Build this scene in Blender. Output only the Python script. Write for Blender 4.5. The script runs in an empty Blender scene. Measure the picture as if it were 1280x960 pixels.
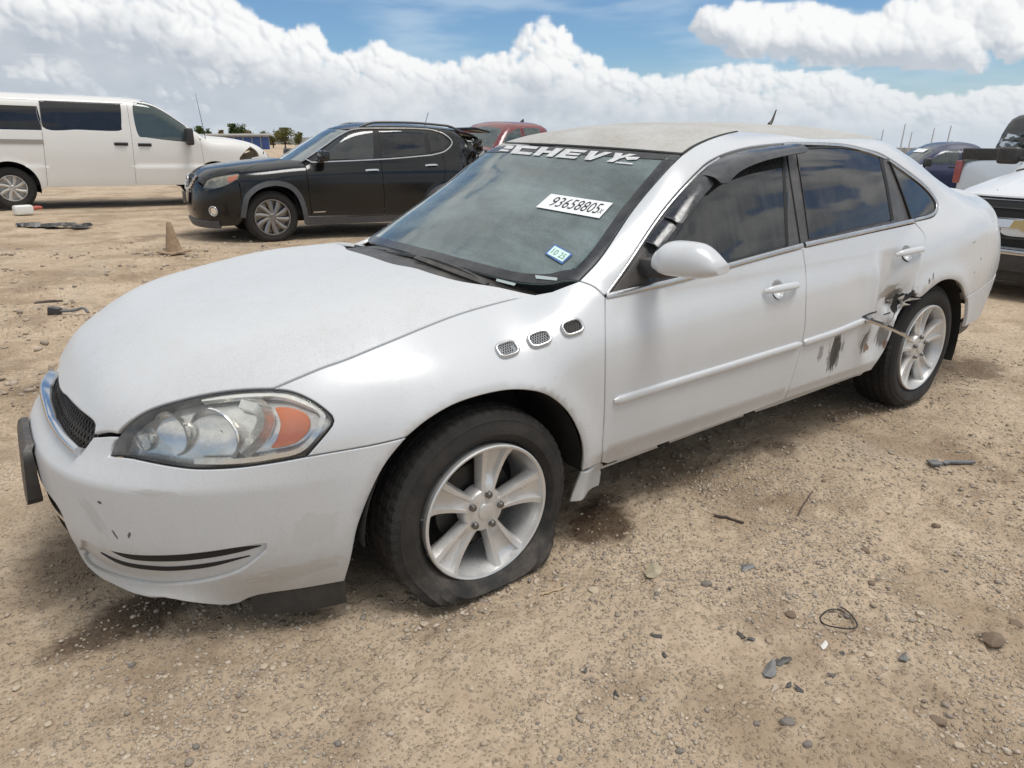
import bpy, bmesh, math, random
import numpy as np
from mathutils import Matrix, Vector
from mathutils.geometry import delaunay_2d_cdt
R = math.radians
scene = bpy.context.scene
COL = scene.collection
rng = np.random.default_rng(7)
random.seed(7)

# ------------------------------------------------------------------ camera
CAM_POS = np.array([-1.104, -2.608, 1.397]); CAM_YAW, CAM_PITCH, CAM_ROLL = R(35.41), R(-18.77), R(-.67)
CAM_F = 887.0                      # focal length in pixels of the 1280 x 960 photograph
def cam_axes():
    f = np.array([math.sin(CAM_YAW)*math.cos(CAM_PITCH), math.cos(CAM_YAW)*math.cos(CAM_PITCH), math.sin(CAM_PITCH)])
    r = np.cross(f, [0, 0, 1]); r /= np.linalg.norm(r); u = np.cross(r, f)
    c, s = math.cos(CAM_ROLL), math.sin(CAM_ROLL)
    return c*r+s*u, -s*r+c*u, f
AX_R, AX_U, AX_F = cam_axes()
cd = bpy.data.cameras.new('camera'); cam = bpy.data.objects.new('camera', cd); COL.objects.link(cam)
cd.sensor_fit = 'HORIZONTAL'; cd.sensor_width = 36.0; cd.lens = 36.0*CAM_F/1280.0
cd.clip_start = .05; cd.clip_end = 6000
M = Matrix.Identity(4)
for i in range(3):
    M[i][0], M[i][1], M[i][2], M[i][3] = AX_R[i], AX_U[i], -AX_F[i], CAM_POS[i]
cam.matrix_world = M
scene.camera = cam

# ------------------------------------------------------------------ light and sky
SUN_AZ, SUN_EL = R(150), R(70)     # azimuth from +y towards +x
SUN_STRENGTH, SUN_ANGLE = 1.7, R(24)
SKY_STRENGTH = .11
EXPOSURE = .38
SKY_TINT = (.50, .63, .74)
sd = bpy.data.lights.new('sun', 'SUN'); sun = bpy.data.objects.new('sun', sd); COL.objects.link(sun)
sd.energy = SUN_STRENGTH; sd.angle = SUN_ANGLE; sd.color = (1, .975, .94)
sdir = Vector((math.sin(SUN_AZ)*math.cos(SUN_EL), math.cos(SUN_AZ)*math.cos(SUN_EL), math.sin(SUN_EL)))
sun.rotation_euler = sdir.to_track_quat('Z', 'Y').to_euler(); sun.location = (0, 0, 30)
scene.view_settings.view_transform = 'Standard'; scene.view_settings.look = 'None'
scene.view_settings.exposure = EXPOSURE; scene.view_settings.gamma = 1; scene.view_settings.use_curve_mapping = False
scene.cycles.max_bounces = 8; scene.cycles.transparent_max_bounces = 12
scene.cycles.use_denoising = True

class NT:
    """small helper round a node tree"""
    def __init__(s, tree): s.t = tree
    def n(s, typ, ins=None, **kw):
        nd = s.t.nodes.new(typ)
        for k, v in kw.items(): setattr(nd, k, v)
        for k, v in (ins or {}).items():
            if hasattr(v, 'outputs'): v = v.outputs[0]
            if isinstance(v, bpy.types.NodeSocket): s.t.links.new(v, nd.inputs[k])
            else: nd.inputs[k].default_value = v
        return nd
    def m(s, op, a, b=0.0, c=None, clamp=False):
        ins = {0: a, 1: b}
        if c is not None: ins[2] = c
        return s.n('ShaderNodeMath', ins, operation=op, use_clamp=clamp).outputs[0]
    def mixc(s, f, a, b, bt='MIX'):
        nd = s.n('ShaderNodeMix', data_type='RGBA', blend_type=bt)
        for idx, v in ((0, f), (6, a), (7, b)):
            if hasattr(v, 'outputs'): v = v.outputs[0]
            if isinstance(v, bpy.types.NodeSocket): s.t.links.new(v, nd.inputs[idx])
            else: nd.inputs[idx].default_value = v if idx == 0 else ((*v, 1) if len(v) == 3 else v)
        return nd.outputs[2]
    def ramp(s, v, lo, hi, a=0.0, b=1.0, smooth=True):
        nd = s.n('ShaderNodeMapRange', {0: v, 1: lo, 2: hi, 3: a, 4: b}, interpolation_type='SMOOTHSTEP' if smooth else 'LINEAR')
        return nd.outputs[0]
    def noise(s, vec, scale, detail=4, rough=.55, dist=0.0, out=0):
        nd = s.n('ShaderNodeTexNoise', {'Scale': scale, 'Detail': detail, 'Roughness': rough, 'Distortion': dist})
        if vec is not None: s.t.links.new(vec, nd.inputs['Vector'])
        return nd.outputs[out]
    def map(s, vec, scale=(1, 1, 1), loc=(0, 0, 0), rot=(0, 0, 0)):
        return s.n('ShaderNodeMapping', {'Vector': vec, 'Scale': scale, 'Location': loc, 'Rotation': rot}).outputs[0]

# ------------------------------------------------------------------ clouds: worked out on a grid of directions, used as the sky's cloud cover
SKY_W, SKY_H = 6144, 832
def vnoise(X, Y, seed, per):
    """periodic value noise: X wraps after per cells"""
    g = np.random.default_rng(seed).random((97, per)).astype(np.float32)
    xi = np.floor(X).astype(np.int32); yi = np.floor(Y).astype(np.int32); fx = (X-xi).astype(np.float32); fy = (Y-yi).astype(np.float32)
    fx = fx*fx*(3-2*fx); fy = fy*fy*(3-2*fy); x0 = xi % per; x1 = (xi+1) % per; y0 = yi % 97; y1 = (yi+1) % 97
    a = g[y0, x0]; b = g[y0, x1]; c = g[y1, x0]; d = g[y1, x1]
    return (a+(b-a)*fx)*(1-fy)+(c+(d-c)*fx)*fy
def fbm(A, E, cell, octv, seed, gain=.5, sy=1.):
    out = 0.; amp = 1.; tot = 0.
    for o in range(octv):
        per = int(round(360/cell*2**o)); k = per/360.
        out = out+amp*vnoise(A*k, E*k*sy+o*7.3, seed+o, per); tot += amp; amp *= gain
    return out/tot
def make_clouds(px_azel):
    r_ = np.random.default_rng(21)
    az = ((np.arange(SKY_W)+.5)/SKY_W*360-180).astype(np.float32)
    el = (90*((np.arange(SKY_H)+.5)/SKY_H)**2).astype(np.float32)
    A, E = np.meshgrid(az, el)
    # domain warp gives the puffs ragged edges
    w1 = fbm(A, E, 1.3, 5, 3, .6); w2 = fbm(A, E, 1.3, 5, 33, .6)
    Aw = A+(w1-.5)*1.15; Ew = E+(w2-.5)*1.0
    Hf = np.full(A.shape, -3., np.float32); base = np.full(A.shape, 0., np.float32)
    def puff(a, e, r, z, bs, sq=1.):
        da = r*1.4; i0 = int((a-da+180)/360*SKY_W); i1 = int((a+da+180)/360*SKY_W)+2
        e0 = max(0., e-da*sq); e1 = max(0., min(89., e+da*sq)); j0 = int(math.sqrt(e0/90)*SKY_H); j1 = min(SKY_H, int(math.sqrt(e1/90)*SKY_H)+2)
        if j1 <= j0: return
        cols = np.arange(i0, i1) % SKY_W
        dx = Aw[j0:j1][:, cols]-a; dx = (dx+180) % 360-180
        dy = (Ew[j0:j1][:, cols]-e)/sq; d2 = dx*dx+dy*dy
        h = np.where(d2 < r*r, z+np.sqrt(np.maximum(r*r-d2, 0)), np.where(d2 < 4*r*r, z-(np.sqrt(d2)-r)*1.2, -3)).astype(np.float32)
        sub = Hf[j0:j1][:, cols]; up = h > sub
        Hf[j0:j1, cols] = np.where(up, h, sub)
        sb = base[j0:j1][:, cols]; base[j0:j1, cols] = np.where(up & (h > -.2), bs, sb)
    def mass(top, a0, a1, thick, bs, dens=1., rmin=.35, rmax=1.1, low=None):
        """fill under a top line with puffs: big ones inside, small ones on the rim"""
        n = int((a1-a0)*5.5*dens)
        for _ in range(n):
            a = r_.uniform(a0, a1); t = top(a); q = r_.random()**1.6; r = rmin+(rmax-rmin)*r_.random()**1.3*(.45+.55*q)
            e = t-r*.9-q*thick
            if e < -.5: continue
            puff(a, e, r, -.20+.5*q+r_.uniform(-.2, .2), bs)
        for _ in range(int(n*3.2)):
            a = r_.uniform(a0, a1); t = top(a); r = .10+.36*r_.random()**1.7; puff(a, t-r*.6-abs(r_.normal(0, .75)), r, r_.uniform(.05, .6), bs)
    # in view: top lines read from the photograph, as pixels turned to directions
    def line(px):
        q = px_azel(np.array(px, float)); return q[:, 0], q[:, 1]
    ta, te = line([(-60, -60), (0, -45), (60, -30), (130, -25), (200, -20), (260, -8), (300, 3), (318, 28), (350, 48), (385, 36), (410, 60), (425, 72), (470, 54), (505, 72), (560, 82), (600, 72), (635, 70), (655, 34), (682, 24), (706, 44), (735, 66), (760, 88), (800, 97), (860, 95), (900, 86), (925, 80), (975, 92), (1010, 96), (1055, 92), (1095, 112), (1140, 122), (1200, 118), (1280, 112), (1340, 100)])
    def far_top(a):
        return 6.5+2.2*math.sin(a*.081+1.)+1.8*math.sin(a*.23+.4)+1.1*math.sin(a*.61)
    lo, hi = ta.min(), ta.max()
    def top(a):
        v = float(np.interp(a, ta, te)); k = min(1, max(0, (lo-a)/8)) if a < lo else min(1, max(0, (a-hi)/8)); return v*(1-k)+far_top(a)*k
    mass(top, lo-4, hi+6, 3.2, 0., 2.1, .4, 1.3)
    # higher, nearer clouds: the one at the right of the view and others round the sky
    ra, re = line([(862, 34), (880, 24), (905, 12), (960, 12), (1005, 10), (1050, 20), (1090, 24), (1130, 8), (1170, -18), (1220, -45), (1300, -60)]); rb, rbe = line([(862, 38), (905, 50), (960, 66), (1050, 72), (1150, 78), (1215, 85), (1300, 70)])
    for _ in range(420):
        a = r_.uniform(ra.min(), ra.max()); t, b = np.interp(a, ra, re), np.interp(a, rb, rbe)
        if t-b < .3: continue
        r = min((t-b)*.5, r_.uniform(.25, .95)); e = r_.uniform(b+r*.5, t-r*.8); puff(a, e, r, r_.uniform(.3, .9), 1.)
    # bright shoulders standing in front of the grey body at the left
    for cx, cy, w_ in ((120, 60, 70), (60, 25, 60), (215, 75, 60), (300, 70, 60), (160, 40, 40), (250, 110, 60), (90, 100, 60)):
        for _ in range(34):
            q = px_azel(np.array([[cx+r_.normal(0, w_*.5), cy+r_.normal(0, w_*.22)]]))[0]; puff(q[0], q[1], r_.uniform(.25, .8), r_.uniform(.3, .9), .2)
    mass(far_top, hi+5, 180, 3.0, 0., 1.0, .5, 1.6); mass(far_top, -180, lo-3, 3.0, 0., 1.0, .5, 1.6)
    for _ in range(360):
        a0 = r_.uniform(-180, 180); e0 = 16+56*r_.random()**.8
        if e0 < 22 and lo-10 < a0 < hi+6: continue
        wd = r_.uniform(4, 11)
        for _ in range(26): puff(a0+r_.normal(0, wd*.6)/max(.35, math.cos(R(e0))), e0+r_.normal(0, wd*.22), r_.uniform(1.0, 3.4), r_.uniform(0, .6), 1., .8)
    d1 = fbm(A, E, 1.1, 5, 77, .6)
    tv = np.array([top(a) for a in az[::8]], np.float32); ker = np.hanning(41); tv = np.convolve(np.concatenate([tv[-20:], tv, tv[:20]]), ker/ker.sum(), 'valid').astype(np.float32); tv = np.repeat(tv, 8)[:SKY_W][None, :]
    soft = fbm(A, E, 5., 6, 55, .55, 2.2); soft2 = fbm(A, E, 2.2, 5, 58, .55, 1.8)
    def blur(H, k, n):
        for _ in range(n): H = (H+np.roll(H, k, 1)+np.roll(H, -k, 1)+np.vstack([H[:k], H[:-k]])+np.vstack([H[k:], H[-k:]]))/5
        return H
    # body of the bank below its rim
    body = np.clip((tv-E-1.5)/1.6, 0, 1)
    Hd = np.maximum(Hf, -1.)+(d1-.5)*.75
    low = np.clip((.12-Hf)/.5, 0, 1)
    alpha = np.clip((Hd+(d1-.5)*.9+.14)/.66, 0, 1); alpha = alpha*alpha*(3-2*alpha)
    alpha = np.maximum(blur(alpha, 2, 1)*.5+alpha*.5, body)
    # relief: slope of the puffs towards the light at the upper right, at two sizes
    def relief(H2, k):
        ga = (np.roll(H2, -k, 1)-np.roll(H2, k, 1))/(2*k*360/SKY_W); Es = np.vstack([E[k:], E[-k:]])-np.vstack([E[:k], E[:-k]]); ge = (np.vstack([H2[k:], H2[-k:]])-np.vstack([H2[:k], H2[:-k]]))/np.maximum(Es, 1e-3)
        return (-ga*.50-ge*.52+.62)/np.sqrt(1+ga*ga+ge*ge)
    H2 = np.maximum(Hf+(d1-.5)*.45, -.35)
    n1 = relief(blur(H2, 1, 3), 2); n2 = relief(blur(H2, 6, 9), 8)
    lit = np.clip(.36+.34*n1+.48*n2, 0, 1.1)
    inner = .60+.55*(soft2-.5)+.35*(d1-.5)
    k = np.clip((tv-E-1.5)/2.2, 0, 1)*blur((base < .1).astype(np.float32), 4, 4); k = np.maximum(k, np.clip((.0-Hf)/.4, 0, 1)*body)
    sh = lit*(1-k)+inner*k
    dep = np.clip((tv-E)/6., 0, 1)*(base < .5)
    sh = sh-.10*dep-np.clip(soft-.45, 0, 1)*1.0*dep
    sh = sh-.30*np.clip(.55-n2, 0, 1)*(base > .5)*(.4+1.2*soft2)
    # the big mass at the left of the view stands nearer and shows a grey body
    lf = np.clip((lo+22-A)/14, 0, 1)*np.clip((A-lo+30)/20, 0, 1)*np.clip((10.5-E)/4, 0, 1); sh = sh-.26*lf*np.clip(soft*2.6-.8, 0, 1)+.25*lf*(soft2-.5)
    sh = np.maximum(sh, .22+.25*soft2)
    return alpha.astype(np.float32), np.clip(sh, 0, 1.2).astype(np.float32), fbm(A, E, 14., 5, 91, .6, 5.5).astype(np.float32)
def px_azel(px):
    d = AX_F+((px[:, 0]-640)/CAM_F)[:, None]*AX_R-((px[:, 1]-480)/CAM_F)[:, None]*AX_U
    return np.stack([np.degrees(np.arctan2(d[:, 0], d[:, 1])), np.degrees(np.arctan2(d[:, 2], np.hypot(d[:, 0], d[:, 1])))], 1)

def build_world():
    al, sh, ci = make_clouds(px_azel)
    im = bpy.data.images.new('cloud_cover', SKY_W, SKY_H, float_buffer=True, is_data=True)
    im.pixels.foreach_set(np.stack([al, sh, ci, np.ones_like(al)], -1).ravel()); im.update()
    w = bpy.data.worlds.new('World'); scene.world = w; w.use_nodes = True
    t = w.node_tree; t.nodes.clear(); N = NT(t)
    sky = N.n('ShaderNodeTexSky', sky_type='NISHITA', sun_disc=False, sun_elevation=SUN_EL, sun_rotation=SUN_AZ, air_density=1.0, dust_density=.3, ozone_density=2.0, altitude=100)
    tc = N.n('ShaderNodeTexCoord').outputs['Generated']
    nrm = N.n('ShaderNodeVectorMath', {0: tc}, operation='NORMALIZE').outputs[0]
    X, Y, Z = N.n('ShaderNodeSeparateXYZ', {0: nrm}).outputs
    az = N.m('ARCTAN2', X, Y)                       # 0 at +y, positive towards +x
    el = N.m('ARCSINE', Z)
    u = N.m('MULTIPLY_ADD', az, 1/(2*math.pi), .5); v = N.m('SQRT', N.m('MULTIPLY', N.m('MAXIMUM', el, 0.0), 2/math.pi))
    tx = N.n('ShaderNodeTexImage', {'Vector': N.n('ShaderNodeCombineXYZ', {0: u, 1: v}).outputs[0]}, image=im, extension='EXTEND', interpolation='Cubic')
    cov, shd, cir = N.n('ShaderNodeSeparateColor', {0: tx.outputs[0]}).outputs
    k = 1/SKY_STRENGTH/2**EXPOSURE
    lin = lambda r, g, b: tuple(((c/255)**2.2)*k for c in (r, g, b))
    ccol = N.mixc(N.ramp(shd, .22, .95, smooth=False), lin(176, 185, 197), lin(250, 251, 251))
    tint = N.n('ShaderNodeVectorMath', {0: sky.outputs[0], 1: SKY_TINT}, operation='MULTIPLY').outputs[0]
    blue = N.mixc(N.m('MULTIPLY', N.ramp(cir, .50, .80), .45), tint, lin(205, 222, 236))
    col = N.mixc(cov, blue, ccol)
    hz = N.m('MULTIPLY', N.m('POWER', N.m('SUBTRACT', 1.0, N.m('MULTIPLY', N.m('MAXIMUM', el, 0.0), 1/R(6.5)), clamp=True), 1.5), .80)
    col = N.mixc(hz, col, lin(197, 207, 217))
    bg = N.n('ShaderNodeBackground', {'Color': col, 'Strength': SKY_STRENGTH})
    N.n('ShaderNodeOutputWorld', {'Surface': bg})
build_world()

# ------------------------------------------------------------------ object helpers
def tag(o, label=None, cat=None, group=None, kind=None):
    if label: o['label'] = label
    if cat: o['category'] = cat
    if group: o['group'] = group
    if kind: o['kind'] = kind
    return o
def empty(name, loc=(0, 0, 0), rot=(0, 0, 0), label=None, cat=None, group=None, parent=None):
    o = bpy.data.objects.new(name, None); COL.objects.link(o); o.location = loc; o.rotation_euler = rot
    o.empty_display_size = .2
    if parent is not None: o.parent = parent
    return tag(o, label, cat, group)
def link_mesh(name, me, mat, parent):
    o = bpy.data.objects.new(name, me); COL.objects.link(o)
    if mat is not None and not me.materials: me.materials.append(mat)
    if parent is not None: o.parent = parent
    return o
def add_mesh(name, V, F, mat=None, parent=None, smooth=True, normals=None, angle=None):
    me = bpy.data.meshes.new(name); me.from_pydata([tuple(map(float, v)) for v in V], [], F); me.update()
    if smooth: me.polygons.foreach_set('use_smooth', [True]*len(me.polygons))
    if normals is not None: me.normals_split_custom_set_from_vertices([tuple(map(float, n)) for n in normals])
    elif angle is not None and smooth: me.set_sharp_from_angle(angle=R(angle))
    return link_mesh(name, me, mat, parent)
def bm_obj(name, bm, mat=None, parent=None, smooth=False, angle=40, bevel=0, seg=2):
    if bevel: bmesh.ops.bevel(bm, geom=bm.edges[:], offset=bevel, segments=seg, affect='EDGES', profile=.6)
    bmesh.ops.recalc_face_normals(bm, faces=bm.faces[:])
    me = bpy.data.meshes.new(name); bm.to_mesh(me); bm.free()
    if smooth:
        me.polygons.foreach_set('use_smooth', [True]*len(me.polygons)); me.set_sharp_from_angle(angle=R(angle))
    return link_mesh(name, me, mat, parent)
def box(bm, c, s, rot=None):
    m = Matrix.Translation(c) @ (rot.to_4x4() if rot is not None else Matrix.Identity(4)) @ Matrix.Diagonal((*s, 1))
    return bmesh.ops.create_cube(bm, size=1, matrix=m)
def box_obj(name, c, s, mat, parent=None, rot=None, bevel=.004, seg=2):
    bm = bmesh.new(); box(bm, c, s, rot); return bm_obj(name, bm, mat, parent, True, 35, bevel, seg)
def lathe(name, prof, mat, parent, n=64, axis='y', smooth=True, angle=35, closed=False, fn=None):
    """revolve (radius, offset) pairs about the axis"""
    prof = np.array(prof, float); k = len(prof); t = np.linspace(0, 2*np.pi, n, endpoint=False)
    rr = prof[:, 0][None, :]; yy = np.repeat(prof[:, 1][None, :], n, 0)
    a, b = np.cos(t)[:, None]*rr, np.sin(t)[:, None]*rr
    P = np.stack([a, yy, b], -1) if axis == 'y' else (np.stack([a, b, yy], -1) if axis == 'z' else np.stack([yy, a, b], -1))
    V = P.reshape(-1, 3)
    if fn: V = fn(V)
    Fc = []
    for i in range(n):
        j = (i+1) % n
        for q in range(k-1 if not closed else k):
            q2 = (q+1) % k
            f = (i*k+q, i*k+q2, j*k+q2, j*k+q)
            Fc.append(f if axis != 'y' else f[::-1])
    return add_mesh(name, V, Fc, mat, parent, smooth, angle=angle)
def sweep(name, P, mat, parent, r=.005, n=8, prof=None, up=None, closed=False, smooth=True, angle=50):
    """sweep a round (or given (a,b)) profile along a polyline; up gives the b axis per point"""
    P = np.array(P, float); m = len(P)
    T = np.gradient(P, axis=0) if not closed else np.roll(P, -1, 0)-np.roll(P, 1, 0)
    T /= np.linalg.norm(T, axis=1, keepdims=True)+1e-12
    if up is None: up = np.tile([0, 0, 1.], (m, 1))
    up = np.array(up, float)
    if up.ndim == 1: up = np.tile(up, (m, 1))
    A = np.cross(T, up); A /= np.linalg.norm(A, axis=1, keepdims=True)+1e-9; Bv = np.cross(A, T)
    if prof is None:
        t = np.linspace(0, 2*np.pi, n, endpoint=False); prof = np.stack([np.cos(t), np.sin(t)], 1)
        rr = np.broadcast_to(np.asarray(r, float), (m,))
    else:
        prof = np.array(prof, float); rr = np.broadcast_to(np.asarray(r if r is not None else 1., float), (m,))
    k = len(prof)
    V = (P[:, None]+rr[:, None, None]*(A[:, None]*prof[None, :, 0, None]+Bv[:, None]*prof[None, :, 1, None])).reshape(-1, 3)
    Fc = []
    for i in range(m if closed else m-1):
        j = (i+1) % m
        for q in range(k): Fc.append((i*k+q, i*k+(q+1) % k, j*k+(q+1) % k, j*k+q))
    if not closed: Fc.append(tuple(range(k))); Fc.append(tuple((m-1)*k+q for q in reversed(range(k))))
    o = add_mesh(name, V, Fc, mat, parent, smooth)
    bm = bmesh.new(); bm.from_mesh(o.data); bmesh.ops.recalc_face_normals(bm, faces=bm.faces[:]); bm.to_mesh(o.data); bm.free()
    if smooth: o.data.set_sharp_from_angle(angle=R(angle))
    return o
def copy_tree(o, parent=None):
    c = o.copy(); COL.objects.link(c); c.parent = parent
    if parent is not None: c.matrix_parent_inverse = o.matrix_parent_inverse.copy()
    for ch in list(o.children): copy_tree(ch, c)
    return c

# ------------------------------------------------------------------ curves and implicit bodies
def pch(xs, ys):
    """monotone cubic through points, straight beyond the ends"""
    xs = np.array(xs, float); ys = np.array(ys, float); h = np.diff(xs); d = np.diff(ys)/h; m = np.zeros_like(xs)
    for i in range(1, len(xs)-1):
        if d[i-1]*d[i] > 0:
            w1 = 2*h[i]+h[i-1]; w2 = h[i]+2*h[i-1]; m[i] = (w1+w2)/(w1/d[i-1]+w2/d[i])
    m[0], m[-1] = d[0], d[-1]
    def f(x):
        x = np.asarray(x, float); i = np.clip(np.searchsorted(xs, x)-1, 0, len(xs)-2)
        t = (x-xs[i])/h[i]; c = np.clip(t, 0., 1.)
        v = (2*c**3-3*c**2+1)*ys[i]+(c**3-2*c**2+c)*h[i]*m[i]+(-2*c**3+3*c**2)*ys[i+1]+(c**3-c**2)*h[i]*m[i+1]
        return v+np.where(t < 0, t*h[i]*m[i], 0)+np.where(t > 1, (t-1)*h[i]*m[i+1], 0)
    return f
def smax(a, b, k):
    h = np.clip(.5+.5*(a-b)/k, 0, 1); return b+(a-b)*h+k*h*(1-h)
def smin(a, b, k): return -smax(-a, -b, k)
def sstep(x, a, b):
    t = np.clip((x-a)/(b-a), 0, 1); return t*t*(3-2*t)
def trace(fn, O, D, it=110, tmax=14.):
    O = np.asarray(O, float); D = np.asarray(D, float); O, D = np.broadcast_arrays(O, D)
    D = D/np.linalg.norm(D, axis=-1, keepdims=True); t = np.zeros(O.shape[:-1])
    act = np.ones(t.shape, bool)
    for i in range(it):
        f = fn(O[act]+t[act][:, None]*D[act]); t[act] += np.clip(f, -.3, .8)*.72
        na = act.copy(); na[act] = (np.abs(f) > 2e-5) & (t[act] < tmax); act = na
        if not act.any(): break
    return O+t[:, None]*D
def grad(fn, P, e=.002):
    G = np.stack([fn(P+np.eye(3)[i]*e)-fn(P-np.eye(3)[i]*e) for i in range(3)], -1)
    return G/(np.linalg.norm(G, axis=-1, keepdims=True)+1e-12)
def px_dir(px):
    px = np.atleast_2d(np.asarray(px, float))
    return AX_F+((px[:, 0]-640)/CAM_F)[:, None]*AX_R-((px[:, 1]-480)/CAM_F)[:, None]*AX_U
# frame of the thing being built (world frame unless set): rotation matrix and origin
FRAME = [np.eye(3), np.zeros(3)]
def set_frame(rot=None, org=(0, 0, 0)): FRAME[0] = np.eye(3) if rot is None else np.array(rot, float); FRAME[1] = np.array(org, float)
def to_local(P): return (np.asarray(P, float)-FRAME[1])@FRAME[0]
def px_on(fn, px):
    """photograph pixel -> point on the body it shows, in the body's own frame"""
    return trace(fn, to_local(CAM_POS), px_dir(px)@FRAME[0], it=160, tmax=60.)
def px_plane(px, axis, val):
    c = to_local(CAM_POS); d = px_dir(px)@FRAME[0]; t = (val-c[axis])/d[:, axis]; return c+t[:, None]*d
def spl(pts, step=None, n=None, closed=False):
    """Catmull-Rom through points, evenly resampled"""
    P = np.array(pts, float)
    if len(P) == 2: Q = P[0]+(P[1]-P[0])*np.linspace(0, 1, 50)[:, None]
    else:
        E = np.vstack([P[-1:], P, P[:2]]) if closed else np.vstack([2*P[0]-P[1], P, 2*P[-1]-P[-2]])
        Q = []
        for i in range(len(E)-3):
            p0, p1, p2, p3 = E[i:i+4]
            for t in np.linspace(0, 1, 16, endpoint=False):
                Q.append(.5*((2*p1)+(-p0+p2)*t+(2*p0-5*p1+4*p2-p3)*t*t+(-p0+3*p1-3*p2+p3)*t**3))
        if not closed: Q.append(P[-1])
        Q = np.array(Q)
    if closed: Q = np.vstack([Q, Q[:1]])
    s = np.concatenate([[0], np.cumsum(np.linalg.norm(np.diff(Q, axis=0), axis=1))])
    if n is None: n = max(3, int(round(s[-1]/step))+1)
    u = np.linspace(0, s[-1], n)
    out = np.stack([np.interp(u, s, Q[:, k]) for k in range(Q.shape[1])], 1)
    return out[:-1] if closed else out
def densify(P, step):
    P = np.asarray(P, float); out = []
    for a, b in zip(P, np.roll(P, -1, 0)):
        L = np.linalg.norm(b-a); k = max(1, int(math.ceil(L/step)))
        for i in range(k): out.append(a+(b-a)*i/k)
    return np.array(out)
def area2(P): x, y = P.T; return .5*np.sum(x*np.roll(y, -1)-np.roll(x, -1)*y)
def inset(P, d):
    """move a counter-clockwise polygon inwards by d"""
    a = P-np.roll(P, 1, 0); b = np.roll(P, -1, 0)-P
    na = np.stack([-a[:, 1], a[:, 0]], 1); nb = np.stack([-b[:, 1], b[:, 0]], 1)
    na /= np.linalg.norm(na, axis=1, keepdims=True)+1e-12; nb /= np.linalg.norm(nb, axis=1, keepdims=True)+1e-12
    m = na+nb; m *= 2/np.maximum(np.sum(m*m, 1), .9)[:, None]; return P+m*d
def inside(P, q):
    x, y = q[:, 0], q[:, 1]; c = np.zeros(len(q), bool)
    for (x0, y0), (x1, y1) in zip(P, np.roll(P, -1, 0)):
        k = ((y0 > y) != (y1 > y)); c ^= k & (x < (x1-x0)*(y-y0)/(y1-y0+1e-15)+x0)
    return c
def dist_poly(P, q):
    d = np.full(len(q), 9e9)
    for a, b in zip(P, np.roll(P, -1, 0)):
        ab = b-a; L = ab@ab+1e-15; t = np.clip(((q-a)@ab)/L, 0, 1); d = np.minimum(d, np.sum((q-(a+t[:, None]*ab))**2, 1))
    return np.sqrt(d)
class Dir:
    """flat projection along a direction"""
    def __init__(s, d, e1, e2): s.d = np.array(d, float); s.d /= np.linalg.norm(s.d); s.e1 = np.array(e1, float); s.e2 = np.array(e2, float)
    def uv(s, P): return np.stack([P@s.e1, P@s.e2], 1)
    def ray(s, q): return q[:, :1]*s.e1+q[:, 1:]*s.e2-4*s.d, np.broadcast_to(s.d, (len(q), 3))
class Cyl:
    """projection towards a vertical axis; sgn -1 looks at the front (-x), +1 at the rear"""
    def __init__(s, cx, sgn): s.cx = cx; s.s = sgn
    def uv(s, P): return np.stack([np.arctan2(P[:, 1], s.s*(P[:, 0]-s.cx)), P[:, 2]], 1)
    def ray(s, q):
        d = np.stack([s.s*np.cos(q[:, 0]), np.sin(q[:, 0]), 0*q[:, 0]], 1)
        return np.stack([s.cx+0*q[:, 0], 0*q[:, 0], q[:, 1]], 1)+d*3, -d
SIDE = Dir((0, 1, 0), (1, 0, 0), (0, 0, 1)); TOP = Dir((0, 0, -1), (1, 0, 0), (0, 1, 0))
def OBL(a): a = R(a); return Dir((0, math.cos(a), -math.sin(a)), (1, 0, 0), (0, math.sin(a), math.cos(a)))
def mirror_obj(o, name=None, parent='same', mat=None):
    """a copy on the other side of the car's centre plane"""
    me = o.data.copy(); nrm = None
    if me.has_custom_normals:
        nrm = [None]*len(me.vertices)
        for l in me.loops: nrm[l.vertex_index] = me.corner_normals[l.index].vector.copy()
    V = [(v.co.x, -v.co.y, v.co.z) for v in me.vertices]; Fc = [tuple(reversed(p.vertices)) for p in me.polygons]
    mats = list(me.materials); mi = [p.material_index for p in me.polygons]; sm = me.polygons[0].use_smooth if len(me.polygons) else True
    bpy.data.meshes.remove(me)
    par = o.parent if parent == 'same' else parent
    q = add_mesh(name or o.name.split('.')[0], V, Fc, None, par, sm, normals=None if nrm is None else [(n.x, -n.y, n.z) for n in nrm], angle=40)
    for m in mats: q.data.materials.append(m)
    q.data.polygons.foreach_set('material_index', mi)
    return q
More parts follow.
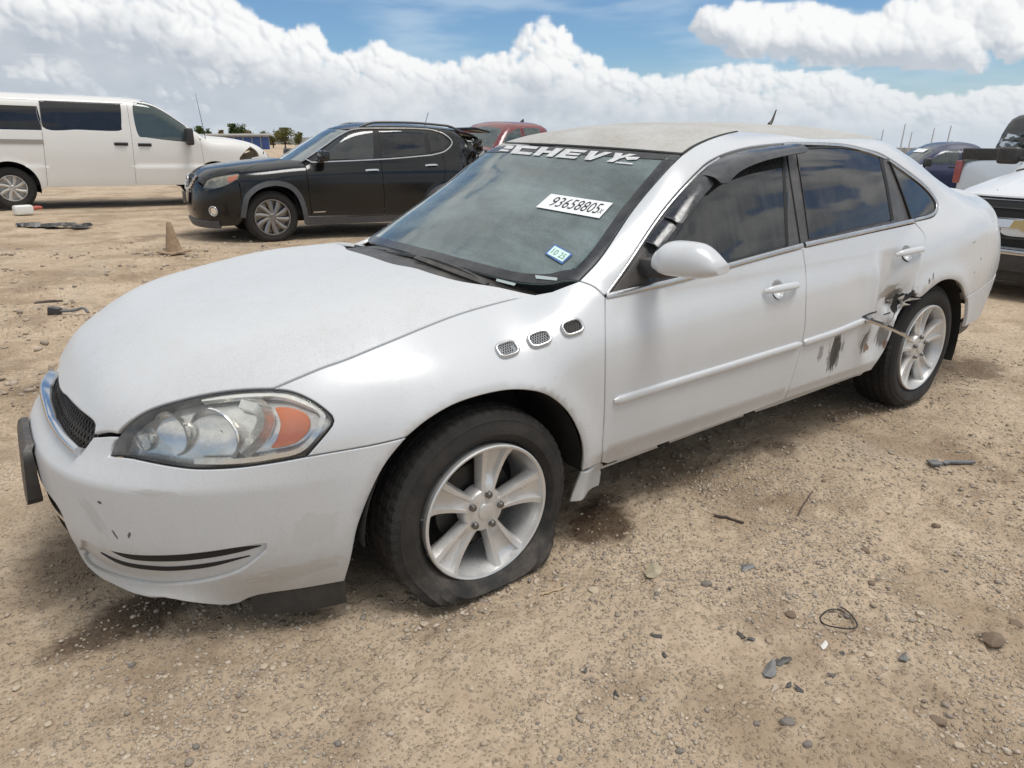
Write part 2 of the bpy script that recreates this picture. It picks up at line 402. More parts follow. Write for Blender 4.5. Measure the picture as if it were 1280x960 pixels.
def panel(name, fn, dom, poly, mat, parent, h=.03, off=0., gap=.0022, roll=.003, depth=.018, holes=(), step=None, flip=False, offfn=None):
    """a sheet cut out of a body surface: outline in the projection's plane, rolled edge and a real return flange"""
    step = step or min(h, .016)
    rings = []
    for k, pg in enumerate([poly]+list(holes)):
        pg = densify(np.asarray(pg, float), step)
        keep = np.linalg.norm(pg-np.roll(pg, 1, 0), axis=1) > 1e-5; pg = pg[keep]
        if (area2(pg) > 0) != (k == 0): pg = pg[::-1]
        rings.append((inset(pg, gap), inset(pg, gap+roll)))
    outer = rings[0][1]
    lo, hi = outer.min(0), outer.max(0)
    gx, gy = np.meshgrid(np.arange(lo[0]+h/2, hi[0], h), np.arange(lo[1]+h/2, hi[1], h*.9))
    gx[::2] += h/2
    g = np.stack([gx.ravel(), gy.ravel()], 1)
    ok = inside(outer, g) & (dist_poly(outer, g) > .45*h)
    for _, b in rings[1:]: ok &= ~inside(b, g) & (dist_poly(b, g) > .45*h)
    g = g[ok]
    pts = np.vstack([r[1] for r in rings]+[g]); edges = []; base = 0
    for r in rings:
        k = len(r[1]); edges += [(base+i, base+(i+1) % k) for i in range(k)]; base += k
    vv, ee, ff, ov, oe, of = delaunay_2d_cdt([Vector(p) for p in pts], edges, [], 2 if len(rings) > 1 else 1, 1e-7)
    vv = np.array([tuple(v) for v in vv]); n0 = len(vv)
    if len(rings) > 1:
        cen = np.array([vv[list(f)].mean(0) for f in ff]); okf = inside(outer, cen)
        for _, b in rings[1:]: okf &= ~inside(b, cen)
        ff = [f for f, k in zip(ff, okf) if k]
    # original boundary index -> cdt vertex
    o2v = {}
    for i, l in enumerate(ov):
        for j in l: o2v[j] = i
    Fc = [tuple(f) for f in ff]
    O, D = dom.ray(vv); P = trace(fn, O, D); Nn = grad(fn, P)
    cen = P[np.array([f[:3] for f in Fc])]; fnm = np.cross(cen[:, 1]-cen[:, 0], cen[:, 2]-cen[:, 0]); rev = np.sum(fnm*Nn[[f[0] for f in Fc]], 1).sum() < 0
    if rev: Fc = [f[::-1] for f in Fc]
    V = [P+Nn*(off if offfn is None else offfn(P)[:, None])]; NN = [Nn]; cnt = n0; base = 0
    for r in rings:
        k = len(r[0]); O, D = dom.ray(r[0]); Q = trace(fn, O, D); QN = grad(fn, Q)
        idx = np.array([o2v.get(base+i, 0) for i in range(k)])
        out = Q-P[idx]; out /= np.linalg.norm(out, axis=1, keepdims=True)+1e-9
        Q = Q+QN*(off if offfn is None else offfn(Q)[:, None])
        n1 = QN*.6+out*.8; n1 /= np.linalg.norm(n1, axis=1, keepdims=True)
        V += [Q-QN*roll*.7, Q-QN*depth]; NN += [n1, out]
        a, b = cnt, cnt+k
        for i in range(k):
            j = (i+1) % k
            f1 = (idx[i], a+i, a+j, idx[j]); f2 = (a+i, b+i, b+j, a+j)
            Fc += [f1, f2] if rev else [f1[::-1], f2[::-1]]
        cnt += 2*k; base += k
    V = np.vstack(V); NN = np.vstack(NN)
    # make sure band faces agree with their normals
    F2 = []
    for f in Fc:
        q = V[list(f[:3])]; nn = np.cross(q[1]-q[0], q[2]-q[0])
        if len(f) == 4 and nn @ NN[f[1]] < 0: f = f[::-1]
        F2.append(tuple(int(i) for i in f))
    if flip: F2 = [f[::-1] for f in F2]
    return add_mesh(name, V, F2, mat, parent, True, normals=NN)
def sym(half):
    """close a half outline (u, v<0 side, from the centre line round to the centre line) with its mirror image in v"""
    half = np.asarray(half, float); m = half[::-1]*[1, -1]
    if abs(half[-1, 1]) < 1e-4: m = m[1:]
    if abs(half[0, 1]) < 1e-4: m = m[:-1]
    return np.vstack([half, m])

# ------------------------------------------------------------------ materials
def mat_new(name):
    m = bpy.data.materials.new(name); m.use_nodes = True; t = m.node_tree; t.nodes.clear(); N = NT(t)
    out = N.n('ShaderNodeOutputMaterial'); return m, N, out
def simple(name, col, rough=.5, metal=0., spec=.5, coat=0., bump=0., bscale=60, var=0., vscale=8, dust=0., dustcol=(.36, .30, .23)):
    m, N, out = mat_new(name)
    geo = N.n('ShaderNodeNewGeometry'); pos = N.n('ShaderNodeTexCoord').outputs['Object']
    c = (*col, 1); rgh = rough
    if var:
        n = N.noise(pos, vscale, 5, .6)
        c = N.mixc(N.ramp(n, .25, .75), tuple(max(0, v*(1-var)) for v in col), tuple(min(1, v*(1+var)) for v in col))
        rgh = N.ramp(N.noise(pos, vscale*3, 4, .6), .2, .8, max(.02, rough-.12), min(1, rough+.12))
    if dust:
        up = N.ramp(N.n('ShaderNodeSeparateXYZ', {0: geo.outputs['Normal']}).outputs[2], -.1, .9)
        dn = N.ramp(N.noise(pos, 14, 6, .65), .3, .75, .25, 1.0)
        dm = N.m('MULTIPLY', N.m('MULTIPLY_ADD', up, .7, .3), N.m('MULTIPLY', dn, dust), clamp=True)
        c = N.mixc(dm, c, dustcol)
        rgh = N.m('MAXIMUM', rgh, N.m('MULTIPLY', dm, .9))
    ins = {'Base Color': c, 'Roughness': rgh, 'Metallic': metal, 'Specular IOR Level': spec, 'Coat Weight': coat, 'Coat Roughness': .08}
    if bump:
        b = N.n('ShaderNodeBump', {'Strength': bump, 'Distance': .004, 'Height': N.noise(pos, bscale, 4, .6)})
        ins['Normal'] = b
    bs = N.n('ShaderNodeBsdfPrincipled', ins); N.t.links.new(bs.outputs[0], out.inputs[0])
    return m
def glass_mat(name, tint, alpha, rough=.03, dust=.25, dustcol=(.42, .41, .37), streak=(1, 1, 1), dscale=6):
    """window glass: part see-through, glossy, under a film of dust with run marks"""
    m, N, out = mat_new(name)
    pos = N.n('ShaderNodeTexCoord').outputs['Object']
    n1 = N.noise(N.map(pos, streak), dscale, 6, .62); n2 = N.noise(pos, 160, 3, .7)
    dm = N.m('MULTIPLY', N.ramp(n1, .28, .78, .35, 1.15), N.ramp(n2, .3, .8, .75, 1.15)); dm = N.m('MULTIPLY', dm, dust, clamp=True)
    tr = N.n('ShaderNodeBsdfTransparent', {'Color': (*tint, 1)})
    df = N.n('ShaderNodeBsdfDiffuse', {'Color': (*(t*.12 for t in tint), 1)})
    base = N.n('ShaderNodeMixShader', {0: 1-alpha, 1: df, 2: tr})
    dsh = N.n('ShaderNodeBsdfDiffuse', {'Color': (*dustcol, 1)})
    b2 = N.n('ShaderNodeMixShader', {0: dm, 1: base, 2: dsh})
    fr = N.n('ShaderNodeFresnel', {'IOR': 1.5})
    gl = N.n('ShaderNodeBsdfGlossy', {'Roughness': N.m('MULTIPLY_ADD', dm, .06, rough*.5), 'Color': (1, 1, 1, 1)})
    f2 = N.m('MULTIPLY', fr.outputs[0], N.m('SUBTRACT', 1.25, dm), clamp=True)
    b3 = N.n('ShaderNodeMixShader', {0: f2, 1: b2, 2: gl})
    N.t.links.new(b3.outputs[0], out.inputs[0]); return m

def paint_mat(name, col, rough=.27, speck=.8, dust_top=.0, low=.75, lowz=.43, scuffs=(), dustcol=(.40, .35, .28), coat=.40):
    """car paint under dirt: fine specks everywhere, dust on level surfaces, road dirt low down, scuffs with shapes of their own"""
    m, N, out = mat_new(name)
    geo = N.n('ShaderNodeNewGeometry'); pos = N.n('ShaderNodeTexCoord').outputs['Object']
    sp = N.n('ShaderNodeSeparateXYZ', {0: pos}).outputs
    c = (*col, 1)
    fine = N.noise(pos, 240, 4, .75); blot = N.noise(pos, 5, 5, .6); mid = N.noise(pos, 45, 5, .7)
    up = N.ramp(N.n('ShaderNodeSeparateXYZ', {0: geo.outputs['Normal']}).outputs[2], .15, .95)
    d = N.m('MULTIPLY', N.ramp(fine, .42, .78), N.ramp(blot, .2, .8, .35, 1.1))
    spk = N.m('MULTIPLY', d, speck*.40, clamp=True); c = N.mixc(spk, c, tuple(v*.72 for v in dustcol))
    d = N.m('MULTIPLY', d, speck*.12)
    dt = N.m('MULTIPLY', up, N.m('MULTIPLY', N.ramp(blot, .1, .85, .6, 1.15), N.ramp(mid, .25, .8, .75, 1.15)))
    d = N.m('ADD', d, N.m('MULTIPLY', dt, dust_top))
    run = N.noise(N.map(pos, (22, 22, 2.2)), 1.0, 5, .65)
    d = N.m('ADD', d, N.m('MULTIPLY', N.ramp(run, .46, .78), .13*speck))
    lz = N.ramp(N.m('ADD', sp[2], N.m('MULTIPLY', N.m('SUBTRACT', mid, .5), .22)), lowz, lowz-.30)
    d = N.m('ADD', d, N.m('MULTIPLY', lz, N.m('MULTIPLY', N.ramp(blot, .2, .7, .35, 1.), low)), clamp=True)
    c = N.mixc(d, c, dustcol)
    # scratches: thin, sparse, stretched noise
    scr = N.noise(N.map(pos, (9, 9, 60), rot=(.5, .3, .4)), 2.2, 2, .5, .3)
    sm = N.m('MULTIPLY', N.ramp(N.m('ABSOLUTE', N.m('SUBTRACT', scr, .5)), .006, .001), N.ramp(N.noise(pos, 7, 3, .5), .62, .72))
    c = N.mixc(N.m('MULTIPLY', sm, .45), c, (.16, .14, .12))
    rgh = N.m('MULTIPLY_ADD', d, .55, N.ramp(fine, .2, .8, rough-.08, rough+.14))
    for (cx, cz, rx, rz, ang, seed, scol, sstr, sy) in scuffs:
        q = N.map(pos, (1/rx, 1, 1/rz), (0, 0, 0))
        qx = N.m('SUBTRACT', sp[0], cx); qz = N.m('SUBTRACT', sp[2], cz); ca, sa = math.cos(ang), math.sin(ang)
        ux = N.m('DIVIDE', N.m('ADD', N.m('MULTIPLY', qx, ca), N.m('MULTIPLY', qz, sa)), rx)
        uz = N.m('DIVIDE', N.m('SUBTRACT', N.m('MULTIPLY', qz, ca), N.m('MULTIPLY', qx, sa)), rz)
        rr = N.m('SQRT', N.m('ADD', N.m('MULTIPLY', ux, ux), N.m('MULTIPLY', uz, uz)))
        vec = N.n('ShaderNodeCombineXYZ', {0: N.m('MULTIPLY', ux, sy[0]), 1: seed, 2: N.m('MULTIPLY', uz, sy[1])}).outputs[0]
        ns = N.noise(vec, 1.6, 6, .7)
        mk = N.ramp(N.m('ADD', N.m('MULTIPLY', N.m('SUBTRACT', ns, .5), 2.1), N.m('SUBTRACT', 1, rr)), .22, .42)
        mk = N.m('MULTIPLY', mk, N.ramp(rr, 1.35, 1.0)); mk = N.m('MULTIPLY', mk, N.m('LESS_THAN', sp[1], 0.0))
        mk = N.m('MULTIPLY', mk, sstr)
        c = N.mixc(mk, c, scol); rgh = N.m('MULTIPLY_ADD', mk, .3, rgh)
    bmp = N.n('ShaderNodeBump', {'Strength': .10, 'Distance': .002, 'Height': N.noise(pos, 320, 3, .7)})
    bs = N.n('ShaderNodeBsdfPrincipled', {'Base Color': c, 'Roughness': rgh, 'Coat Weight': N.m('MULTIPLY', N.m('SUBTRACT', 1, d, clamp=True), coat), 'Coat Roughness': .16, 'Normal': bmp})
    N.t.links.new(bs.outputs[0], out.inputs[0]); return m

WHITE = (.585, .597, .605)
MT = {}
MT['paint'] = paint_mat('white_paint', WHITE)
MT['hood'] = paint_mat('white_paint_hood', WHITE, rough=.42, speck=1.5, dust_top=.16, dustcol=(.46, .44, .40), coat=.2)
MT['roof'] = paint_mat('white_paint_roof', WHITE, rough=.5, speck=.9, dust_top=.75, dustcol=(.36, .33, .275), coat=.1)
DARK = (.035, .032, .03); RUST = (.16, .085, .045); GREY = (.22, .21, .20)
MT['rear_door'] = paint_mat('white_paint_dented', WHITE, scuffs=[
    (1.925, .455, .085, .125, .10, 3.1, (.16, .16, .15), .9, (1.8, .8)), (1.93, .465, .050, .115, .15, 7.7, (.03, .03, .03), .95, (2.2, .6)),
    (1.80, .485, .03, .05, 0, 5.2, GREY, .8, (2, 1)),
    (2.205, .485, .085, .10, -.35, 9.4, (.06, .058, .055), .95, (4.0, .5)), (2.245, .425, .05, .030, 0, 1.4, RUST, .95, (1.5, 1.5)),
    (2.365, .475, .042, .10, -.25, 2.9, (.11, .10, .085), .9, (4.0, .5)), (2.38, .43, .02, .03, 0, 11.4, RUST, .8, (1.5, 1.5)),
    (2.41, .665, .075, .045, .5, 6.3, (.035, .03, .026), .9, (2.0, 2.2)), (2.36, .69, .10, .035, .35, 8.1, (.20, .16, .11), .7, (1.2, 2.6)),
    (2.40, .56, .035, .10, -.1, 4.3, (.33, .31, .28), .6, (3., .8)), (2.28, .76, .10, .12, .1, 12.3, (.50, .49, .48), .35, (.8, 1.2))])
MT['quarter'] = paint_mat('white_paint_quarter', WHITE, scuffs=[(2.52, .650, .07, .045, .5, 3.7, (.07, .06, .05), .95, (1.6, 2.4)), (2.55, .62, .06, .04, .4, 5.7, (.25, .19, .13), .8, (1.6, 2.4)),
    (2.665, .715, .012, .018, 0, 2.2, DARK, .9, (1, 1)), (2.70, .735, .008, .026, -.2, 4.2, DARK, .9, (1, 1)),
    (3.27, .765, .014, .014, 0, 6.2, GREY, .8, (1, 1)), (3.15, .865, .035, .006, .1, 8.2, GREY, .8, (1, 1)), (3.19, .70, .016, .010, 0, 9.2, GREY, .8, (1, 1))])
MT['bumper'] = paint_mat('white_paint_bumper', WHITE, scuffs=[(-.53, .375, .10, .06, .3, 2.3, (.46, .43, .38), .28, (.8, .8)), (-.60, .225, .16, .04, .1, 5.3, (.40, .35, .28), .35, (1., 1.2)), (-1.02, .47, .006, .008, 0, 3.3, DARK, .95, (.5, .5)), (-1.0, .37, .004, .02, .3, 7.3, DARK, .9, (.5, .5)), (-.97, .38, .004, .016, -.2, 8.3, DARK, .9, (.5, .5)), (-1.04, .42, .02, .08, .3, 9.3, (.36, .35, .34), .3, (2.5, .8)), (-.9, .52, .06, .012, 0, 11.3, (.40, .38, .35), .5, (1, 2))], rough=.4, speck=.8, low=.62, lowz=.40, dust_top=.12, dustcol=(.42, .38, .31), coat=.2)
MT['plastic'] = simple('black_plastic', (.022, .022, .023), .48, var=.3, vscale=20, bump=.15, bscale=240, dust=.22)
MT['gap'] = simple('black_rubber', (.012, .012, .012), .7)
MT['pillar'] = simple('pillar_applique', (.045, .043, .042), .42, dust=.75, dustcol=(.17, .155, .145), var=.2, vscale=120)
MT['liner'] = simple('wheel_liner', (.012, .0115, .011), .85, bump=.3, bscale=30, var=.4, dust=.10)
MT['chrome'] = simple('dull_chrome', (.62, .63, .65), .16, 1.0, dust=.12)
MT['trimbright'] = simple('bright_trim', (.55, .55, .55), .25, .9, var=.1, dust=.12)
MT['alloy'] = simple('silver_alloy', (.66, .655, .64), .36, .55, var=.10, vscale=9, dust=.24, dustcol=(.33, .28, .22))
MT['alloy_in'] = simple('wheel_barrel', (.05, .048, .045), .5, .6, var=.2, dust=.4, dustcol=(.20, .16, .12))
MT['nut'] = simple('steel_nut', (.20, .19, .18), .32, 1.0, dust=.2)
MT['visor'] = simple('smoked_acrylic', (.018, .019, .022), .20, var=.2, vscale=14, dust=.22, dustcol=(.17, .17, .17))
MT['windshield'] = glass_mat('windshield_glass', (.58, .72, .68), .42, .05, .66, (.28, .345, .345), (1.6, .5, .9), 5)
MT['sideglass'] = glass_mat('tinted_side_glass', (.08, .085, .085), .80, .06, .26, (.16, .165, .16), (14, 1, 1.6), 2.2)
MT['rearglass'] = glass_mat('dark_rear_glass', (.05, .05, .05), .8, .07, .36, (.15, .145, .138), (3, 1, 2), 3)
MT['frit'] = simple('black_frit', (.012, .012, .013), .25, dust=.22, dustcol=(.22, .22, .21))
MT['interior'] = simple('grey_interior', (.10, .098, .094), .8, var=.2)
MT['ventmesh'] = simple('vent_mesh', (.36, .37, .38), .5)
MT['lens'] = None
def lens_mat():
    m, N, out = mat_new('clear_lens'); pos = N.n('ShaderNodeTexCoord').outputs['Object']
    tr = N.n('ShaderNodeBsdfTransparent', {'Color': (1, .995, .97, 1)}); df = N.n('ShaderNodeBsdfDiffuse', {'Color': (.80, .785, .74, 1)})
    n = N.noise(pos, 9, 5, .6)
    a = N.n('ShaderNodeMixShader', {0: N.ramp(n, .30, .8, .03, .15), 1: tr, 2: df})
    gl = N.n('ShaderNodeBsdfGlossy', {'Roughness': .06}); fr = N.n('ShaderNodeFresnel', {'IOR': 1.5})
    b = N.n('ShaderNodeMixShader', {0: fr.outputs[0], 1: a, 2: gl}); N.t.links.new(b.outputs[0], out.inputs[0]); return m
MT['lens'] = lens_mat()
MT['reflector'] = simple('lamp_reflector', (.86, .85, .81), .20, .7, var=.08, vscale=30)
MT['bezel'] = simple('lamp_bezel', (.84, .83, .80), .22, .65, var=.12, vscale=14)
MT['amber'] = simple('amber_reflector', (1.0, .21, .0), .25, spec=.6, coat=.5, bump=.2, bscale=400)
MT['redlens'] = simple('red_lamp', (.30, .05, .05), .25, coat=.4, dust=.4, dustcol=(.5, .42, .38))
MT['decal'] = simple('white_vinyl', (.62, .62, .61), .6, var=.15, vscale=40)
MT['paper'] = simple('white_paper', (.80, .80, .79), .6)
MT['ink'] = simple('black_ink', (.02, .02, .022), .6)
MT['bluevinyl'] = simple('blue_vinyl', (.06, .14, .36), .5)
MT['greenpaper'] = simple('pale_green_paper', (.62, .80, .74), .6)
MT['greenink'] = simple('green_ink', (.10, .22, .15), .6)
def tyre_mat(name, dirt=.45):
    m, N, out = mat_new(name); pos = N.n('ShaderNodeTexCoord').outputs['Object']; s = N.n('ShaderNodeSeparateXYZ', {0: pos}).outputs
    ang = N.m('ARCTAN2', s[2], s[0]); rad = N.m('SQRT', N.m('ADD', N.m('MULTIPLY', s[0], s[0]), N.m('MULTIPLY', s[2], s[2])))
    n = N.noise(pos, 10, 6, .65); f = N.noise(pos, 90, 4, .7)
    low = N.ramp(s[2], .0, -.33)
    d = N.m('MULTIPLY', N.m('MULTIPLY', N.ramp(n, .3, .75), N.ramp(f, .25, .8, .5, 1)), N.m('MULTIPLY_ADD', low, dirt, dirt*.35), clamp=True)
    c = N.mixc(d, (.017, .0165, .016), (.20, .165, .13))
    vec = N.n('ShaderNodeCombineXYZ', {0: N.m('MULTIPLY', ang, 26), 1: N.m('MULTIPLY', s[1], 60), 2: 0}).outputs[0]
    w = N.n('ShaderNodeTexWave', {'Vector': vec, 'Scale': .9, 'Distortion': 1.2, 'Detail': 2}).outputs[1]
    ring = N.n('ShaderNodeTexWave', {'Vector': N.n('ShaderNodeCombineXYZ', {0: N.m('MULTIPLY', rad, 60)}).outputs[0], 'Scale': 1.2}).outputs[1]
    tr = N.ramp(rad, .300, .325)
    hgt = N.m('ADD', N.m('MULTIPLY', N.m('MULTIPLY', w, tr), 1.0), N.m('ADD', N.m('MULTIPLY', f, .25), N.m('MULTIPLY', ring, .16)))
    b = N.n('ShaderNodeBump', {'Strength': .55, 'Distance': .006, 'Height': hgt})
    bs = N.n('ShaderNodeBsdfPrincipled', {'Base Color': c, 'Roughness': N.ramp(n, .2, .8, .62, .9), 'Normal': b, 'Specular IOR Level': .35})
    N.t.links.new(bs.outputs[0], out.inputs[0]); return m
MT['tyre'] = tyre_mat('tyre_rubber', .6); MT['tyre2'] = tyre_mat('tyre_rubber_clean', .22)

# ------------------------------------------------------------------ the white sedan's body surface
# car frame = world frame: x to the rear (front axle at 0), y across (near side negative), z up
class Sedan:
    def __init__(s):
        s.bz = pch([.10, .2, .3, .5, .66, .8, .9, 1.0, 1.1], [.85, .875, .897, .917, .925, .914, .897, .872, .83])
        s.af = pch([.10, .17, .25, .35, .50, .517, .53, .60, .63, .67, .73, .85, 1.0], [1.119, 1.179, 1.228, 1.247, 1.246, 1.245, 1.236, 1.182, 1.165, 1.147, 1.112, .98, .787])
        s.ar = pch([.1, .25, .4, .6, .85, 1.0, 1.1], [1.256, 1.378, 1.473, 1.55, 1.572, 1.532, 1.453])
        s.hc = pch([-1.2, -1.03, -.95, -.85, -.7, -.45, -.1, .3, .5, 2.9, 3.2, 3.5, 3.9, 4.2], [0.615, 0.707, 0.78, 0.821, 0.871, 0.923, 0.967, 0.973, 0.996, 1.071, 1.098, 1.116, 1.099, 1.04])
        s.gt = pch([.0, .27, .43, .8, 1.10, 1.22, 1.5, 1.9, 2.3, 2.6, 2.85, 3.3, 3.6], [0.803, 0.968, 1.06, 1.259, 1.427, 1.442, 1.466, 1.472, 1.463, 1.452, 1.389, 1.173, 0.951])
        s.gs = pch([.8, .93, 1.05, 1.2, 1.32, 1.42, 1.5], [0.906, 0.876, 0.837, 0.776, 0.716, 0.662, 0.61])
    def L(s, P):
        x, y, z = P[..., 0], np.abs(P[..., 1]), np.clip(P[..., 2], .08, 1.2)
        b = s.bz(z)
        r1, r2 = np.hypot(x+.01, z-.27), np.hypot(x-2.82, z-.30)
        fl = np.exp(-(np.clip(r1-.435, 0, 1)/.06)**2)+np.exp(-(np.clip(r2-.42, 0, 1)/.06)**2)
        b = b+.014*np.clip(fl, 0, 1)*sstep(z, 1.0, .8)
        # flat flange round the wheel openings, and the sill tucking under along a crease
        b = b-.020*np.clip((.438-r1)/.045, 0, 1)-.016*np.clip((.425-r2)/.045, 0, 1)
        b = b-.055*np.clip((.350-z)/.12, 0, 1)*sstep(x, .40, .55)*sstep(x, 2.5, 2.3)
        # dents in the near rear door
        near = (P[..., 1] < 0)
        d = .052*np.exp(-((x-2.32-.10*(z-.7))/.080)**2)*sstep(z, .97, .86)*sstep(z, .30, .5)
        d = d+.034*np.exp(-(((x-2.43)/.09)**2+((z-.64)/.075)**2))
        cr = np.exp(-(((x-2.38)/.13)**2+((z-.60)/.16)**2)); w_ = np.sin(x*38+z*17+2*np.sin(z*21))*.5+np.sin(x*71-z*45)*.28; d = d+.013*cr*w_
        d = d-.011*np.exp(-((x-2.185)/.030)**2)*sstep(z, 1.0, .85)*sstep(z, .35, .6)+.006*np.exp(-(((x-2.05)/.10)**2+((z-.75)/.12)**2))
        d = d+.010*np.exp(-(((x-1.93)/.06)**2+((z-.455)/.08)**2))+.014*np.exp(-(((x-2.24)/.08)**2+((z-.44)/.05)**2))
        d = d+.008*np.exp(-(((x-3.15)/.25)**2+((z-.83)/.09)**2))
        b = b-np.where(near, d, 0)
        xf, xr = .1, 2.55
        u = np.where(x < xf, (xf-x)/s.af(z), np.where(x > xr, (x-xr)/s.ar(z), 0))
        n = np.where(x < xf, 2.6, 3.6)
        rr = ((u+1e-9)**n+(y/b+1e-9)**n)**(1/n)
        side = (rr-1)*.9
        crown = .030*(y/.7)**2+.0175*np.log1p(np.exp((y-.62)/.05))
        # soft ridge lines on the hood
        yc = np.interp(x, [-1., -.75, -.53, -.27, .05, .3], [.49, .535, .605, .665, .650, .64])
        crown = crown+.34*.014*np.log1p(np.exp((y-yc)/.014))*sstep(x, .40, .1)
        top = (P[..., 2]-(s.hc(x)-crown))*.9
        return smax(side, top, .10)
    def G(s, P):
        x, y, z = P[..., 0], np.abs(P[..., 1]), P[..., 2]
        pl = 1-.06*np.clip(1.3-x, 0, 2)**2-.10*(np.clip(x-2.0, 0, 3)/1.3)**2
        gs = (y-s.gs(np.maximum(z, .90))*pl)*.85
        gt = (z-(s.gt(x)-.05*(y/.6)**2-.018*(y/.6)**4))*.85
        return smax(gs, gt, .10)
    def F(s, P):
        x = P[..., 0]; k = .03+.16*sstep(x, 2.3, 3.2)+.02*sstep(x, .8, .5)
        return smin(s.L(P), s.G(P), k)
B = Sedan()

def build_sedan():
    # the flat tyre lets the near side down: the whole body leans about the near sill
    a = R(1.0); rm = np.array([[1, 0, 0], [0, math.cos(a), -math.sin(a)], [0, math.sin(a), math.cos(a)]]); piv = np.array([0, -.92, .3])
    org = piv-rm@piv; set_frame(rm, org)
    root = empty('sedan', tuple(org), (a, 0, 0), label='dusty white four-door sedan with a flat front tyre and scraped rear door', cat='car')
    P = lambda pts, fn=B.F: px_on(fn, pts)
    step = .015
    # --- outlines read off the photograph, as points on the body
    hl_top = P(spl([(136, 570), (147, 546), (165, 526), (191, 511), (231, 499), (270, 491), (306, 487), (341, 486)], n=30))
    hl_out = P(spl([(341, 486), (364, 489), (388, 499), (409, 514), (417, 525), (411, 538), (383, 571.5)], n=24))
    hl_bot = P(spl([(383, 571.5), (341, 579), (294, 585), (247, 586.5), (212, 582.5), (181, 576.5), (160, 572), (136, 570)], n=26))
    hood_side = P(spl([(341, 486), (400, 461), (431, 450), (480, 430), (567, 395), (640, 374), (690, 364)], n=40))
    seam_a = P(spl([(690, 364), (700, 360), (724, 351)], n=8)); seam_b = P(spl([(724, 351), (742, 358), (757, 371)], n=8))
    door_f = P(spl([(757, 371), (757, 450), (755.5, 520), (752, 579)], n=24))
    f_bot = P(spl([(752, 579), (727, 590)], n=5))
    f_arch = P(spl([(727, 590), (728.5, 567), (724, 544), (708, 515), (682, 494.5), (650, 488), (615, 491.6), (571, 505), (536, 525), (509, 547)], n=44))
    gap_bf = P(spl([(509, 547), (460, 558), (383, 571.5)], n=14))
    b_arch = P(spl([(509, 547), (486, 575), (469, 605), (449, 655), (440, 696), (431, 727)], n=22))
    b_bot = P(spl([(431, 727), (380, 736), (321, 745), (289, 757), (240, 754), (206, 748), (170, 744), (128, 725)], n=24))
    hood_gr = P(spl([(116, 545), (117, 530), (98, 513), (84, 498), (75, 486)], n=14))
    gr_low = P(spl([(99, 569), (80, 550), (66, 529)], n=8))
    def to_c(pts, dom): return dom.uv(pts)
    FR = Cyl(-.05, -1)
    # --- hood: rear edge, side edge, headlight edge, front lip
    zx = lambda pts: pts[:, :2]
    rr_ = zx(P([(520, 335), (545, 343), (580, 352), (640, 362)], B.L))
    rear = spl([(.062, 0), (.064, -.2)]+[tuple(q) for q in rr_]+[tuple(zx(hood_side)[-1])], n=30)
    hs = zx(hood_side)[::-1]
    ht = zx(hl_top)[::-1]; cut = int(len(ht)*.78)
    c0 = zx(P([(146, 545)]))[0]; c1 = zx(P([(116, 545)]))[0]
    gtop = zx(hood_gr); gtop = gtop[gtop[:, 1] < -.13]
    tipx = gtop[-1, 0]-.010
    front = spl([tuple(gtop[-1]), (tipx+.003, -.07), (tipx, 0)], n=8)
    half = np.vstack([rear, hs[1:], ht[1:cut], [c0], [c1], gtop, front[1:]])
    panel('hood', B.L, TOP, sym(half), MT['hood'], root, h=.035)
    # --- fender
    fo = OBL(35)
    out = np.vstack([hood_side, seam_a[1:], seam_b[1:], door_f[1:], f_bot[1:], f_arch[1:], gap_bf[1:], hl_out[::-1][1:-1]])
    fen = panel('front_fender', B.F, fo, fo.uv(out), MT['paint'], root, h=.018)
    mirror_obj(fen)
    # --- front bumper
    uv = FR.uv
    bb = uv(b_bot); ang0 = bb[-1, 0]
    cen_bot = spl([tuple(bb[-1]), (ang0*.6, bb[-1, 1]-.008), (0, bb[-1, 1]-.010)], n=10)
    glow = uv(gr_low)
    top_c = spl([(0, glow[-1, 1]+.004), (glow[-1, 0]*.5, glow[-1, 1]+.003), tuple(glow[-1])], n=8)
    grill_end = uv(P(spl([(99, 569), (108, 557), (116, 546)], n=5)))
    ledge = uv(P([(116, 546), (136, 545), (146, 545.5)]))
    hlin = uv(P([(146, 545.5), (140, 557), (136, 570)]))
    fogo = uv(P(spl([(102, 676), (122, 685), (148, 692), (177, 695.5), (220, 695), (263, 690.5), (301, 685), (334, 681), (321, 698), (298, 714), (269, 724), (229, 730), (185, 729.5), (148, 722), (122, 711), (107, 698)], n=60, closed=True)))
    half = np.vstack([top_c, glow[::-1][1:], grill_end[1:], ledge[1:], hlin[1:], uv(hl_bot)[::-1][1:], uv(gap_bf)[::-1][1:], uv(b_arch)[1:], bb[1:], cen_bot[1:]])
    bum = sym(half[:, ::-1])[:, ::-1]
    lg = np.array([(-.275, .395), (-.31, .33), (-.285, .235), (-.15, .215), (.15, .215), (.285, .235), (.31, .33), (.275, .395), (.1, .405), (-.1, .405)])
    lg = spl(lg, n=60, closed=True)
    fm = fogo*[-1, 1]
    bumper = panel('front_bumper', B.F, FR, bum, MT['bumper'], root, h=.028, holes=[fogo, fm[::-1], lg], depth=.03)
    # lower grille and fog slots
    big = lambda q, k: (q-q.mean(0))*k+q.mean(0)
    panel('lower_grille', B.F, FR, big(lg, 1.05), MT['gap'], bumper, h=.03, off=-.05, gap=0)
    for zz in (.27, .335):
        u = np.linspace(-.29, .29, 24); O, D = FR.ray(np.stack([u, np.full(24, zz)], 1)); Q = trace(B.F, O, D); n = grad(B.F, Q)
        sweep('grille_bar', Q-n*.018, MT['chrome'], bumper, prof=[(-.008, -.008), (.008, -.008), (.008, .008), (-.008, .008)], r=1, up=n)
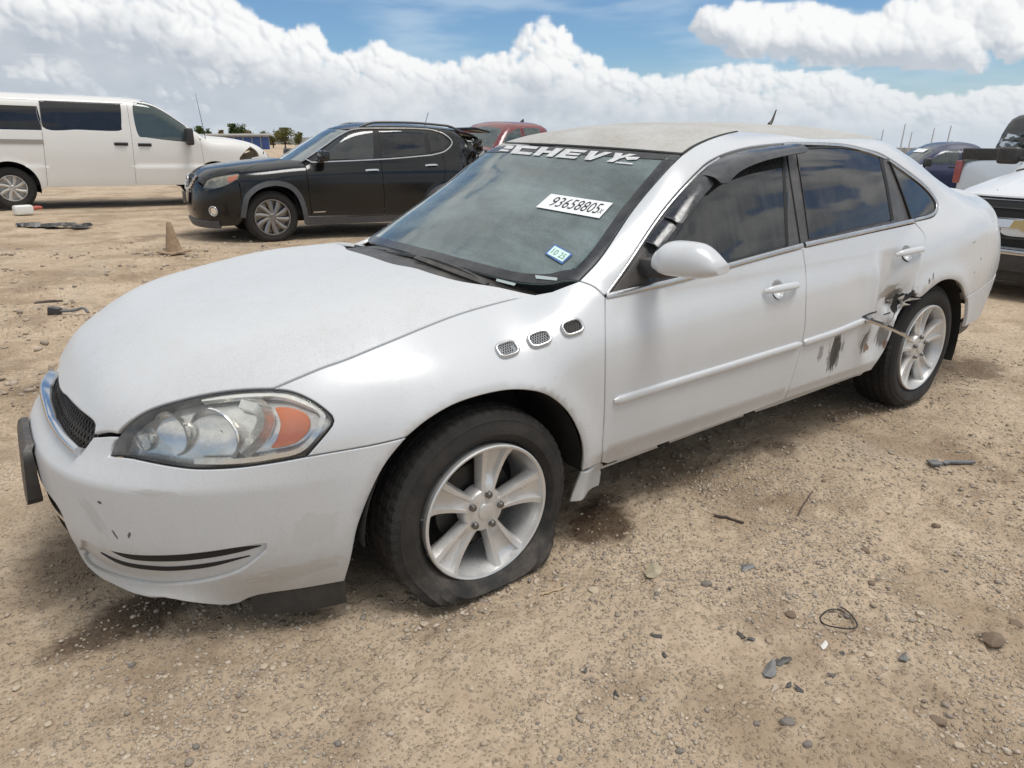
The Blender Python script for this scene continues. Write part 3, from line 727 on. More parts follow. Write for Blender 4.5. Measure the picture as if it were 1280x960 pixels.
    for sgn in (1, -1):
        mk = lambda o: o if sgn == 1 else None
        g = empty('fog_grille', parent=bumper)
        def addp(name, pts, mat, off, **kw):
            q = np.array(pts)*[sgn, 1]
            return panel(name, B.F, FR, q if sgn == 1 else q[::-1], mat, g, off=off, **kw)
        addp('recess', big(fogo, 1.03), MT['bumper'], -.012, h=.02, gap=0)
        for nm, up_, dn_ in (('upper_slot', [(130, 687.5), (150, 694), (178, 697.2), (220, 697.2), (263, 692.7), (300, 687), (326, 684.8)], [(326, 685.5), (300, 693), (263, 700.2), (220, 704.8), (178, 704.6), (152, 700), (130, 689)]),
                             ('lower_slot', [(122, 693.5), (140, 702), (160, 708), (190, 711.5), (220, 711.8), (263, 707), (312, 697.5)], [(312, 698.5), (263, 711.8), (220, 716.8), (190, 716.5), (160, 712.5), (140, 705.5), (122, 694.5)])):
            addp(nm, uv(P(np.vstack([spl(up_, n=30), spl(dn_, n=30)]))), MT['gap'], -.0095, h=.012, gap=0, depth=.002, roll=.0006)
    # black air deflector hanging under the near corner, and the licence plate bracket
    q0 = np.array([[-.70, -.69], [-.62, -.74], [-.54, -.775], [-.45, -.80]]); q = spl(np.c_[q0, np.zeros(4)], n=16)
    sweep('air_deflector', q+[0, 0, .118], MT['plastic'], root, r=1, prof=[(-.006, -.055), (.006, -.055), (.008, .055), (-.008, .055)], up=(0, 0, 1), smooth=False)
    sweep('air_deflector', (q+[0, 0, .118])*[1, -1, 1], MT['plastic'], root, r=1, prof=[(-.006, -.055), (.006, -.055), (.008, .055), (-.008, .055)], up=(0, 0, 1), smooth=False)
    V, Fc = [], []
    nu, nv = 24, 10; pl = []
    for j in range(nv):
        for i in range(nu):
            u = -.15+.30*i/(nu-1); v = .34+.19*j/(nv-1)
            # rounded ends
            e = abs(2*i/(nu-1)-1); hgt = 1-.30*max(0, e-.86)/.14
            pl.append((u, .43+(v-.43)*hgt))
    O, D = FR.ray(np.array(pl)); Q = trace(B.F, O, D); n = grad(B.F, Q); n[:, 2] *= .2
    tilt = (.52-Q[:, 2:3])*.10
    A = Q+n*(.030+tilt); Bk = Q+n*.006
    V = np.vstack([A, Bk]); k = nu*nv
    for j in range(nv-1):
        for i in range(nu-1):
            a = j*nu+i; Fc += [(a, a+nu, a+nu+1, a+1), (k+a, k+a+1, k+a+nu+1, k+a+nu)]
    ring = [i for i in range(nu)]+[j*nu+nu-1 for j in range(1, nv)]+[(nv-1)*nu+i for i in range(nu-2, -1, -1)]+[j*nu for j in range(nv-2, 0, -1)]
    for a, b in zip(ring, ring[1:]+ring[:1]): Fc.append((a, b, k+b, k+a))
    add_mesh('plate_bracket', V, Fc, MT['plastic'], root, True, angle=40)
    # --- grille: dark recess, mesh, bright surround
    gt2 = uv(np.array([[a, b, 0] for a, b in np.vstack([front[::-1], gtop[::-1][1:]])])); 
    def ontop(q):
        O = np.c_[q, np.full(len(q), 3.)]; return trace(B.L, O, np.tile([0, 0, -1.], (len(q), 1)))
    up3 = ontop(np.vstack([front[::-1], gtop[::-1][1:]])); upuv = uv(up3)
    half = np.vstack([upuv, grill_end[::-1][1:], glow[1:], top_c[::-1][1:]])
    gp = sym(half[:, ::-1])[:, ::-1]
    gr = empty('grille', parent=root)
    panel('recess', B.F, FR, big(gp, 1.02), MT['gap'], gr, h=.03, off=-.055, gap=0)
    lower = np.vstack([top_c[:-1], glow[::-1]]); full = np.vstack([(lower*[-1, 1])[::-1], lower[1:]])
    O, D = FR.ray(full); Q = trace(B.F, O, D); n = grad(B.F, Q)
    Q = spl(Q, n=70); n = grad(B.F, Q)
    sweep('surround', Q+n*.004+[0, 0, .012], MT['chrome'], gr, prof=[(-.012, -.03), (.012, -.03), (.012, .002), (.006, .008), (-.006, .008), (-.012, .002)], r=1, up=n)
    # egg-crate mesh: two families of slanted wires in the recess
    u0 = float(np.abs(gp[:, 0]).max()); wires = []
    bmv, bmf = [], []
    def wire(a, b):
        pts = np.linspace(a, b, 14); ok = inside(gp, pts)
        if ok.sum() < 2: return
        O, D = FR.ray(pts); Q = trace(B.F, O, D); nn = grad(B.F, Q); Q = Q-nn*.030
        for s0, s1, o0, o1, n0 in zip(Q[:-1], Q[1:], ok[:-1], ok[1:], nn[:-1]):
            if not (o0 and o1): continue
            d = s1-s0; d /= np.linalg.norm(d)+1e-9; w = np.cross(d, n0)*.0022; t = n0*.006; bs = len(bmv)
            for e in (s0, s1):
                for c in (-w-t, w-t, w*.5+t, -w*.5+t): bmv.append(e+c)
            for k in range(4): bmf.append((bs+k, bs+(k+1) % 4, bs+4+(k+1) % 4, bs+4+k))
    zlo, zhi = gp[:, 1].min(), gp[:, 1].max(); hh = zhi-zlo
    for u in np.arange(-u0-.3, u0+.3, .022):
        wire(np.array([u, zlo]), np.array([u+hh*.62, zhi])); wire(np.array([u, zlo]), np.array([u-hh*.62, zhi]))
    tag(add_mesh('mesh', bmv, bmf, MT['plastic'], gr, False), kind='stuff')
    # --- headlights
    HD = Dir((.62, .70, -.35), (.748, -.664, 0), (0, 0, 0)); HD.e2 = np.cross(HD.d, HD.e1); HD.e2 /= np.linalg.norm(HD.e2); HD.e1 = np.cross(HD.e2, HD.d)
    lout = np.vstack([hl_top, hl_out[1:], hl_bot[1:-1]])
    luv = HD.uv(lout)
    def lamp(sgn):
        h = empty('headlight', parent=root)
        made = []
        def ad(o): made.append(o); return o
        ad(panel('lens', B.F, HD, luv, MT['lens'], h, h=.02, gap=.004, depth=.006))
        ad(panel('bezel_seal', B.F, HD, luv, MT['gap'], h, h=.03, off=-.004, gap=.0005, depth=.03, holes=[inset(densify(luv if area2(luv) > 0 else luv[::-1], .012), .0055)], roll=.001))
        ad(panel('housing', B.F, HD, luv, MT['bezel'], h, h=.02, off=-.05, gap=.002, depth=.004))
        # amber side reflector
        am = HD.uv(P(spl([(343, 508), (362, 508), (381, 515), (388, 527), (383, 543), (366, 556), (338, 561), (345, 550), (350, 530), (346, 515)], n=40, closed=True)))
        o = ad(panel('turn_signal', B.F, HD, am, MT['amber'], h, h=.012, off=-.010, gap=0, depth=.03))
        # silver surrounds and round reflectors sunk into the housing
        fx = np.array([-.80, -.30, -.05]); fx = fx/np.linalg.norm(fx); fx = np.array([-.86, -.50, .03]); fx /= np.linalg.norm(fx)
        def bowl(px, rad, name, deep=.055, sx=1.):
            c = P([px])[0]; nrm = grad(B.F, c[None])[0]; c = c-nrm*.040
            rx = np.cross(fx, [0, 0, 1]); rx /= np.linalg.norm(rx); rz = np.cross(rx, fx)
            prof = [(rad*1.10, .002), (rad*1.07, .006), (rad, .004), (rad*.9, -.22*deep), (rad*.72, -.50*deep), (rad*.45, -.78*deep), (rad*.22, -.93*deep), (rad*.18, -.95*deep)]
            n = 40; V, Fc = [], []
            for i in range(n):
                t = 2*math.pi*i/n
                for r_, o_ in prof: V.append(c+(rx*math.cos(t)*sx+rz*math.sin(t))*r_+fx*o_)
            k = len(prof)
            for i in range(n):
                for q in range(k-1): Fc.append((i*k+q, i*k+q+1, ((i+1) % n)*k+q+1, ((i+1) % n)*k+q))
            V.append(c-fx*deep*.95); Fc += [(i*k+k-1, n*k, ((i+1) % n)*k+k-1) for i in range(n)]
            o = ad(add_mesh(name, V, Fc, MT['reflector'], h, True, angle=50))
            bulb = []
            Pb = [c-fx*deep*.93, c-fx*deep*.45, c-fx*deep*.30]
            b = ad(sweep('bulb', spl(Pb, n=6), MT['paper'], h, r=rad*.13, n=10, up=rz))
        bowl((203, 541), .058, 'high_beam_reflector'); bowl((262, 543), .072, 'low_beam_reflector', sx=1.1); bowl((166, 552), .026, 'parking_reflector', .03)
        # curved silver blade between the low beam and the turn signal
        bl = P(spl([(300, 497), (322, 505), (330, 522), (322, 545), (300, 568)], n=20)); n = grad(B.F, bl)
        ad(sweep('trim_blade', bl-n*.030, MT['reflector'], h, r=1, prof=[(-.022, -.01), (.022, -.01), (.022, .012), (.0, .020), (-.022, .006)], up=n))
        bl = P(spl([(250, 497), (300, 492), (345, 491), (378, 500), (404, 519), (380, 560), (340, 572), (290, 578), (240, 578)], n=40)); n = grad(B.F, bl)
        ad(sweep('rim_trim', bl-n*.014, MT['bezel'], h, r=1, prof=[(-.007, -.02), (.007, -.02), (.007, .004), (-.007, .004)], up=n))
        return h, made
    h, made = lamp(1)
    h2 = empty('headlight', parent=root)
    for o in made: mirror_obj(o, parent=h2)
    # --- doors
    bgap = P(spl([(1003.5, 309), (1008, 345), (1007.5, 380), (1006, 410), (1000, 440), (990, 475), (981, 499)], n=30))
    dbot = P(spl([(752, 583), (755, 582), (840, 551), (932, 518), (981, 499)], n=30), B.F)
    belt_f = P(spl([(757, 371), (800, 362), (850, 349), (915, 332), (960, 320), (1003.5, 309)], n=30), B.L)
    belt_f = P(spl([(757, 372), (800, 364), (850, 352), (915, 334), (960, 321.5), (1003.5, 310)], n=30))
    belt_r = P(spl([(1003.5, 310), (1050, 299), (1083, 292), (1144, 279)], n=24))
    rdr = P(spl([(1144, 279), (1155, 292), (1157, 305), (1152.5, 327), (1146, 347), (1139, 367)], n=24))
    rarch_d = P(spl([(1139, 367), (1122, 396), (1114, 419), (1104, 441), (1089, 463)], n=20))
    rbot = P(spl([(1089, 463), (1040, 479), (981, 499)], n=16))
    ds = OBL(8)
    def recess_hole(px):
        c = ds.uv(P([px]))[0]; a = np.linspace(0, 2*np.pi, 28, endpoint=False); return np.stack([c[0]+np.cos(a)*.0385, c[1]+np.sin(a)*.0365], 1)
    def handle(px, parent, rec_px):
        """pull handle over a round finger recess"""
        c = P([px])[0]; n = grad(B.L, c[None])[0]; t = np.array([1, 0, .035]); t -= n*(t@n); t /= np.linalg.norm(t); v = np.cross(n, t); v = v*np.sign(v[2])
        k = 26; V, Fc = [(c-n*.0235)], []
        for j, (rr, dd) in enumerate([(.010, -.023), (.020, -.020), (.031, -.010), (.037, .0008), (.040, .0014)]):
            for i in range(k):
                a = 2*math.pi*i/k; V.append(c+t*math.cos(a)*rr*1.05+v*math.sin(a)*rr+n*dd)
        Fc += [(0, 1+i, 1+(i+1) % k) for i in range(k)]
        for j in range(4):
            for i in range(k): Fc.append((1+j*k+i, 1+(j+1)*k+i, 1+(j+1)*k+(i+1) % k, 1+j*k+(i+1) % k))
        made = [add_mesh('finger_recess', [np.asarray(q) for q in V], Fc, MT['paint'], parent, True)]
        s = np.linspace(-1, 1, 22); hump = (1-s**4)
        pts = c+t*(s*.112+.010)[:, None]+n*(.010+.022*hump)[:, None]+v*(.002-.004*s)[:, None]
        w = (.55+.45*(1-np.abs(s)**6))
        prof = [(math.cos(a)*.0150, math.sin(a)*.0085) for a in np.linspace(0, 2*math.pi, 12, endpoint=False)]
        made.append(sweep('handle', pts, MT['paint'], parent, r=w, prof=prof, up=n))
        q = c+t*.098+n*.0205
        made.append(sweep('lock', [q-n*.003, q+n*.0062], MT['plastic'], parent, r=.0075, n=12, up=v))
        return made
    def both(objs, parent2):
        for o in objs: mirror_obj(o, parent=parent2)
    dfo = np.vstack([door_f, dbot[2:], bgap[::-1][1:], belt_f[::-1][1:-1]])
    fd = panel('front_door', B.F, ds, ds.uv(dfo), MT['paint'], root, h=.03, holes=[recess_hole((973, 362))], depth=.010); fd2 = mirror_obj(fd)
    both(handle((973, 362), fd, None), fd2)
    rdo = np.vstack([bgap, rbot[::-1][1:], rarch_d[::-1][1:], rdr[::-1][1:], belt_r[::-1][1:-1]])
    rd = panel('rear_door', B.F, ds, ds.uv(rdo), MT['rear_door'], root, h=.018, holes=[recess_hole((1134, 317))], depth=.010); tag(rd, 'dented and scuffed rear door'); rd2 = mirror_obj(rd)
    both(handle((1134, 317), rd, None), rd2)
    # side mouldings
    def moulding(px, parent, name='side_moulding', r=1.):
        Q = P(spl(px, n=40), B.L); n = grad(B.L, Q)
        e = np.interp(np.linspace(0, 1, 40), [0, .02, .98, 1], [.5, 1, 1, .5])*r
        return sweep(name, Q+n*.002, MT['paint'], parent, r=e, prof=[(-.017, -.003), (.017, -.003), (.016, .004), (.011, .009), (-.011, .010), (-.016, .005)], up=n)
    both([moulding([(767, 502), (850, 476.5), (930, 452), (1001, 430)], fd)], fd2)
    both([moulding([(1004, 429), (1040, 417), (1080, 401)], rd)], rd2)
    # the loose end of the moulding standing off the door over the wheel
    a = P([(1079, 398)])[0]; e = px_plane([(1134, 421)], 1, -1.02)[0]
    sweep('loose_moulding', spl([a+[0, -.012, 0], (a+e)/2+[0, -.02, .004], e], n=12), MT['chrome'], rd, r=1, prof=[(-.019, -.005), (.019, -.005), (.017, .006), (-.017, .006)], up=(0, -.35, 1))
    # torn metal where the door edge meets the arch: dark hole, bent flaps of skin, a peeled strip
    hole = spl([(1113, 383), (1118, 371), (1127, 366), (1141, 366.5), (1136, 373), (1128, 377), (1122, 384), (1118, 394)], n=40, closed=True)
    hp = ds.uv(P(hole)); rr_h = np.random.default_rng(4); hp = hp+rr_h.normal(0, .004, hp.shape); panel('torn_hole', B.F, ds, hp, MT['gap'], rd, h=.02, off=.0035, gap=0, depth=.004)
    flm = simple('bent_metal', (.24, .22, .195), .6, .2, var=.75, vscale=30, dust=.3)
    for (a_, b_, tip, out_) in [((1121, 373), (1131, 368), (1124, 380), .012), ((1128, 377), (1137, 372), (1148, 372), .014), ((1122, 385), (1127, 378), (1134, 381), .018), ((1117, 394), (1121, 386), (1112, 402), .010), ((1113, 380), (1116, 373), (1106, 375), .006)]:
        A_, B_, T_ = P([a_])[0], P([b_])[0], P([tip])[0]; nT = grad(B.F, T_[None])[0]; T_ = T_+nT*out_; M_ = (A_+B_+T_)/3+nT*out_*.5; th = nT*.003
        top_ = [A_+nT*.004, B_+nT*.004, T_, M_]; V_ = top_+[q-th for q in top_]
        add_mesh('torn_flap', V_, [(0, 1, 3), (1, 2, 3), (2, 0, 3), (5, 4, 7), (6, 5, 7), (4, 6, 7), (0, 4, 5, 1), (1, 5, 6, 2), (2, 6, 4, 0)], flm, rd, False)
    for k, l in enumerate([[(1078, 396), (1090, 391), (1110, 386), (1117, 384)], [(1082, 402), (1092, 397), (1112, 391)]]):
        Q = P(spl(l, n=12), B.L); n = grad(B.L, Q); sweep('clip_slot', Q+n*.001, MT['gap'], rd, r=.004, n=6, up=n)
    # rocker panel below the doors
    rk_bot = P(spl([(757, 592), (842, 562), (932, 528), (977, 513), (1020, 497), (1085, 471)], n=30))
    rk = np.vstack([dbot, rbot[::-1][1:], rk_bot[::-1]])
    rp = panel('rocker_panel', lambda q: B.L(q)+.012, ds, ds.uv(rk), MT['bumper'], root, h=.02, gap=.001); mirror_obj(rp)
    for (ax, ay, bx, by) in [(757, 584, 773, 578.5), (826, 561.5, 838, 557), (934, 522, 945, 518)]:
        Q = P([(ax, ay), (bx, by)]); n = grad(B.L, Q); sweep('jack_slot', Q-n*.0165, MT['gap'], rp, r=1, prof=[(-.007, -.006), (.007, -.006), (.007, .006), (-.007, .006)], up=n)
    # splash lip behind the front wheel
    q = P([(727, 591), (753, 580), (758, 592), (757, 610), (735, 619), (711, 627)])
    lipn = np.array([.1, -1, .1])
    lipo = panel('splash_guard', lambda z: B.L(z)-.012*sstep(z[..., 2], .28, .14), ds, ds.uv(densify(q, .01)), MT['bumper'], root, h=.015, gap=.0005, depth=.012); mirror_obj(lipo)
    # --- body side: roof rail, A pillar, C pillar and quarter panel as one pressing
    dlo_top = spl([(757, 369), (780, 336), (826, 266), (872, 214), (896, 196), (933, 184), (977, 178.5), (1000, 177.5), (1050, 179), (1083, 186), (1108, 195), (1150, 225), (1169, 246), (1174, 260), (1167, 271), (1144, 277)], n=110)
    dlo3 = P(dlo_top)
    ws_edge = P(spl([(724, 351), (751.5, 321), (790.5, 263), (830, 216), (854, 192)], n=36))
    rs = spl([(854, 192), (867, 182.5), (885, 174), (905, 167.5), (921, 164)], n=16)
    roof_seam = P(rs)
    # beyond that the seam runs out of sight along the roof: carry it on at the same spacing from the side
    e = roof_seam[-1]
    tail = [(e[0], e[1]), (1.95, -.600), (2.3, -.590), (2.62, -.575)]
    tl = trace(B.G, np.c_[spl(tail, n=24), np.full(24, 3.)], np.tile([0, 0, -1.], (24, 1)))[1:]
    # rear window edge down to the deck, then along the deck gap to the tail
    bw = trace(B.F, np.c_[spl([(2.62, -.575), (2.85, -.60), (3.12, -.63), (3.30, -.655)], n=20), np.full(20, 3.)], np.tile([0, 0, -1.], (20, 1)))[1:]
    dk = trace(B.F, np.c_[spl([(3.30, -.655), (3.5, -.67), (3.72, -.665), (3.86, -.64)], n=14), np.full(14, 3.)], np.tile([0, 0, -1.], (14, 1)))[1:]
    rear_e = trace(B.F, np.c_[np.full(16, 4.5), np.linspace(-.645, -.72, 16)*0-.66, np.linspace(1.02, .60, 16)]+0, np.tile([-1., 0, 0], (16, 1)))
    # quarter lower edge: bumper joint, arch
    qb = P(spl([(1207, 372), (1225, 361), (1241, 349)], n=12))
    q_arch = P(spl([(1139, 367), (1149, 373), (1164, 361), (1177, 352), (1190, 350), (1201, 356), (1207, 372)], n=26)[2:])
    sd_ = Dir((.10, .80, -.60), (1, 0, 0), (0, 0, 1)); sd_.e1 = np.array([1., -.10/.8, 0]); sd_.e1 -= sd_.d*(sd_.e1@sd_.d); sd_.e1 /= np.linalg.norm(sd_.e1); sd_.e2 = np.cross(sd_.e1, sd_.d); sd_.e2 *= np.sign(sd_.e2[2])
    tail_top = dk[-1]; qend = qb[-1]
    tl_edge = trace(B.F, np.array([[4.6, y, z] for y, z in zip(np.linspace(tail_top[1], -.78, 14), np.linspace(tail_top[2]-.02, qend[2], 14))]), np.tile([-1., .12, 0], (14, 1)))
    side = np.vstack([ws_edge, roof_seam[1:], tl, bw, dk, tl_edge[1:-1], qb[::-1], q_arch[::-1], rdr[::-1][1:-1], dlo3[::-1], seam_b[::-1][1:]])
    ss = panel('body_side', B.F, sd_, sd_.uv(side), MT['quarter'], root, h=.03); mirror_obj(ss)
    # --- roof
    hdr = spl([(628.5, 178), (700, 181), (780, 186), (854, 192)], n=30); h3 = px_on(B.G, hdr); h3 = h3[h3[:, 1] <= -.0]
    rf = np.vstack([[[h3[0][0]-.004, 0]], h3[:, :2], roof_seam[1:, :2], tl[:, :2], spl([(2.62, -.575), (2.675, -.3), (2.69, 0)], n=12)[1:]])
    roof = panel('roof', B.G, TOP, sym(rf), MT['roof'], root, h=.045)
    # rear window and deck lid and tail
    bwo = np.vstack([spl([(2.69, 0), (2.675, -.3), (2.62, -.575)], n=12), bw[:, :2], spl([(3.30, -.655), (3.36, -.3), (3.37, 0)], n=10)[1:]])
    panel('rear_window', B.F, TOP, sym(bwo), MT['rearglass'], root, h=.05)
    dlid = np.vstack([spl([(3.37, 0), (3.36, -.3), (3.30, -.655)], n=10), dk[:, :2], spl([(3.86, -.64), (3.985, -.3), (4.0, 0)], n=10)[1:]])
    panel('trunk_lid', B.F, TOP, sym(dlid), MT['hood'], root, h=.045)
    RC = Cyl(2.6, 1)
    te = RC.uv(tl_edge); qbu = RC.uv(qb)
    tz = 1.075
    tail_half = np.vstack([[[0, tz]], [[te[0, 0]*.5, tz-.01]], te])
    half = np.vstack([[[0, 1.02]], RC.uv(trace(B.F, np.array([[4.8, -.62, 1.0]]), np.array([[-1., 0, 0]]))), te[2:], [[te[-1, 0], .62]], [[0, .62]]])
    tlm = np.vstack([te[2:-1], [[te[-1, 0]*.62, .70]], [[te[2, 0]*.60, .93]]])
    lampp = panel('tail_light', B.F, RC, tlm, MT['redlens'], root, h=.03, off=.003, gap=.001); mirror_obj(lampp)
    tp = np.vstack([[[0, .99]], [[te[2, 0]*.60, .955]], [[te[-1, 0]*.62, .70]], [[0, .70]]])
    panel('trunk_face', B.F, RC, sym(tp[:, ::-1])[:, ::-1], MT['paint'], root, h=.05)
    c0 = qb[0]; cr = math.hypot(c0[0]-2.82, c0[2]-.31); a0 = math.atan2(c0[2]-.31, c0[0]-2.82)
    aa = np.linspace(a0, .16, 12); arc = trace(B.L, np.array([[2.82+(cr+.03*k/11)*math.cos(q), -3, .31+(cr+.03*k/11)*math.sin(q)] for k, q in enumerate(aa)]), np.tile([0, 1., 0], (12, 1)))
    rbj = RC.uv(arc); zb = rbj[-1, 1]
    rb = np.vstack([[[0, .695]], [[te[-1, 0]*.62, .695]], [[te[-1, 0], qbu[-1, 1]]], qbu[::-1][1:], rbj[1:], [[rbj[-1, 0]*.8, zb-.01]], [[rbj[-1, 0]*.5, zb-.02]], [[0, zb-.02]]])
    panel('rear_bumper', B.F, RC, sym(rb[:, ::-1])[:, ::-1], MT['bumper'], root, h=.04)
    vl = np.vstack([[[0, zb]], [[rbj[-1, 0]*.97, zb+.02]], [[rbj[-1, 0]*.97, zb-.07]], [[rbj[-1, 0]*.5, zb-.10]], [[0, zb-.10]]])
    panel('rear_valance', lambda q: B.F(q)+.03, RC, sym(vl[:, ::-1])[:, ::-1], MT['plastic'], root, h=.05)
    # --- windshield
    wg = lambda q: B.G(q)
    wsl = ws_edge[:, :2]; base = spl([(.25, 0), (.265, -.3), (.31, -.55), (.38, -.69), tuple(wsl[0]+[-.015, .02])], n=24)
    wo = np.vstack([base[:-1], wsl, h3[::-1][:, :2][1:], [[h3[0][0]-.004, 0]]])
    wo[-len(h3):, 0] -= .004
    wsd = panel('windshield', wg, TOP, sym(wo), MT['windshield'], root, h=.04, off=-.004, gap=.003, depth=.006)
    fr = sym(wo); frs = densify(fr if area2(fr) > 0 else fr[::-1], .02); inn = inset(frs, .045)
    panel('glass_border', wg, TOP, fr, MT['frit'], wsd, h=.05, off=-.0015, gap=.004, depth=.002, roll=.0005, holes=[inn])
    # sun strip along the header
    # --- cowl and wipers
    cw = np.vstack([spl([(.05, 0), (.055, -.25), (.075, -.47), (.125, -.60), (.26, -.69), (.36, -.75)], n=20), spl([(.43, -.735), (.40, -.66), (.33, -.52), (.285, -.3), (.27, 0)], n=20)])
    panel('cowl', lambda q: q[..., 2]-(.962-.085*np.clip((np.abs(q[..., 1])-.2)/.55, 0, 1)**2), TOP, sym(cw), MT['plastic'], root, h=.04, off=-.012, gap=0)
    def wiper(px, wid=1.):
        Q = px_on(lambda q: B.G(q)-.012, spl(px, n=30)); n = grad(B.G, Q); return Q, n
    Q, n = wiper([(484, 317), (510, 320), (545, 327), (580, 340), (608, 355)])
    w = empty('wiper', parent=root)
    sweep('blade', Q, MT['plastic'], w, r=1, prof=[(-.006, -.010), (.006, -.010), (.008, .006), (0, .012), (-.008, .006)], up=n)
    arm = px_on(lambda q: B.G(q)-.035, spl([(520, 322), (560, 337), (600, 352), (609, 356)], n=20)); na = grad(B.G, arm)
    sweep('arm', arm, MT['plastic'], w, r=1, prof=[(-.011, -.004), (.011, -.004), (.009, .006), (-.009, .006)], up=na)
    w2 = empty('wiper', parent=root)
    Q2 = trace(lambda q: B.G(q)-.010, np.c_[spl([(.27, .60), (.245, .50), (.225, .35), (.22, .18)], n=24), np.full(24, 3.)], np.tile([0, 0, -1.], (24, 1)))
    sweep('blade', Q2, MT['plastic'], w2, r=1, prof=[(-.006, -.010), (.006, -.010), (.008, .006), (0, .012), (-.008, .006)], up=grad(B.G, Q2))
    # --- side windows: black frame sheet, glass, bright mouldings
    belt_px = spl([(757, 371), (800, 362), (850, 351), (915, 332.5), (960, 320), (1003.5, 308.5), (1050, 298), (1083, 290.5), (1144, 277.5)], n=60)
    gs = lambda q: B.F(q)
    GD = OBL(20)
    dl = np.vstack([dlo3, P(belt_px)[::-1][1:-1]])
    fr_ = panel('window_frame', gs, GD, GD.uv(dl), MT['pillar'], root, h=.03, off=-.010, gap=-.002, depth=.008); fr2 = mirror_obj(fr_)
    g1 = P(np.vstack([spl([(768, 362), (800, 321), (838, 270), (873, 226), (902, 206), (940, 194), (978, 189)], n=40), [(984, 306)], spl([(984, 306), (915, 325), (850, 343), (768, 363)], n=30)[1:]]), gs)
    g2 = P(np.vstack([spl([(996, 186), (1045, 184.5), (1085, 190), (1104, 198)], n=24), spl([(1104, 198), (1112, 236), (1117, 274)], n=14)[1:], spl([(1117, 274), (1066, 286), (1013, 299)], n=16)[1:], spl([(1013, 299), (1005, 240), (996, 186)], n=14)[1:-1]]), gs)
    g3 = P(np.vstack([spl([(1114, 202), (1150, 230), (1165, 247), (1169.5, 258), (1164, 266.5), (1141, 272.5)], n=30), spl([(1141, 272.5), (1129, 238), (1114, 202)], n=14)[1:-1]]), gs)
    def gl(name, poly, mat, par):
        o = panel(name, gs, GD, GD.uv(poly), mat, par, h=.03, off=-.004, gap=.001, depth=.004, roll=.001); return o
    o1 = gl('side_window', g1, MT['sideglass'], root); mirror_obj(o1)
    o2 = gl('side_window', g2, MT['rearglass'], root); mirror_obj(o2)
    o3 = gl('quarter_window', g3, MT['rearglass'], root); mirror_obj(o3)
    def trim(name, px, mat, w, h, par, o=0., fn=B.F, n=60, m=True):
        Q = P(spl(px, n=n), fn); nn = grad(fn, Q)
        ob = sweep(name, Q+nn*o, mat, par, r=1, prof=[(-w, -.006), (w, -.006), (w, h*.5), (w*.6, h), (-w*.6, h), (-w, h*.5)], up=nn)
        if m: mirror_obj(ob)
        return ob
    trim('belt_moulding', [(758, 370.5), (800, 361), (850, 349.5), (915, 331), (960, 318.5), (1003, 307)], MT['trimbright'], .010, .006, root)
    trim('belt_moulding', [(1006, 306), (1050, 296.5), (1083, 289), (1142, 276)], MT['trimbright'], .010, .006, root)
    trim('pillar_moulding', [(759, 367), (782, 335), (828, 267), (874, 216), (899, 198)], MT['trimbright'], .005, .004, root)
    trim('roof_rail_moulding', [(979, 181), (1000, 180), (1050, 182), (1083, 189), (1107, 198)], MT['trimbright'], .008, .005, root)
    trim('quarter_moulding', [(1111, 200), (1150, 228.5), (1167, 247), (1171, 259), (1165, 268.5), (1143, 275)], MT['trimbright'], .007, .004, root)
    trim('b_pillar_seam', [(984, 182), (1003, 305)], MT['gap'], .003, .002, root, -.008)
    trim('window_rubber', [(980, 196), (985, 306)], MT['gap'], .010, .002, root, -.004)
    trim('window_rubber', [(1102, 197), (1110, 236), (1116.5, 275)], MT['gap'], .014, .002, root, -.003)
    trim('window_rubber', [(1113, 200), (1128, 238), (1140, 273)], MT['gap'], .005, .002, root, -.003)
    trim('window_rubber', [(876, 224), (902, 205), (940, 193), (980, 188)], MT['gap'], .008, .002, root, -.003)
    trim('window_rubber', [(996, 185), (1045, 183.5), (1085, 189), (1104, 197)], MT['gap'], .006, .002, root, -.003)
    trim('window_rubber', [(1114, 201), (1150, 229.5), (1166, 247), (1170, 258)], MT['gap'], .005, .002, root, -.003)
    trim('roof_drip_moulding', [(853, 192.5), (867, 183), (885, 174.5), (905, 168), (921, 164.5)], MT['gap'], .006, .003, root)
    trim('header_seal', [(628.5, 178.3), (700, 181.3), (780, 186.3), (853, 192)], MT['gap'], .006, .002, root, fn=B.G, m=False)
    # smoked rain visor: front leg down the A pillar in two pieces and a bulged hood over the window
    def visor(px, wid, bul, name='rain_visor'):
        Q = P(spl(px, n=40), B.F); nn = grad(B.F, Q)
        s = np.linspace(0, 1, 40); T = np.gradient(Q, axis=0); T /= np.linalg.norm(T, axis=1, keepdims=True); A = np.cross(nn, T); A *= np.sign(A[:, 2:3]+1e-6)*-1
        V, Fc = [], []; K = 9
        wv = np.interp(s, [0, .04, .96, 1], [.8, 1, 1, .85])*wid
        for i in range(40):
            for j in range(K):
                t = j/(K-1); o_ = .004+bul*math.sin(min(1, t*1.25)*math.pi*.5)
                V.append(Q[i]+A[i]*wv[i]*t+nn[i]*o_)
        for i in range(40):
            for j in range(K):
                V.append(np.array(V[i*K+j])-nn[i]*.004)
        k = 40*K
        for i in range(39):
            for j in range(K-1):
                a = i*K+j; Fc += [(a, a+1, a+K+1, a+K), (k+a, k+a+K, k+a+K+1, k+a+1)]
            Fc += [(i*K, i*K+K, k+i*K+K, k+i*K), (i*K+K-1, k+i*K+K-1, k+i*K+2*K-1, i*K+2*K-1)]
        for i in (0, 39): Fc += [(i*K+j, i*K+j+1, k+i*K+j+1, k+i*K+j) for j in range(K-1)]
        o = add_mesh(name, V, Fc, MT['visor'], root, True, angle=45)
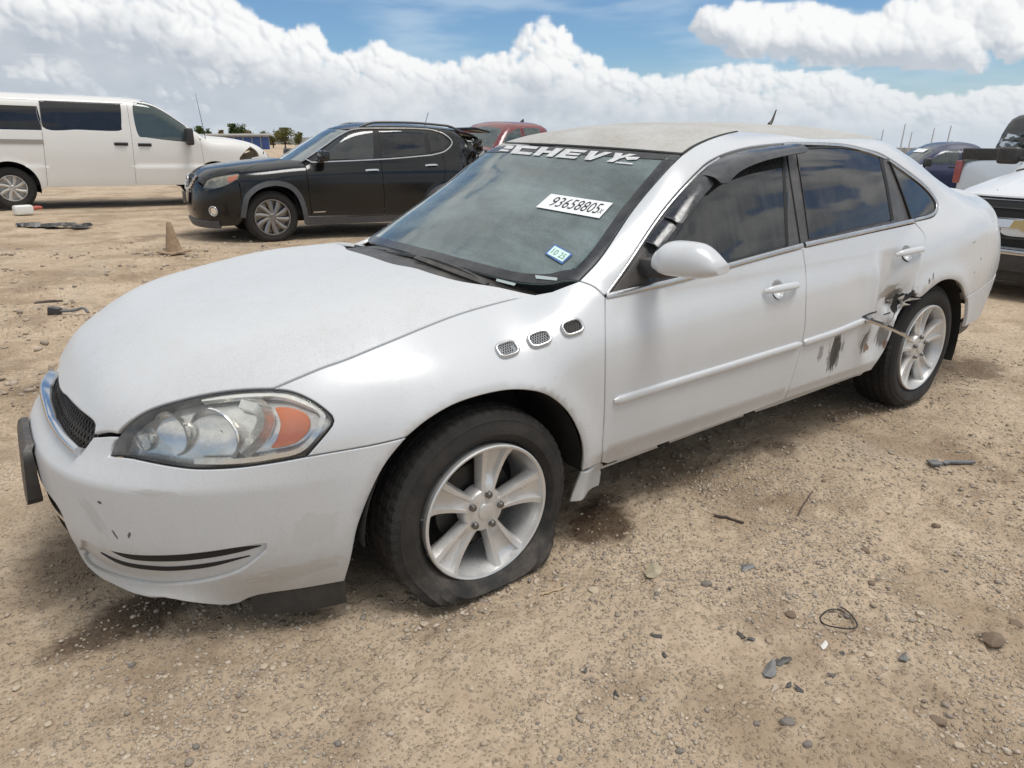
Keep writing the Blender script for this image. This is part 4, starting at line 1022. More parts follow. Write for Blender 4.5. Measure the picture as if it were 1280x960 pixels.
        bm = bmesh.new(); bm.from_mesh(o.data); bmesh.ops.recalc_face_normals(bm, faces=bm.faces[:]); bm.to_mesh(o.data); bm.free()
        return o
    visor([(874, 219), (893, 203), (920, 192), (950, 185.5), (986, 181)], .100, .038)
    visor([(829, 272), (850, 244), (873, 218)], .068, .018)
    visor([(806, 303), (816, 289), (827, 275)], .06, .016)
    # mirror sail (black triangle ahead of the glass)
    sail = P(np.vstack([spl([(764, 365), (790, 330), (806, 308)], n=16), [(812, 352)], [(766, 367)]]), gs)
    o = panel('mirror_sail', gs, GD, GD.uv(sail), MT['plastic'], root, h=.02, off=.001, gap=.001, depth=.006); mirror_obj(o)
    # --- door mirror
    def door_mirror():
        m = empty('door_mirror', parent=root)
        ci = px_plane([(832, 332)], 1, -.925)[0]
        cx = ci[0]; L0 = ci
        # cross-sections from the inner end outwards; u across (-y), shell rounded forward, flat at the rear
        st = np.linspace(0, 1, 15); V, Fc = [], []; K = 24
        for s in st:
            y = -.915-.215*s
            hgt = .150*(1-abs(2*s-.80)**2.6*.22)*(1-max(0, s-.60)**2*3.6); hgt = max(hgt*.5, .012)
            if s < .15: hgt *= .74+.26*s/.15
            dep = .100*(1-.55*s**2.2)*(.62+.38*min(1, s/.25))
            zc = L0[2]+.012+.018*s-.022*s*s; xc = cx+.055*s
            for i in range(K):
                a = 2*math.pi*i/K; ca, sa = math.cos(a), math.sin(a)
                xx = -dep*abs(ca)**.85 if ca > 0 else .022*abs(ca)**.5
                zz = hgt*np.sign(sa)*abs(sa)**.9
                if sa < 0: zz *= .58
                V.append((xc+xx, y, zc+zz))
        for j in range(len(st)-1):
            for i in range(K): Fc.append((j*K+i, j*K+(i+1) % K, (j+1)*K+(i+1) % K, (j+1)*K+i))
        Fc += [tuple(range(K))[::-1], tuple((len(st)-1)*K+i for i in range(K))]
        sh = add_mesh('housing', V, Fc, MT['paint'], m, True)
        bm = bmesh.new(); bm.from_mesh(sh.data); bmesh.ops.recalc_face_normals(bm, faces=bm.faces[:]); bm.to_mesh(sh.data); bm.free(); sh.data.set_sharp_from_angle(angle=R(55))
        arm = box_obj('arm', (cx+.0, -.885, L0[2]-.012), (.085, .10, .062), MT['plastic'], m, bevel=.012)
        return m, [sh, arm]
    door_mirror()
    # --- fender vents
    for vx, vy in [(633.5, 437), (674, 424), (715, 409.5)]:
        v = empty('fender_vent', parent=root)
        c = P([(vx, vy)])[0]; n = grad(B.F, c[None])[0]; t = P([(vx+10, vy-3.4)])[0]-c; t -= n*(t@n); t /= np.linalg.norm(t); w = np.cross(n, t); w *= np.sign(w[2])
        a = np.linspace(0, 2*np.pi, 40, endpoint=False); ex = 3.2
        rx, rz = .036, .0235
        oo = c+(np.sign(np.cos(a))*np.abs(np.cos(a))**(2/ex)*rx)[:, None]*t+(np.sign(np.sin(a))*np.abs(np.sin(a))**(2/ex)*rz)[:, None]*w
        sweep('frame', oo+n*.005, MT['trimbright'], v, r=1, prof=[(-.005, -.008), (.005, -.008), (.005, .003), (.002, .006), (-.002, .006), (-.005, .003)], up=np.tile(n, (40, 1)), closed=True)
        V = [c+n*.0005]+list(oo+n*.0005); add_mesh('backing', V, [(0, i+1, (i+1) % 40+1) for i in range(40)], MT['gap'], v, False)
        bv, bf = [], []
        for fam in (1, -1):
            for k in np.arange(-.07, .07, .0085):
                q = np.linspace(-.06, .06, 60); pu = k+q*.5; pw = fam*q
                ok = (np.abs(pu/rx)**ex+np.abs(pw/rz)**ex) < 1
                if ok.sum() < 2: continue
                i0, i1 = np.where(ok)[0][[0, -1]]
                p0, p1 = c+t*pu[i0]+w*pw[i0]+n*.004, c+t*pu[i1]+w*pw[i1]+n*.004
                d = p1-p0; d /= np.linalg.norm(d); sdv = np.cross(d, n)*.0008; bs = len(bv)
                for e_ in (p0, p1):
                    for cc in (-sdv-n*.001, sdv-n*.001, sdv+n*.001, -sdv+n*.001): bv.append(e_+cc)
                for kk in range(4): bf.append((bs+kk, bs+(kk+1) % 4, bs+4+(kk+1) % 4, bs+4+kk))
        add_mesh('mesh', bv, bf, MT['ventmesh'] if vx < 700 else MT['plastic'], v, False)
    # --- antenna
    a0 = px_on(B.G, [(962, 160)])[0]; a0 = trace(B.G, np.array([[2.35, -.12, 3.]]), np.array([[0, 0, -1.]]))[0]
    sweep('antenna', [a0, a0+[.02, 0, .02], a0+[.045, 0, .075]], MT['plastic'], root, r=[.012, .007, .003], n=8, up=(0, 1, 0))
    # --- underbody, wheel wells, interior
    bm = bmesh.new(); box(bm, (1.45, 0, .30), (1.9, 1.56, .10)); box(bm, (-.62, 0, .27), (.5, 1.1, .12)); box(bm, (3.4, 0, .42), (.6, 1.3, .2)); box(bm, (1.4, 0, .34), (4.2, 1.0, .12))
    bm_obj('underbody', bm, MT['liner'], root)
    for cxw, zc, rr in ((0.0, .29, .415), (2.82, .31, .425)):
        for s in (-1, 1):
            K = 28; V, Fc = [], []
            for i in range(K):
                t = math.pi*((0. if cxw < 1 else -.10)+(1. if cxw < 1 else 1.10)*i/(K-1)); x_, z_ = cxw+rr*math.cos(t), zc+rr*math.sin(t)
                V += [(x_, s*.895, z_), (x_, s*.56, z_)]
            for i in range(K-1): Fc.append((2*i, 2*i+1, 2*i+3, 2*i+2))
            V += [(cxw, s*.56, zc)]; c = len(V)-1
            for i in range(K-1): Fc.append((2*i+1, c, 2*i+3))
            add_mesh('wheel_liner', V, Fc, MT['liner'], root, True, angle=40)
    # interior seen dimly through the glass
    bm = bmesh.new(); box(bm, (.72, 0, .84), (.45, 1.24, .14)); box(bm, (.80, 0, .76), (.26, 1.40, .2)); bm_obj('dashboard', bm, MT['interior'], root, True, 40, .03)
    for yy in (-.38, .38):
        s = empty('seat', parent=root)
        box_obj('cushion', (1.50, yy, .60), (.52, .52, .20), MT['interior'], s, bevel=.05)
        box_obj('backrest', (1.83, yy, .88), (.16, .50, .60), MT['interior'], s, Matrix.Rotation(R(18), 3, 'Y'), bevel=.05)
        box_obj('headrest', (1.955, yy, 1.24), (.10, .28, .16), MT['interior'], s, Matrix.Rotation(R(14), 3, 'Y'), bevel=.035)
    box_obj('rear_seat', (2.62, 0, .90), (.22, 1.25, .62), MT['interior'], root, Matrix.Rotation(R(20), 3, 'Y'), bevel=.05)
    t = np.linspace(0, 2*np.pi, 40, endpoint=False); ax = np.array([.9, 0, .42]); ax /= np.linalg.norm(ax); bx = np.array([0, 1., 0]); cx_ = np.cross(ax, bx)
    sweep('steering_wheel', np.array([1.06, -.38, .93])+.185*(np.cos(t)[:, None]*bx+np.sin(t)[:, None]*cx_), MT['plastic'], root, r=.014, n=8, up=np.tile(ax, (40, 1)), closed=True)
    box_obj('rear_view_mirror', (1.02, 0, 1.29), (.03, .22, .06), MT['plastic'], root, bevel=.012)
    # firewall and floor keep daylight out from below
    bm = bmesh.new(); box(bm, (.45, 0, .62), (.04, 1.6, .5)); box(bm, (3.0, 0, .75), (.04, 1.5, .6)); bm_obj('bulkhead', bm, MT['liner'], root)
    # inner door skins close the cabin below the windows
    for s in (-1, 1): box_obj('door_trim', (1.62, s*.81, .65), (1.8, .03, .58), MT['interior'], root, bevel=.005)
    return root
SEDAN = build_sedan()
def text_mesh(body):
    cu = bpy.data.curves.new('t', 'FONT'); cu.body = body; cu.resolution_u = 3; o = bpy.data.objects.new('t', cu); COL.objects.link(o)
    dg = bpy.context.evaluated_depsgraph_get(); me = o.evaluated_get(dg).to_mesh(); V = np.array([v.co[:] for v in me.vertices]); F = [tuple(p.vertices) for p in me.polygons]
    o.evaluated_get(dg).to_mesh_clear(); bpy.data.objects.remove(o); bpy.data.curves.remove(cu); V = V[:, :2]-V[:, :2].min(0); return V/V.max(0), F
def stickers(root):
    ws = [c for c in root.children if c.name.startswith('windshield')][0]
    def onglass(px, off): Q = px_on(B.G, px); return Q+grad(B.G, Q)*off
    def quad(c, uv): c = np.array(c, float); u, v = uv[:, :1], uv[:, 1:]; return (c[3]*(1-u)+c[2]*u)*(1-v)+(c[0]*(1-u)+c[1]*u)*v   # c: TL TR BR BL
    def sheet(name, c, mat, off, nu=8, nv=5):
        u, v = np.meshgrid(np.linspace(0, 1, nu), np.linspace(0, 1, nv)); Q = onglass(quad(c, np.stack([u.ravel(), v.ravel()], 1)), off)
        F = [(j*nu+i, j*nu+i+1, (j+1)*nu+i+1, (j+1)*nu+i) for j in range(nv-1) for i in range(nu-1)]; return add_mesh(name, Q, F, mat, ws, True)
    def text(body, c, box_, mat, off, name='lettering'):
        V, F = text_mesh(body); uv = np.stack([box_[0]+V[:, 0]*(box_[2]-box_[0]), box_[1]+V[:, 1]*(box_[3]-box_[1])], 1); return add_mesh(name, onglass(quad(c, uv), off), F, mat, ws, False)
    L = {'C': [(0, 0), (1, 0), (1, .30), (.34, .30), (.34, .70), (1, .70), (1, 1), (0, 1)],
         'H': [(0, 0), (.34, 0), (.34, .38), (.66, .38), (.66, 0), (1, 0), (1, 1), (.66, 1), (.66, .64), (.34, .64), (.34, 1), (0, 1)],
         'E': [(0, 0), (1, 0), (1, .26), (.34, .26), (.34, .39), (.92, .39), (.92, .61), (.34, .61), (.34, .74), (1, .74), (1, 1), (0, 1)],
         'V': [(0, 1), (.36, 1), (.5, .42), (.64, 1), (1, 1), (.66, 0), (.34, 0)], 'Y': [(0, 1), (.36, 1), (.5, .70), (.64, 1), (1, 1), (.67, .42), (.67, 0), (.33, 0), (.33, .42)]}
    bl, br, tl, tr = np.array([(636, 191.5), (776, 203.5), (645, 181.2), (798, 193.2)])
    for i, ch in enumerate('CHEVY'):
        p = np.array(L[ch]); s = (i+.06+p[:, :1]*.88)/5; px = (bl+(br-bl)*s)*(1-p[:, 1:])+(tl+(tr-tl)*s)*p[:, 1:]
        add_mesh('banner_letter', onglass(px, .0008), [tuple(range(len(px)))], MT['decal'], ws, False)
    for pg in ([(623, 188.7), (635, 189.6), (637, 187.4), (627, 186.6)], [(629, 185.6), (640, 186.4), (643.5, 182.6), (634, 181.9)], [(784, 200.0), (796, 199.6), (800, 196.4), (781, 196.0)], [(768, 203.6), (790, 205.6), (792, 204.2), (771, 202.2)]):
        add_mesh('banner_stripe', onglass(np.array(pg), .0008), [(0, 1, 2, 3)], MT['decal'], ws, False)
    c = [(689, 242.5), (766.4, 254), (749, 273), (670, 259)]
    tag(sheet('lot_sticker', c, MT['paper'], .0012), 'white sticker printed with a long black number')
    text('93658805', c, (.13, .22, .90, .86), MT['ink'], .0020); text('X', c, (.91, .26, .965, .55), MT['ink'], .0020)
    c = [(694, 305.4), (716, 318), (702.5, 330.4), (681, 317)]; ci = [(693.5, 307.6), (713, 318), (703, 327.6), (684, 317.2)]
    tag(sheet('registration_sticker', c, MT['bluevinyl'], .0010), 'small blue bordered registration sticker'); sheet('registration_sticker', ci, MT['greenpaper'], .0018)
    text('10', ci, (.12, .18, .44, .78), MT['greenink'], .0024); text('25', ci, (.58, .18, .92, .78), MT['greenink'], .0024)
    for pg in ([(669, 344), (697, 347.5), (696, 351), (670, 348.5)], [(621, 348.5), (645, 354.5), (643, 357.5), (620, 351.5)]):
        sheet('inspection_tag', [pg[0], pg[1], pg[2], pg[3]], simple('tag_grey', (.38, .43, .42), .5), .0012, 4, 3)
stickers(SEDAN)

# ------------------------------------------------------------------ wheels
def alloy(parent, R0=.2325, sgn=-1, mat=None, nspk=5, rot=0., style='double'):
    """five broad fluted spokes, lip, barrel, cap and nuts; outer face towards sgn*y"""
    rim = empty('rim', parent=parent)
    y = lambda v: sgn*v
    lathe('lip', [(R0, y(-.012)), (R0, y(.004)), (R0-.004, y(.007)), (R0-.011, y(.004)), (R0-.014, y(-.010)), (R0-.022, y(-.030)), (R0-.03, y(-.07)), (R0-.032, y(-.16)), (R0-.006, y(-.165)), (R0-.006, y(-.012))], MT['alloy'], rim, n=72, closed=True)
    lathe('brake_disc', [(.001, y(-.085)), (.145, y(-.085)), (.145, y(-.10)), (.001, y(-.10))], MT['alloy_in'], rim, n=40)
    lathe('barrel_back', [(.001, y(-.15)), (R0-.02, y(-.15)), (R0-.018, y(-.12))], MT['liner'], rim, n=40)
    K = 15
    stations = [(.030, .026), (.055, .029), (.075, .031), (.095, .036), (.12, .041), (.145, .047), (.17, .054), (.19, .061), (.205, .069), (R0-.013, .082)]
    for s in range(nspk):
        a = rot+2*math.pi*s/nspk; ca, sa = math.cos(a), math.sin(a); V, Fc = [], []
        for i, (r, hw) in enumerate(stations):
            q = i/(len(stations)-1); yf = -.004-.012*math.sin(q*math.pi)+.003*q-.012*(1-q)
            gd = .019*max(0, min(1, (r-.085)/.03))*(1 if r < .215 else .6)
            for k in range(K):
                t = (-1, -.93, -.82, -.66, -.51, -.43, -.2, 0, .2, .43, .51, .66, .82, .93, 1)[k]; at = abs(t)
                d = yf
                if at < .42: d -= gd
                elif at < .50: d -= gd*(1-(at-.42)/.08)
                if at > .80: d -= .030*((at-.80)/.20)**1.6
                w = t*hw
                V.append((ca*r-sa*w, y(d), sa*r+ca*w))
        n = len(stations)
        for i in range(n-1):
            for k in range(K-1):
                f = (i*K+k, i*K+k+1, (i+1)*K+k+1, (i+1)*K+k); Fc.append(f)
        # side walls going back
        base = len(V)
        for i, (r, hw) in enumerate(stations):
            for t in (-1, 1): V.append((ca*r-sa*t*hw*.90, y(-.062), sa*r+ca*t*hw*.90))
        for i in range(n-1):
            Fc += [(i*K, (i+1)*K, base+2*(i+1), base+2*i), (i*K+K-1, base+2*i+1, base+2*(i+1)+1, (i+1)*K+K-1)]
        o = add_mesh('spoke', V, Fc, MT['alloy'], rim, True)
        bm = bmesh.new(); bm.from_mesh(o.data); bmesh.ops.recalc_face_normals(bm, faces=bm.faces[:]); bm.to_mesh(o.data); bm.free()
        o.data.set_sharp_from_angle(angle=R(30))
    lathe('hub', [(.001, y(-.016)), (.044, y(-.016)), (.070, y(-.022)), (.076, y(-.030)), (.078, y(-.07))], MT['alloy'], rim, n=48)
    lathe('center_cap', [(.001, y(-.0095)), (.024, y(-.0095)), (.0275, y(-.011)), (.0285, y(-.016)), (.031, y(-.0165)), (.032, y(-.020))], MT['alloy'], rim, n=40)
    for s in range(5):
        a = rot+2*math.pi*s/5; c = np.array([math.cos(a)*.0572, 0, math.sin(a)*.0572])
        V, Fc = [], []
        o = lathe('lug_nut', [(.0155, y(-.03)), (.0155, y(-.021)), (.0120, y(-.020)), (.0118, y(-.009)), (.0095, y(-.005)), (.004, y(-.0025)), (.0005, y(-.002))], MT['nut'], rim, n=12, angle=30)
        o.location = c
    return rim
def tyre(parent, Rt=.340, rb=.222, w=.220, sgn=-1, flat=None, mat=None, bead=0., bulge=.014):
    """carcass profile with grooves; flat = height of the ground below the hub"""
    y = lambda v: sgn*v
    h = w/2; tr = [(-1, .0), (-.78, .0), (-.76, -.009), (-.70, -.009), (-.68, .0), (-.30, .0), (-.28, -.009), (-.20, -.009), (-.18, .0), (.18, .0), (.20, -.009), (.28, -.009), (.30, .0), (.68, 0), (.70, -.009), (.76, -.009), (.78, 0), (1, 0)]
    # outer sidewall first (offset 0 = outer face plane), then tread, then inner sidewall
    prof = [(rb, -.030-bead), (rb+.006, -.018-bead), (rb+.020, -.006-bead*.6), (rb+.045, .004), (rb+.070, .003), (Rt-.036, -.004), (Rt-.030, -.0035), (Rt-.028, -.0075), (Rt-.016, -.014), (Rt-.006, -.022)]
    tw = h-.028
    prof += [(Rt+d-.0035*abs(t)**3, -h-t*tw*-1*-1+0) for t, d in [(-t, d) for t, d in tr[::-1]]] if False else [(Rt+d-.0045*abs(t)**3, -h+(-t)*tw) for t, d in tr]
    prof += [(Rt-.006, -w+.022), (Rt-.03, -w+.006), (rb+.05, -w-.002), (rb, -w+.02)]
    prof = [(a, y(b)) for a, b in prof]
    def sq(V):
        if flat is None: return V
        V = V.copy(); r = np.hypot(V[:, 0], V[:, 2]); g = -flat
        down = np.clip(g+.030-V[:, 2], 0, None)          # how far below the ground line
        V[:, 2] = np.where(V[:, 2] < g+.03, g+.03*np.exp(-down/.03)*1.0, V[:, 2]); V[:, 2] = np.maximum(V[:, 2], g+.001)
        sw = np.exp(-((V[:, 2]-(g+.045))/.055)**2)
        yc = sgn*-h; V[:, 1] += (V[:, 1]-yc)/h*bulge*sw*(np.abs(V[:, 1]-yc) > h*.55)
        V[:, 0] *= 1+.035*np.exp(-((V[:, 2]-g)/.05)**2)
        # collapsed upper part sags a little
        return V
    k = len(prof); n = 240
    def lug(V):
        V = V.reshape(n, k, 3).copy(); r = np.hypot(V[..., 0], V[..., 2]); i = np.arange(n)[:, None]; q = np.arange(k)[None, :]
        sh = (q >= 8) & (q <= 11) | (q >= k-9) & (q <= k-4); mid = (q >= 14) & (q <= k-11)
        cut = np.where(sh & (i % 4 == 0) | mid & ((i+2+q//4) % 5 == 0) & (r > Rt-.008), .0035, 0.)
        f = (r-cut)/r; V[..., 0] *= f; V[..., 2] *= f
        return sq(V.reshape(-1, 3))
    return lathe('tyre', prof, mat or MT['tyre'], parent, n=n, fn=lug, angle=35)
def wheel(name, loc, parent, sgn, flat=None, rot=0., steer=0., Rt=.340, bead=0., mat=None):
    w = empty(name, loc, (0, 0, steer), parent=parent)
    tyre(w, Rt=Rt, sgn=sgn, flat=flat, bead=bead, mat=mat, bulge=.05 if bead else .014); alloy(w, sgn=sgn, rot=rot); return w
ra = R(78)
wheel('wheel', (0, -.917, .276), SEDAN, -1, flat=.276, rot=ra, steer=R(.7), Rt=.342, bead=.016)
wheel('wheel', (2.807, -.905, .332), SEDAN, -1, flat=.332, rot=R(92), mat=MT['tyre2'])
wheel('wheel', (0, .905, .290), SEDAN, 1, flat=.322, rot=.3)
wheel('wheel', (2.807, .905, .300), SEDAN, 1, flat=.332, rot=.8, mat=MT['tyre2'])
set_frame()

# ------------------------------------------------------------------ ground
def ground_h(x, y):
    """broad shape of the yard: flat round the sedan, falling a little to the right beyond it"""
    x = np.asarray(x, float); y = np.asarray(y, float)
    d = np.hypot(np.clip(np.abs(x-1.4)-2.7, 0, None), np.clip(np.abs(y)-1.1, 0, None))
    return -.028*((x-1.2)*.815-y*.58)*sstep(d, .8, 5.0)
def vn2(x, y, seed, n=256):
    g = np.random.default_rng(seed).random((n, n)); xi = np.floor(x).astype(int); yi = np.floor(y).astype(int); fx = x-xi; fy = y-yi
    fx = fx*fx*(3-2*fx); fy = fy*fy*(3-2*fy); a = g[yi % n, xi % n]; b = g[yi % n, (xi+1) % n]; c = g[(yi+1) % n, xi % n]; d = g[(yi+1) % n, (xi+1) % n]
    return (a+(b-a)*fx)*(1-fy)+(c+(d-c)*fx)*fy
def ground_z(x, y, fine=None):
    z = ground_h(x, y)
    near = np.exp(-(np.clip(np.abs(x-1.4)-2.6, 0, 9)**2+np.clip(np.abs(y)-1.1, 0, 9)**2)/.25)   # kept level under the sedan
    far = sstep(np.hypot(x, y-1), 60, 12)
    z = z+(vn2(x*.55, y*.55, 1)-.5)*.035*(1-near)*far+(vn2(x*1.7, y*1.7, 2)-.5)*.022*(1-.75*near)*far
    for i, (k, a) in enumerate(((4.2, .024), (9., .019), (21., .012), (47., .0085), (90., .0055))):
        m = 1 if fine is None else np.clip((1/k)/(2.2*fine)-.6, 0, 1)
        q = vn2(x*k+3*vn2(x*k*.5, y*k*.5, 40+i), y*k, 10+i); q = q if i < 2 else np.where(q > .55, .55+(q-.55)*1.6, q*.8+.11); z = z+(q-.5)*a*m*(1-.35*near)
    # wheel ruts crossing the yard behind the sedan
    for (c, sl, w, dp) in ((3.6, -.10, .22, .035), (5.1, -.06, .24, .040), (6.3, .03, .22, .030), (8.6, .02, .22, .030), (10.4, -.03, .25, .035)):
        t = y-(c+sl*x+.12*np.sin(x*1.3+c)); r = np.exp(-(t/w)**2); lip = np.exp(-((np.abs(t)-w*1.6)/(w*.6))**2)
        tr = (.5+.5*np.sin(x*30+t*8))*np.exp(-(t/w)**4)
        z = z+(-dp*r+dp*.8*lip*(.5+vn2(x*4, y*6, 70)))*sstep(np.abs(x+2), 16, 8)*sstep(y, 2.2, 3.0)*.7-.006*tr*sstep(y, 2.2, 3.0)*(1 if fine is None else (fine < .06))
    return z
def graded(lo, hi, a, b, d, g, dmax):
    """grid lines spaced d between a and b, growing outwards"""
    c = list(np.arange(a, b+d, d)); s = d; v = c[-1]
    while v < hi: s = min(s*g, dmax); v += s; c.append(v)
    s = d; v = c[0]
    while v > lo: s = min(s*g, dmax); v -= s; c.insert(0, v)
    return np.array(c)
def blob(N, P, c, rx, ry, ang, seed, edge=.5):
    sx, sy = N.n('ShaderNodeSeparateXYZ', {0: P}).outputs[:2]
    x = N.m('SUBTRACT', sx, c[0]); y = N.m('SUBTRACT', sy, c[1]); ca, sa = math.cos(ang), math.sin(ang)
    u = N.m('DIVIDE', N.m('ADD', N.m('MULTIPLY', x, ca), N.m('MULTIPLY', y, sa)), rx); v = N.m('DIVIDE', N.m('SUBTRACT', N.m('MULTIPLY', y, ca), N.m('MULTIPLY', x, sa)), ry)
    r = N.m('SQRT', N.m('ADD', N.m('MULTIPLY', u, u), N.m('MULTIPLY', v, v)))
    n = N.noise(N.map(P, loc=(seed, seed*.7, 0)), 5.5, 6, .68)
    return N.ramp(N.m('ADD', N.m('SUBTRACT', 1.0, r), N.m('MULTIPLY', N.m('SUBTRACT', n, .5), 1.7)), 0.0, edge)
def ground_mat():
    m, N, out = mat_new('dry_dirt'); P = N.n('ShaderNodeNewGeometry').outputs['Position']
    big = N.noise(P, .35, 5, .6); mid = N.noise(P, 2.3, 6, .65); fin = N.noise(P, 14, 6, .7); gr = N.noise(P, 80, 6, .78); gr2 = N.noise(P, 260, 3, .75)
    rough = N.ramp(N.noise(P, 3.4, 5, .62), .40, .60, .22, 1.0)        # gravelly here, smooth dust there
    c = N.mixc(N.ramp(mid, .28, .72), (0.407, 0.301, 0.199), (0.589, 0.455, 0.317))
    c = N.mixc(N.m('MULTIPLY', N.ramp(fin, .50, .70), .6), c, (0.705, 0.567, 0.415))
    c = N.mixc(N.m('MULTIPLY', N.ramp(fin, .46, .28), .6), c, (0.279, 0.195, 0.126))
    c = N.mixc(N.m('MULTIPLY', N.ramp(big, .42, .62), .5), c, (0.636, 0.506, 0.365))
    c = N.mixc(N.m('MULTIPLY', N.ramp(gr, .54, .70), N.m('MULTIPLY', rough, .55)), c, (0.814, 0.674, 0.519))
    c = N.mixc(N.m('MULTIPLY', N.ramp(gr, .45, .28), N.m('MULTIPLY', rough, .65)), c, (0.176, 0.123, 0.083))
    c = N.mixc(N.m('MULTIPLY', N.ramp(gr2, .58, .74), N.m('MULTIPLY', rough, .4)), c, (0.841, 0.729, 0.604))
    c = N.mixc(N.m('MULTIPLY', N.ramp(gr2, .42, .28), N.m('MULTIPLY', rough, .4)), c, (0.163, 0.120, 0.092))
    c = N.mixc(N.m('MULTIPLY', N.ramp(N.noise(P, 1.1, 4, .6), .47, .63), .62), c, (0.301, 0.214, 0.135))
    c = N.mixc(N.m('MULTIPLY', N.ramp(N.noise(N.map(P, loc=(7, 3, 0)), 1.9, 5, .65), .52, .66), .55), c, (0.254, 0.175, 0.115))
    c = N.mixc(N.m('MULTIPLY', N.ramp(N.noise(N.map(P, loc=(1, 9, 0)), .9, 4, .6), .56, .70), .4), c, (0.407, 0.345, 0.283))
    # pebbles too small to build singly: embedded chips of two sizes, some pale, some dark
    hs = None
    for sc, th, k in ((38.0, .72, .55), (105.0, .52, .5)):
        vo = N.n('ShaderNodeTexVoronoi', {'Vector': N.n('ShaderNodeVectorMath', {0: N.map(P, (1, 1, .6)), 1: N.n('ShaderNodeVectorMath', {0: N.noise(P, sc*1.1, 3, .6, 0, 1), 3: .75/sc}, operation='SCALE').outputs[0]}, operation='ADD').outputs[0], 'Scale': sc, 'Randomness': 1.0}); vr = N.n('ShaderNodeSeparateColor', {0: vo.outputs['Color']}).outputs
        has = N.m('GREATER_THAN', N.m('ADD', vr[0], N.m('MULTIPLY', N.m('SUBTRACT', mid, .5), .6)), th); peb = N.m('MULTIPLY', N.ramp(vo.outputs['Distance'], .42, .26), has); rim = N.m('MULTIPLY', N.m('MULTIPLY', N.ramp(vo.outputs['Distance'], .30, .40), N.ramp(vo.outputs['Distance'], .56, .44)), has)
        c = N.mixc(N.m('MULTIPLY', rim, .28), c, (.16, .115, .078))  # shade painted into the crevices round the chips
        c = N.mixc(N.m('MULTIPLY', peb, N.m('MULTIPLY', rough, k)), c, N.mixc(vr[1], (.33, .255, .175), (.68, .57, .43)))
        h = N.m('MULTIPLY', N.ramp(vo.outputs['Distance'], .5, .1), N.m('MULTIPLY', has, (.6 if sc < 60 else .42))); hs = h if hs is None else N.m('ADD', hs, h)
    # damp oil and water stains, and shadows painted under the van, crossover and bumper
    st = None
    for (px, rx, ry, a, s, k, zz) in STAINS_AND_SHADOWS:
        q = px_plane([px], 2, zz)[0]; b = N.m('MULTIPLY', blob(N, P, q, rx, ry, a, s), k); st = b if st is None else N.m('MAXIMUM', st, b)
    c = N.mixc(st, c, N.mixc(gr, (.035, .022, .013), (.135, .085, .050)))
    hgt = N.m('ADD', N.m('ADD', N.m('MULTIPLY', fin, .5), N.m('MULTIPLY', gr, .55)), N.m('ADD', N.m('MULTIPLY', gr2, .18), hs))
    bmp = N.n('ShaderNodeBump', {'Strength': 1.0, 'Distance': .014, 'Height': hgt})
    bs = N.n('ShaderNodeBsdfPrincipled', {'Base Color': c, 'Roughness': N.m('SUBTRACT', .95, N.m('MULTIPLY', st, .25)), 'Normal': bmp, 'Specular IOR Level': .2})
    N.t.links.new(bs.outputs[0], out.inputs[0]); return m
STAINS_AND_SHADOWS = [((745, 652), .26, .16, .5, 1.7, .92, 0), ((175, 768), .30, .15, .2, 4.1, .85, 0), ((100, 700), .34, .22, .9, 6.4, .45, 0), ((1215, 462), .34, .22, .3, 9.2, .62, 0), ((1052, 520), .16, .10, .2, 12.2, .6, 0),  # the faint patch before the bumper mixes stain with painted shade
          ((975, 560), .14, .09, .3, 15.1, .55, 0), ((1238, 801), .05, .04, .2, 17.3, .85, 0), ((255, 300), 1.2, .25, .0, 22.2, .5, .05), ((150, 262), 2.2, .3, 0, 25.2, .3, .25), ((70, 480), .5, .12, .1, 31.1, .35, 0), ((560, 770), .18, .08, .2, 33.1, .3, 0)]  # the two longest paint the ground shadows of crossover and van
xs = graded(-900, 900, -1.75, 1.55, .0068, 1.028, 60); ys = graded(-120, 1500, -2.30, -.75, .0068, 1.028, 60)
GX, GY = np.meshgrid(xs, ys); dx = np.gradient(xs)[None, :]; dy = np.gradient(ys)[:, None]; fine = np.maximum(np.broadcast_to(dx, GX.shape), np.broadcast_to(dy, GX.shape))
GZ = ground_z(GX, GY, fine)
nx, ny = len(xs), len(ys); idx = np.arange(nx*ny).reshape(ny, nx)
me = bpy.data.meshes.new('ground'); me.vertices.add(nx*ny); me.vertices.foreach_set('co', np.stack([GX, GY, GZ], -1).astype(np.float32).ravel())
q = np.stack([idx[:-1, :-1], idx[:-1, 1:], idx[1:, 1:], idx[1:, :-1]], -1).reshape(-1, 4)
me.loops.add(q.size); me.loops.foreach_set('vertex_index', q.ravel().astype(np.int32)); me.polygons.add(len(q)); me.polygons.foreach_set('loop_start', (np.arange(len(q))*4).astype(np.int32))
me.update(); me.polygons.foreach_set('use_smooth', np.ones(len(q), bool))
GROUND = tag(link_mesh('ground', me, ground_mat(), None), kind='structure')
def gz(x, y): return ground_z(np.atleast_1d(np.asarray(x, float)), np.atleast_1d(np.asarray(y, float)), np.full(np.atleast_1d(x).shape, .0068))

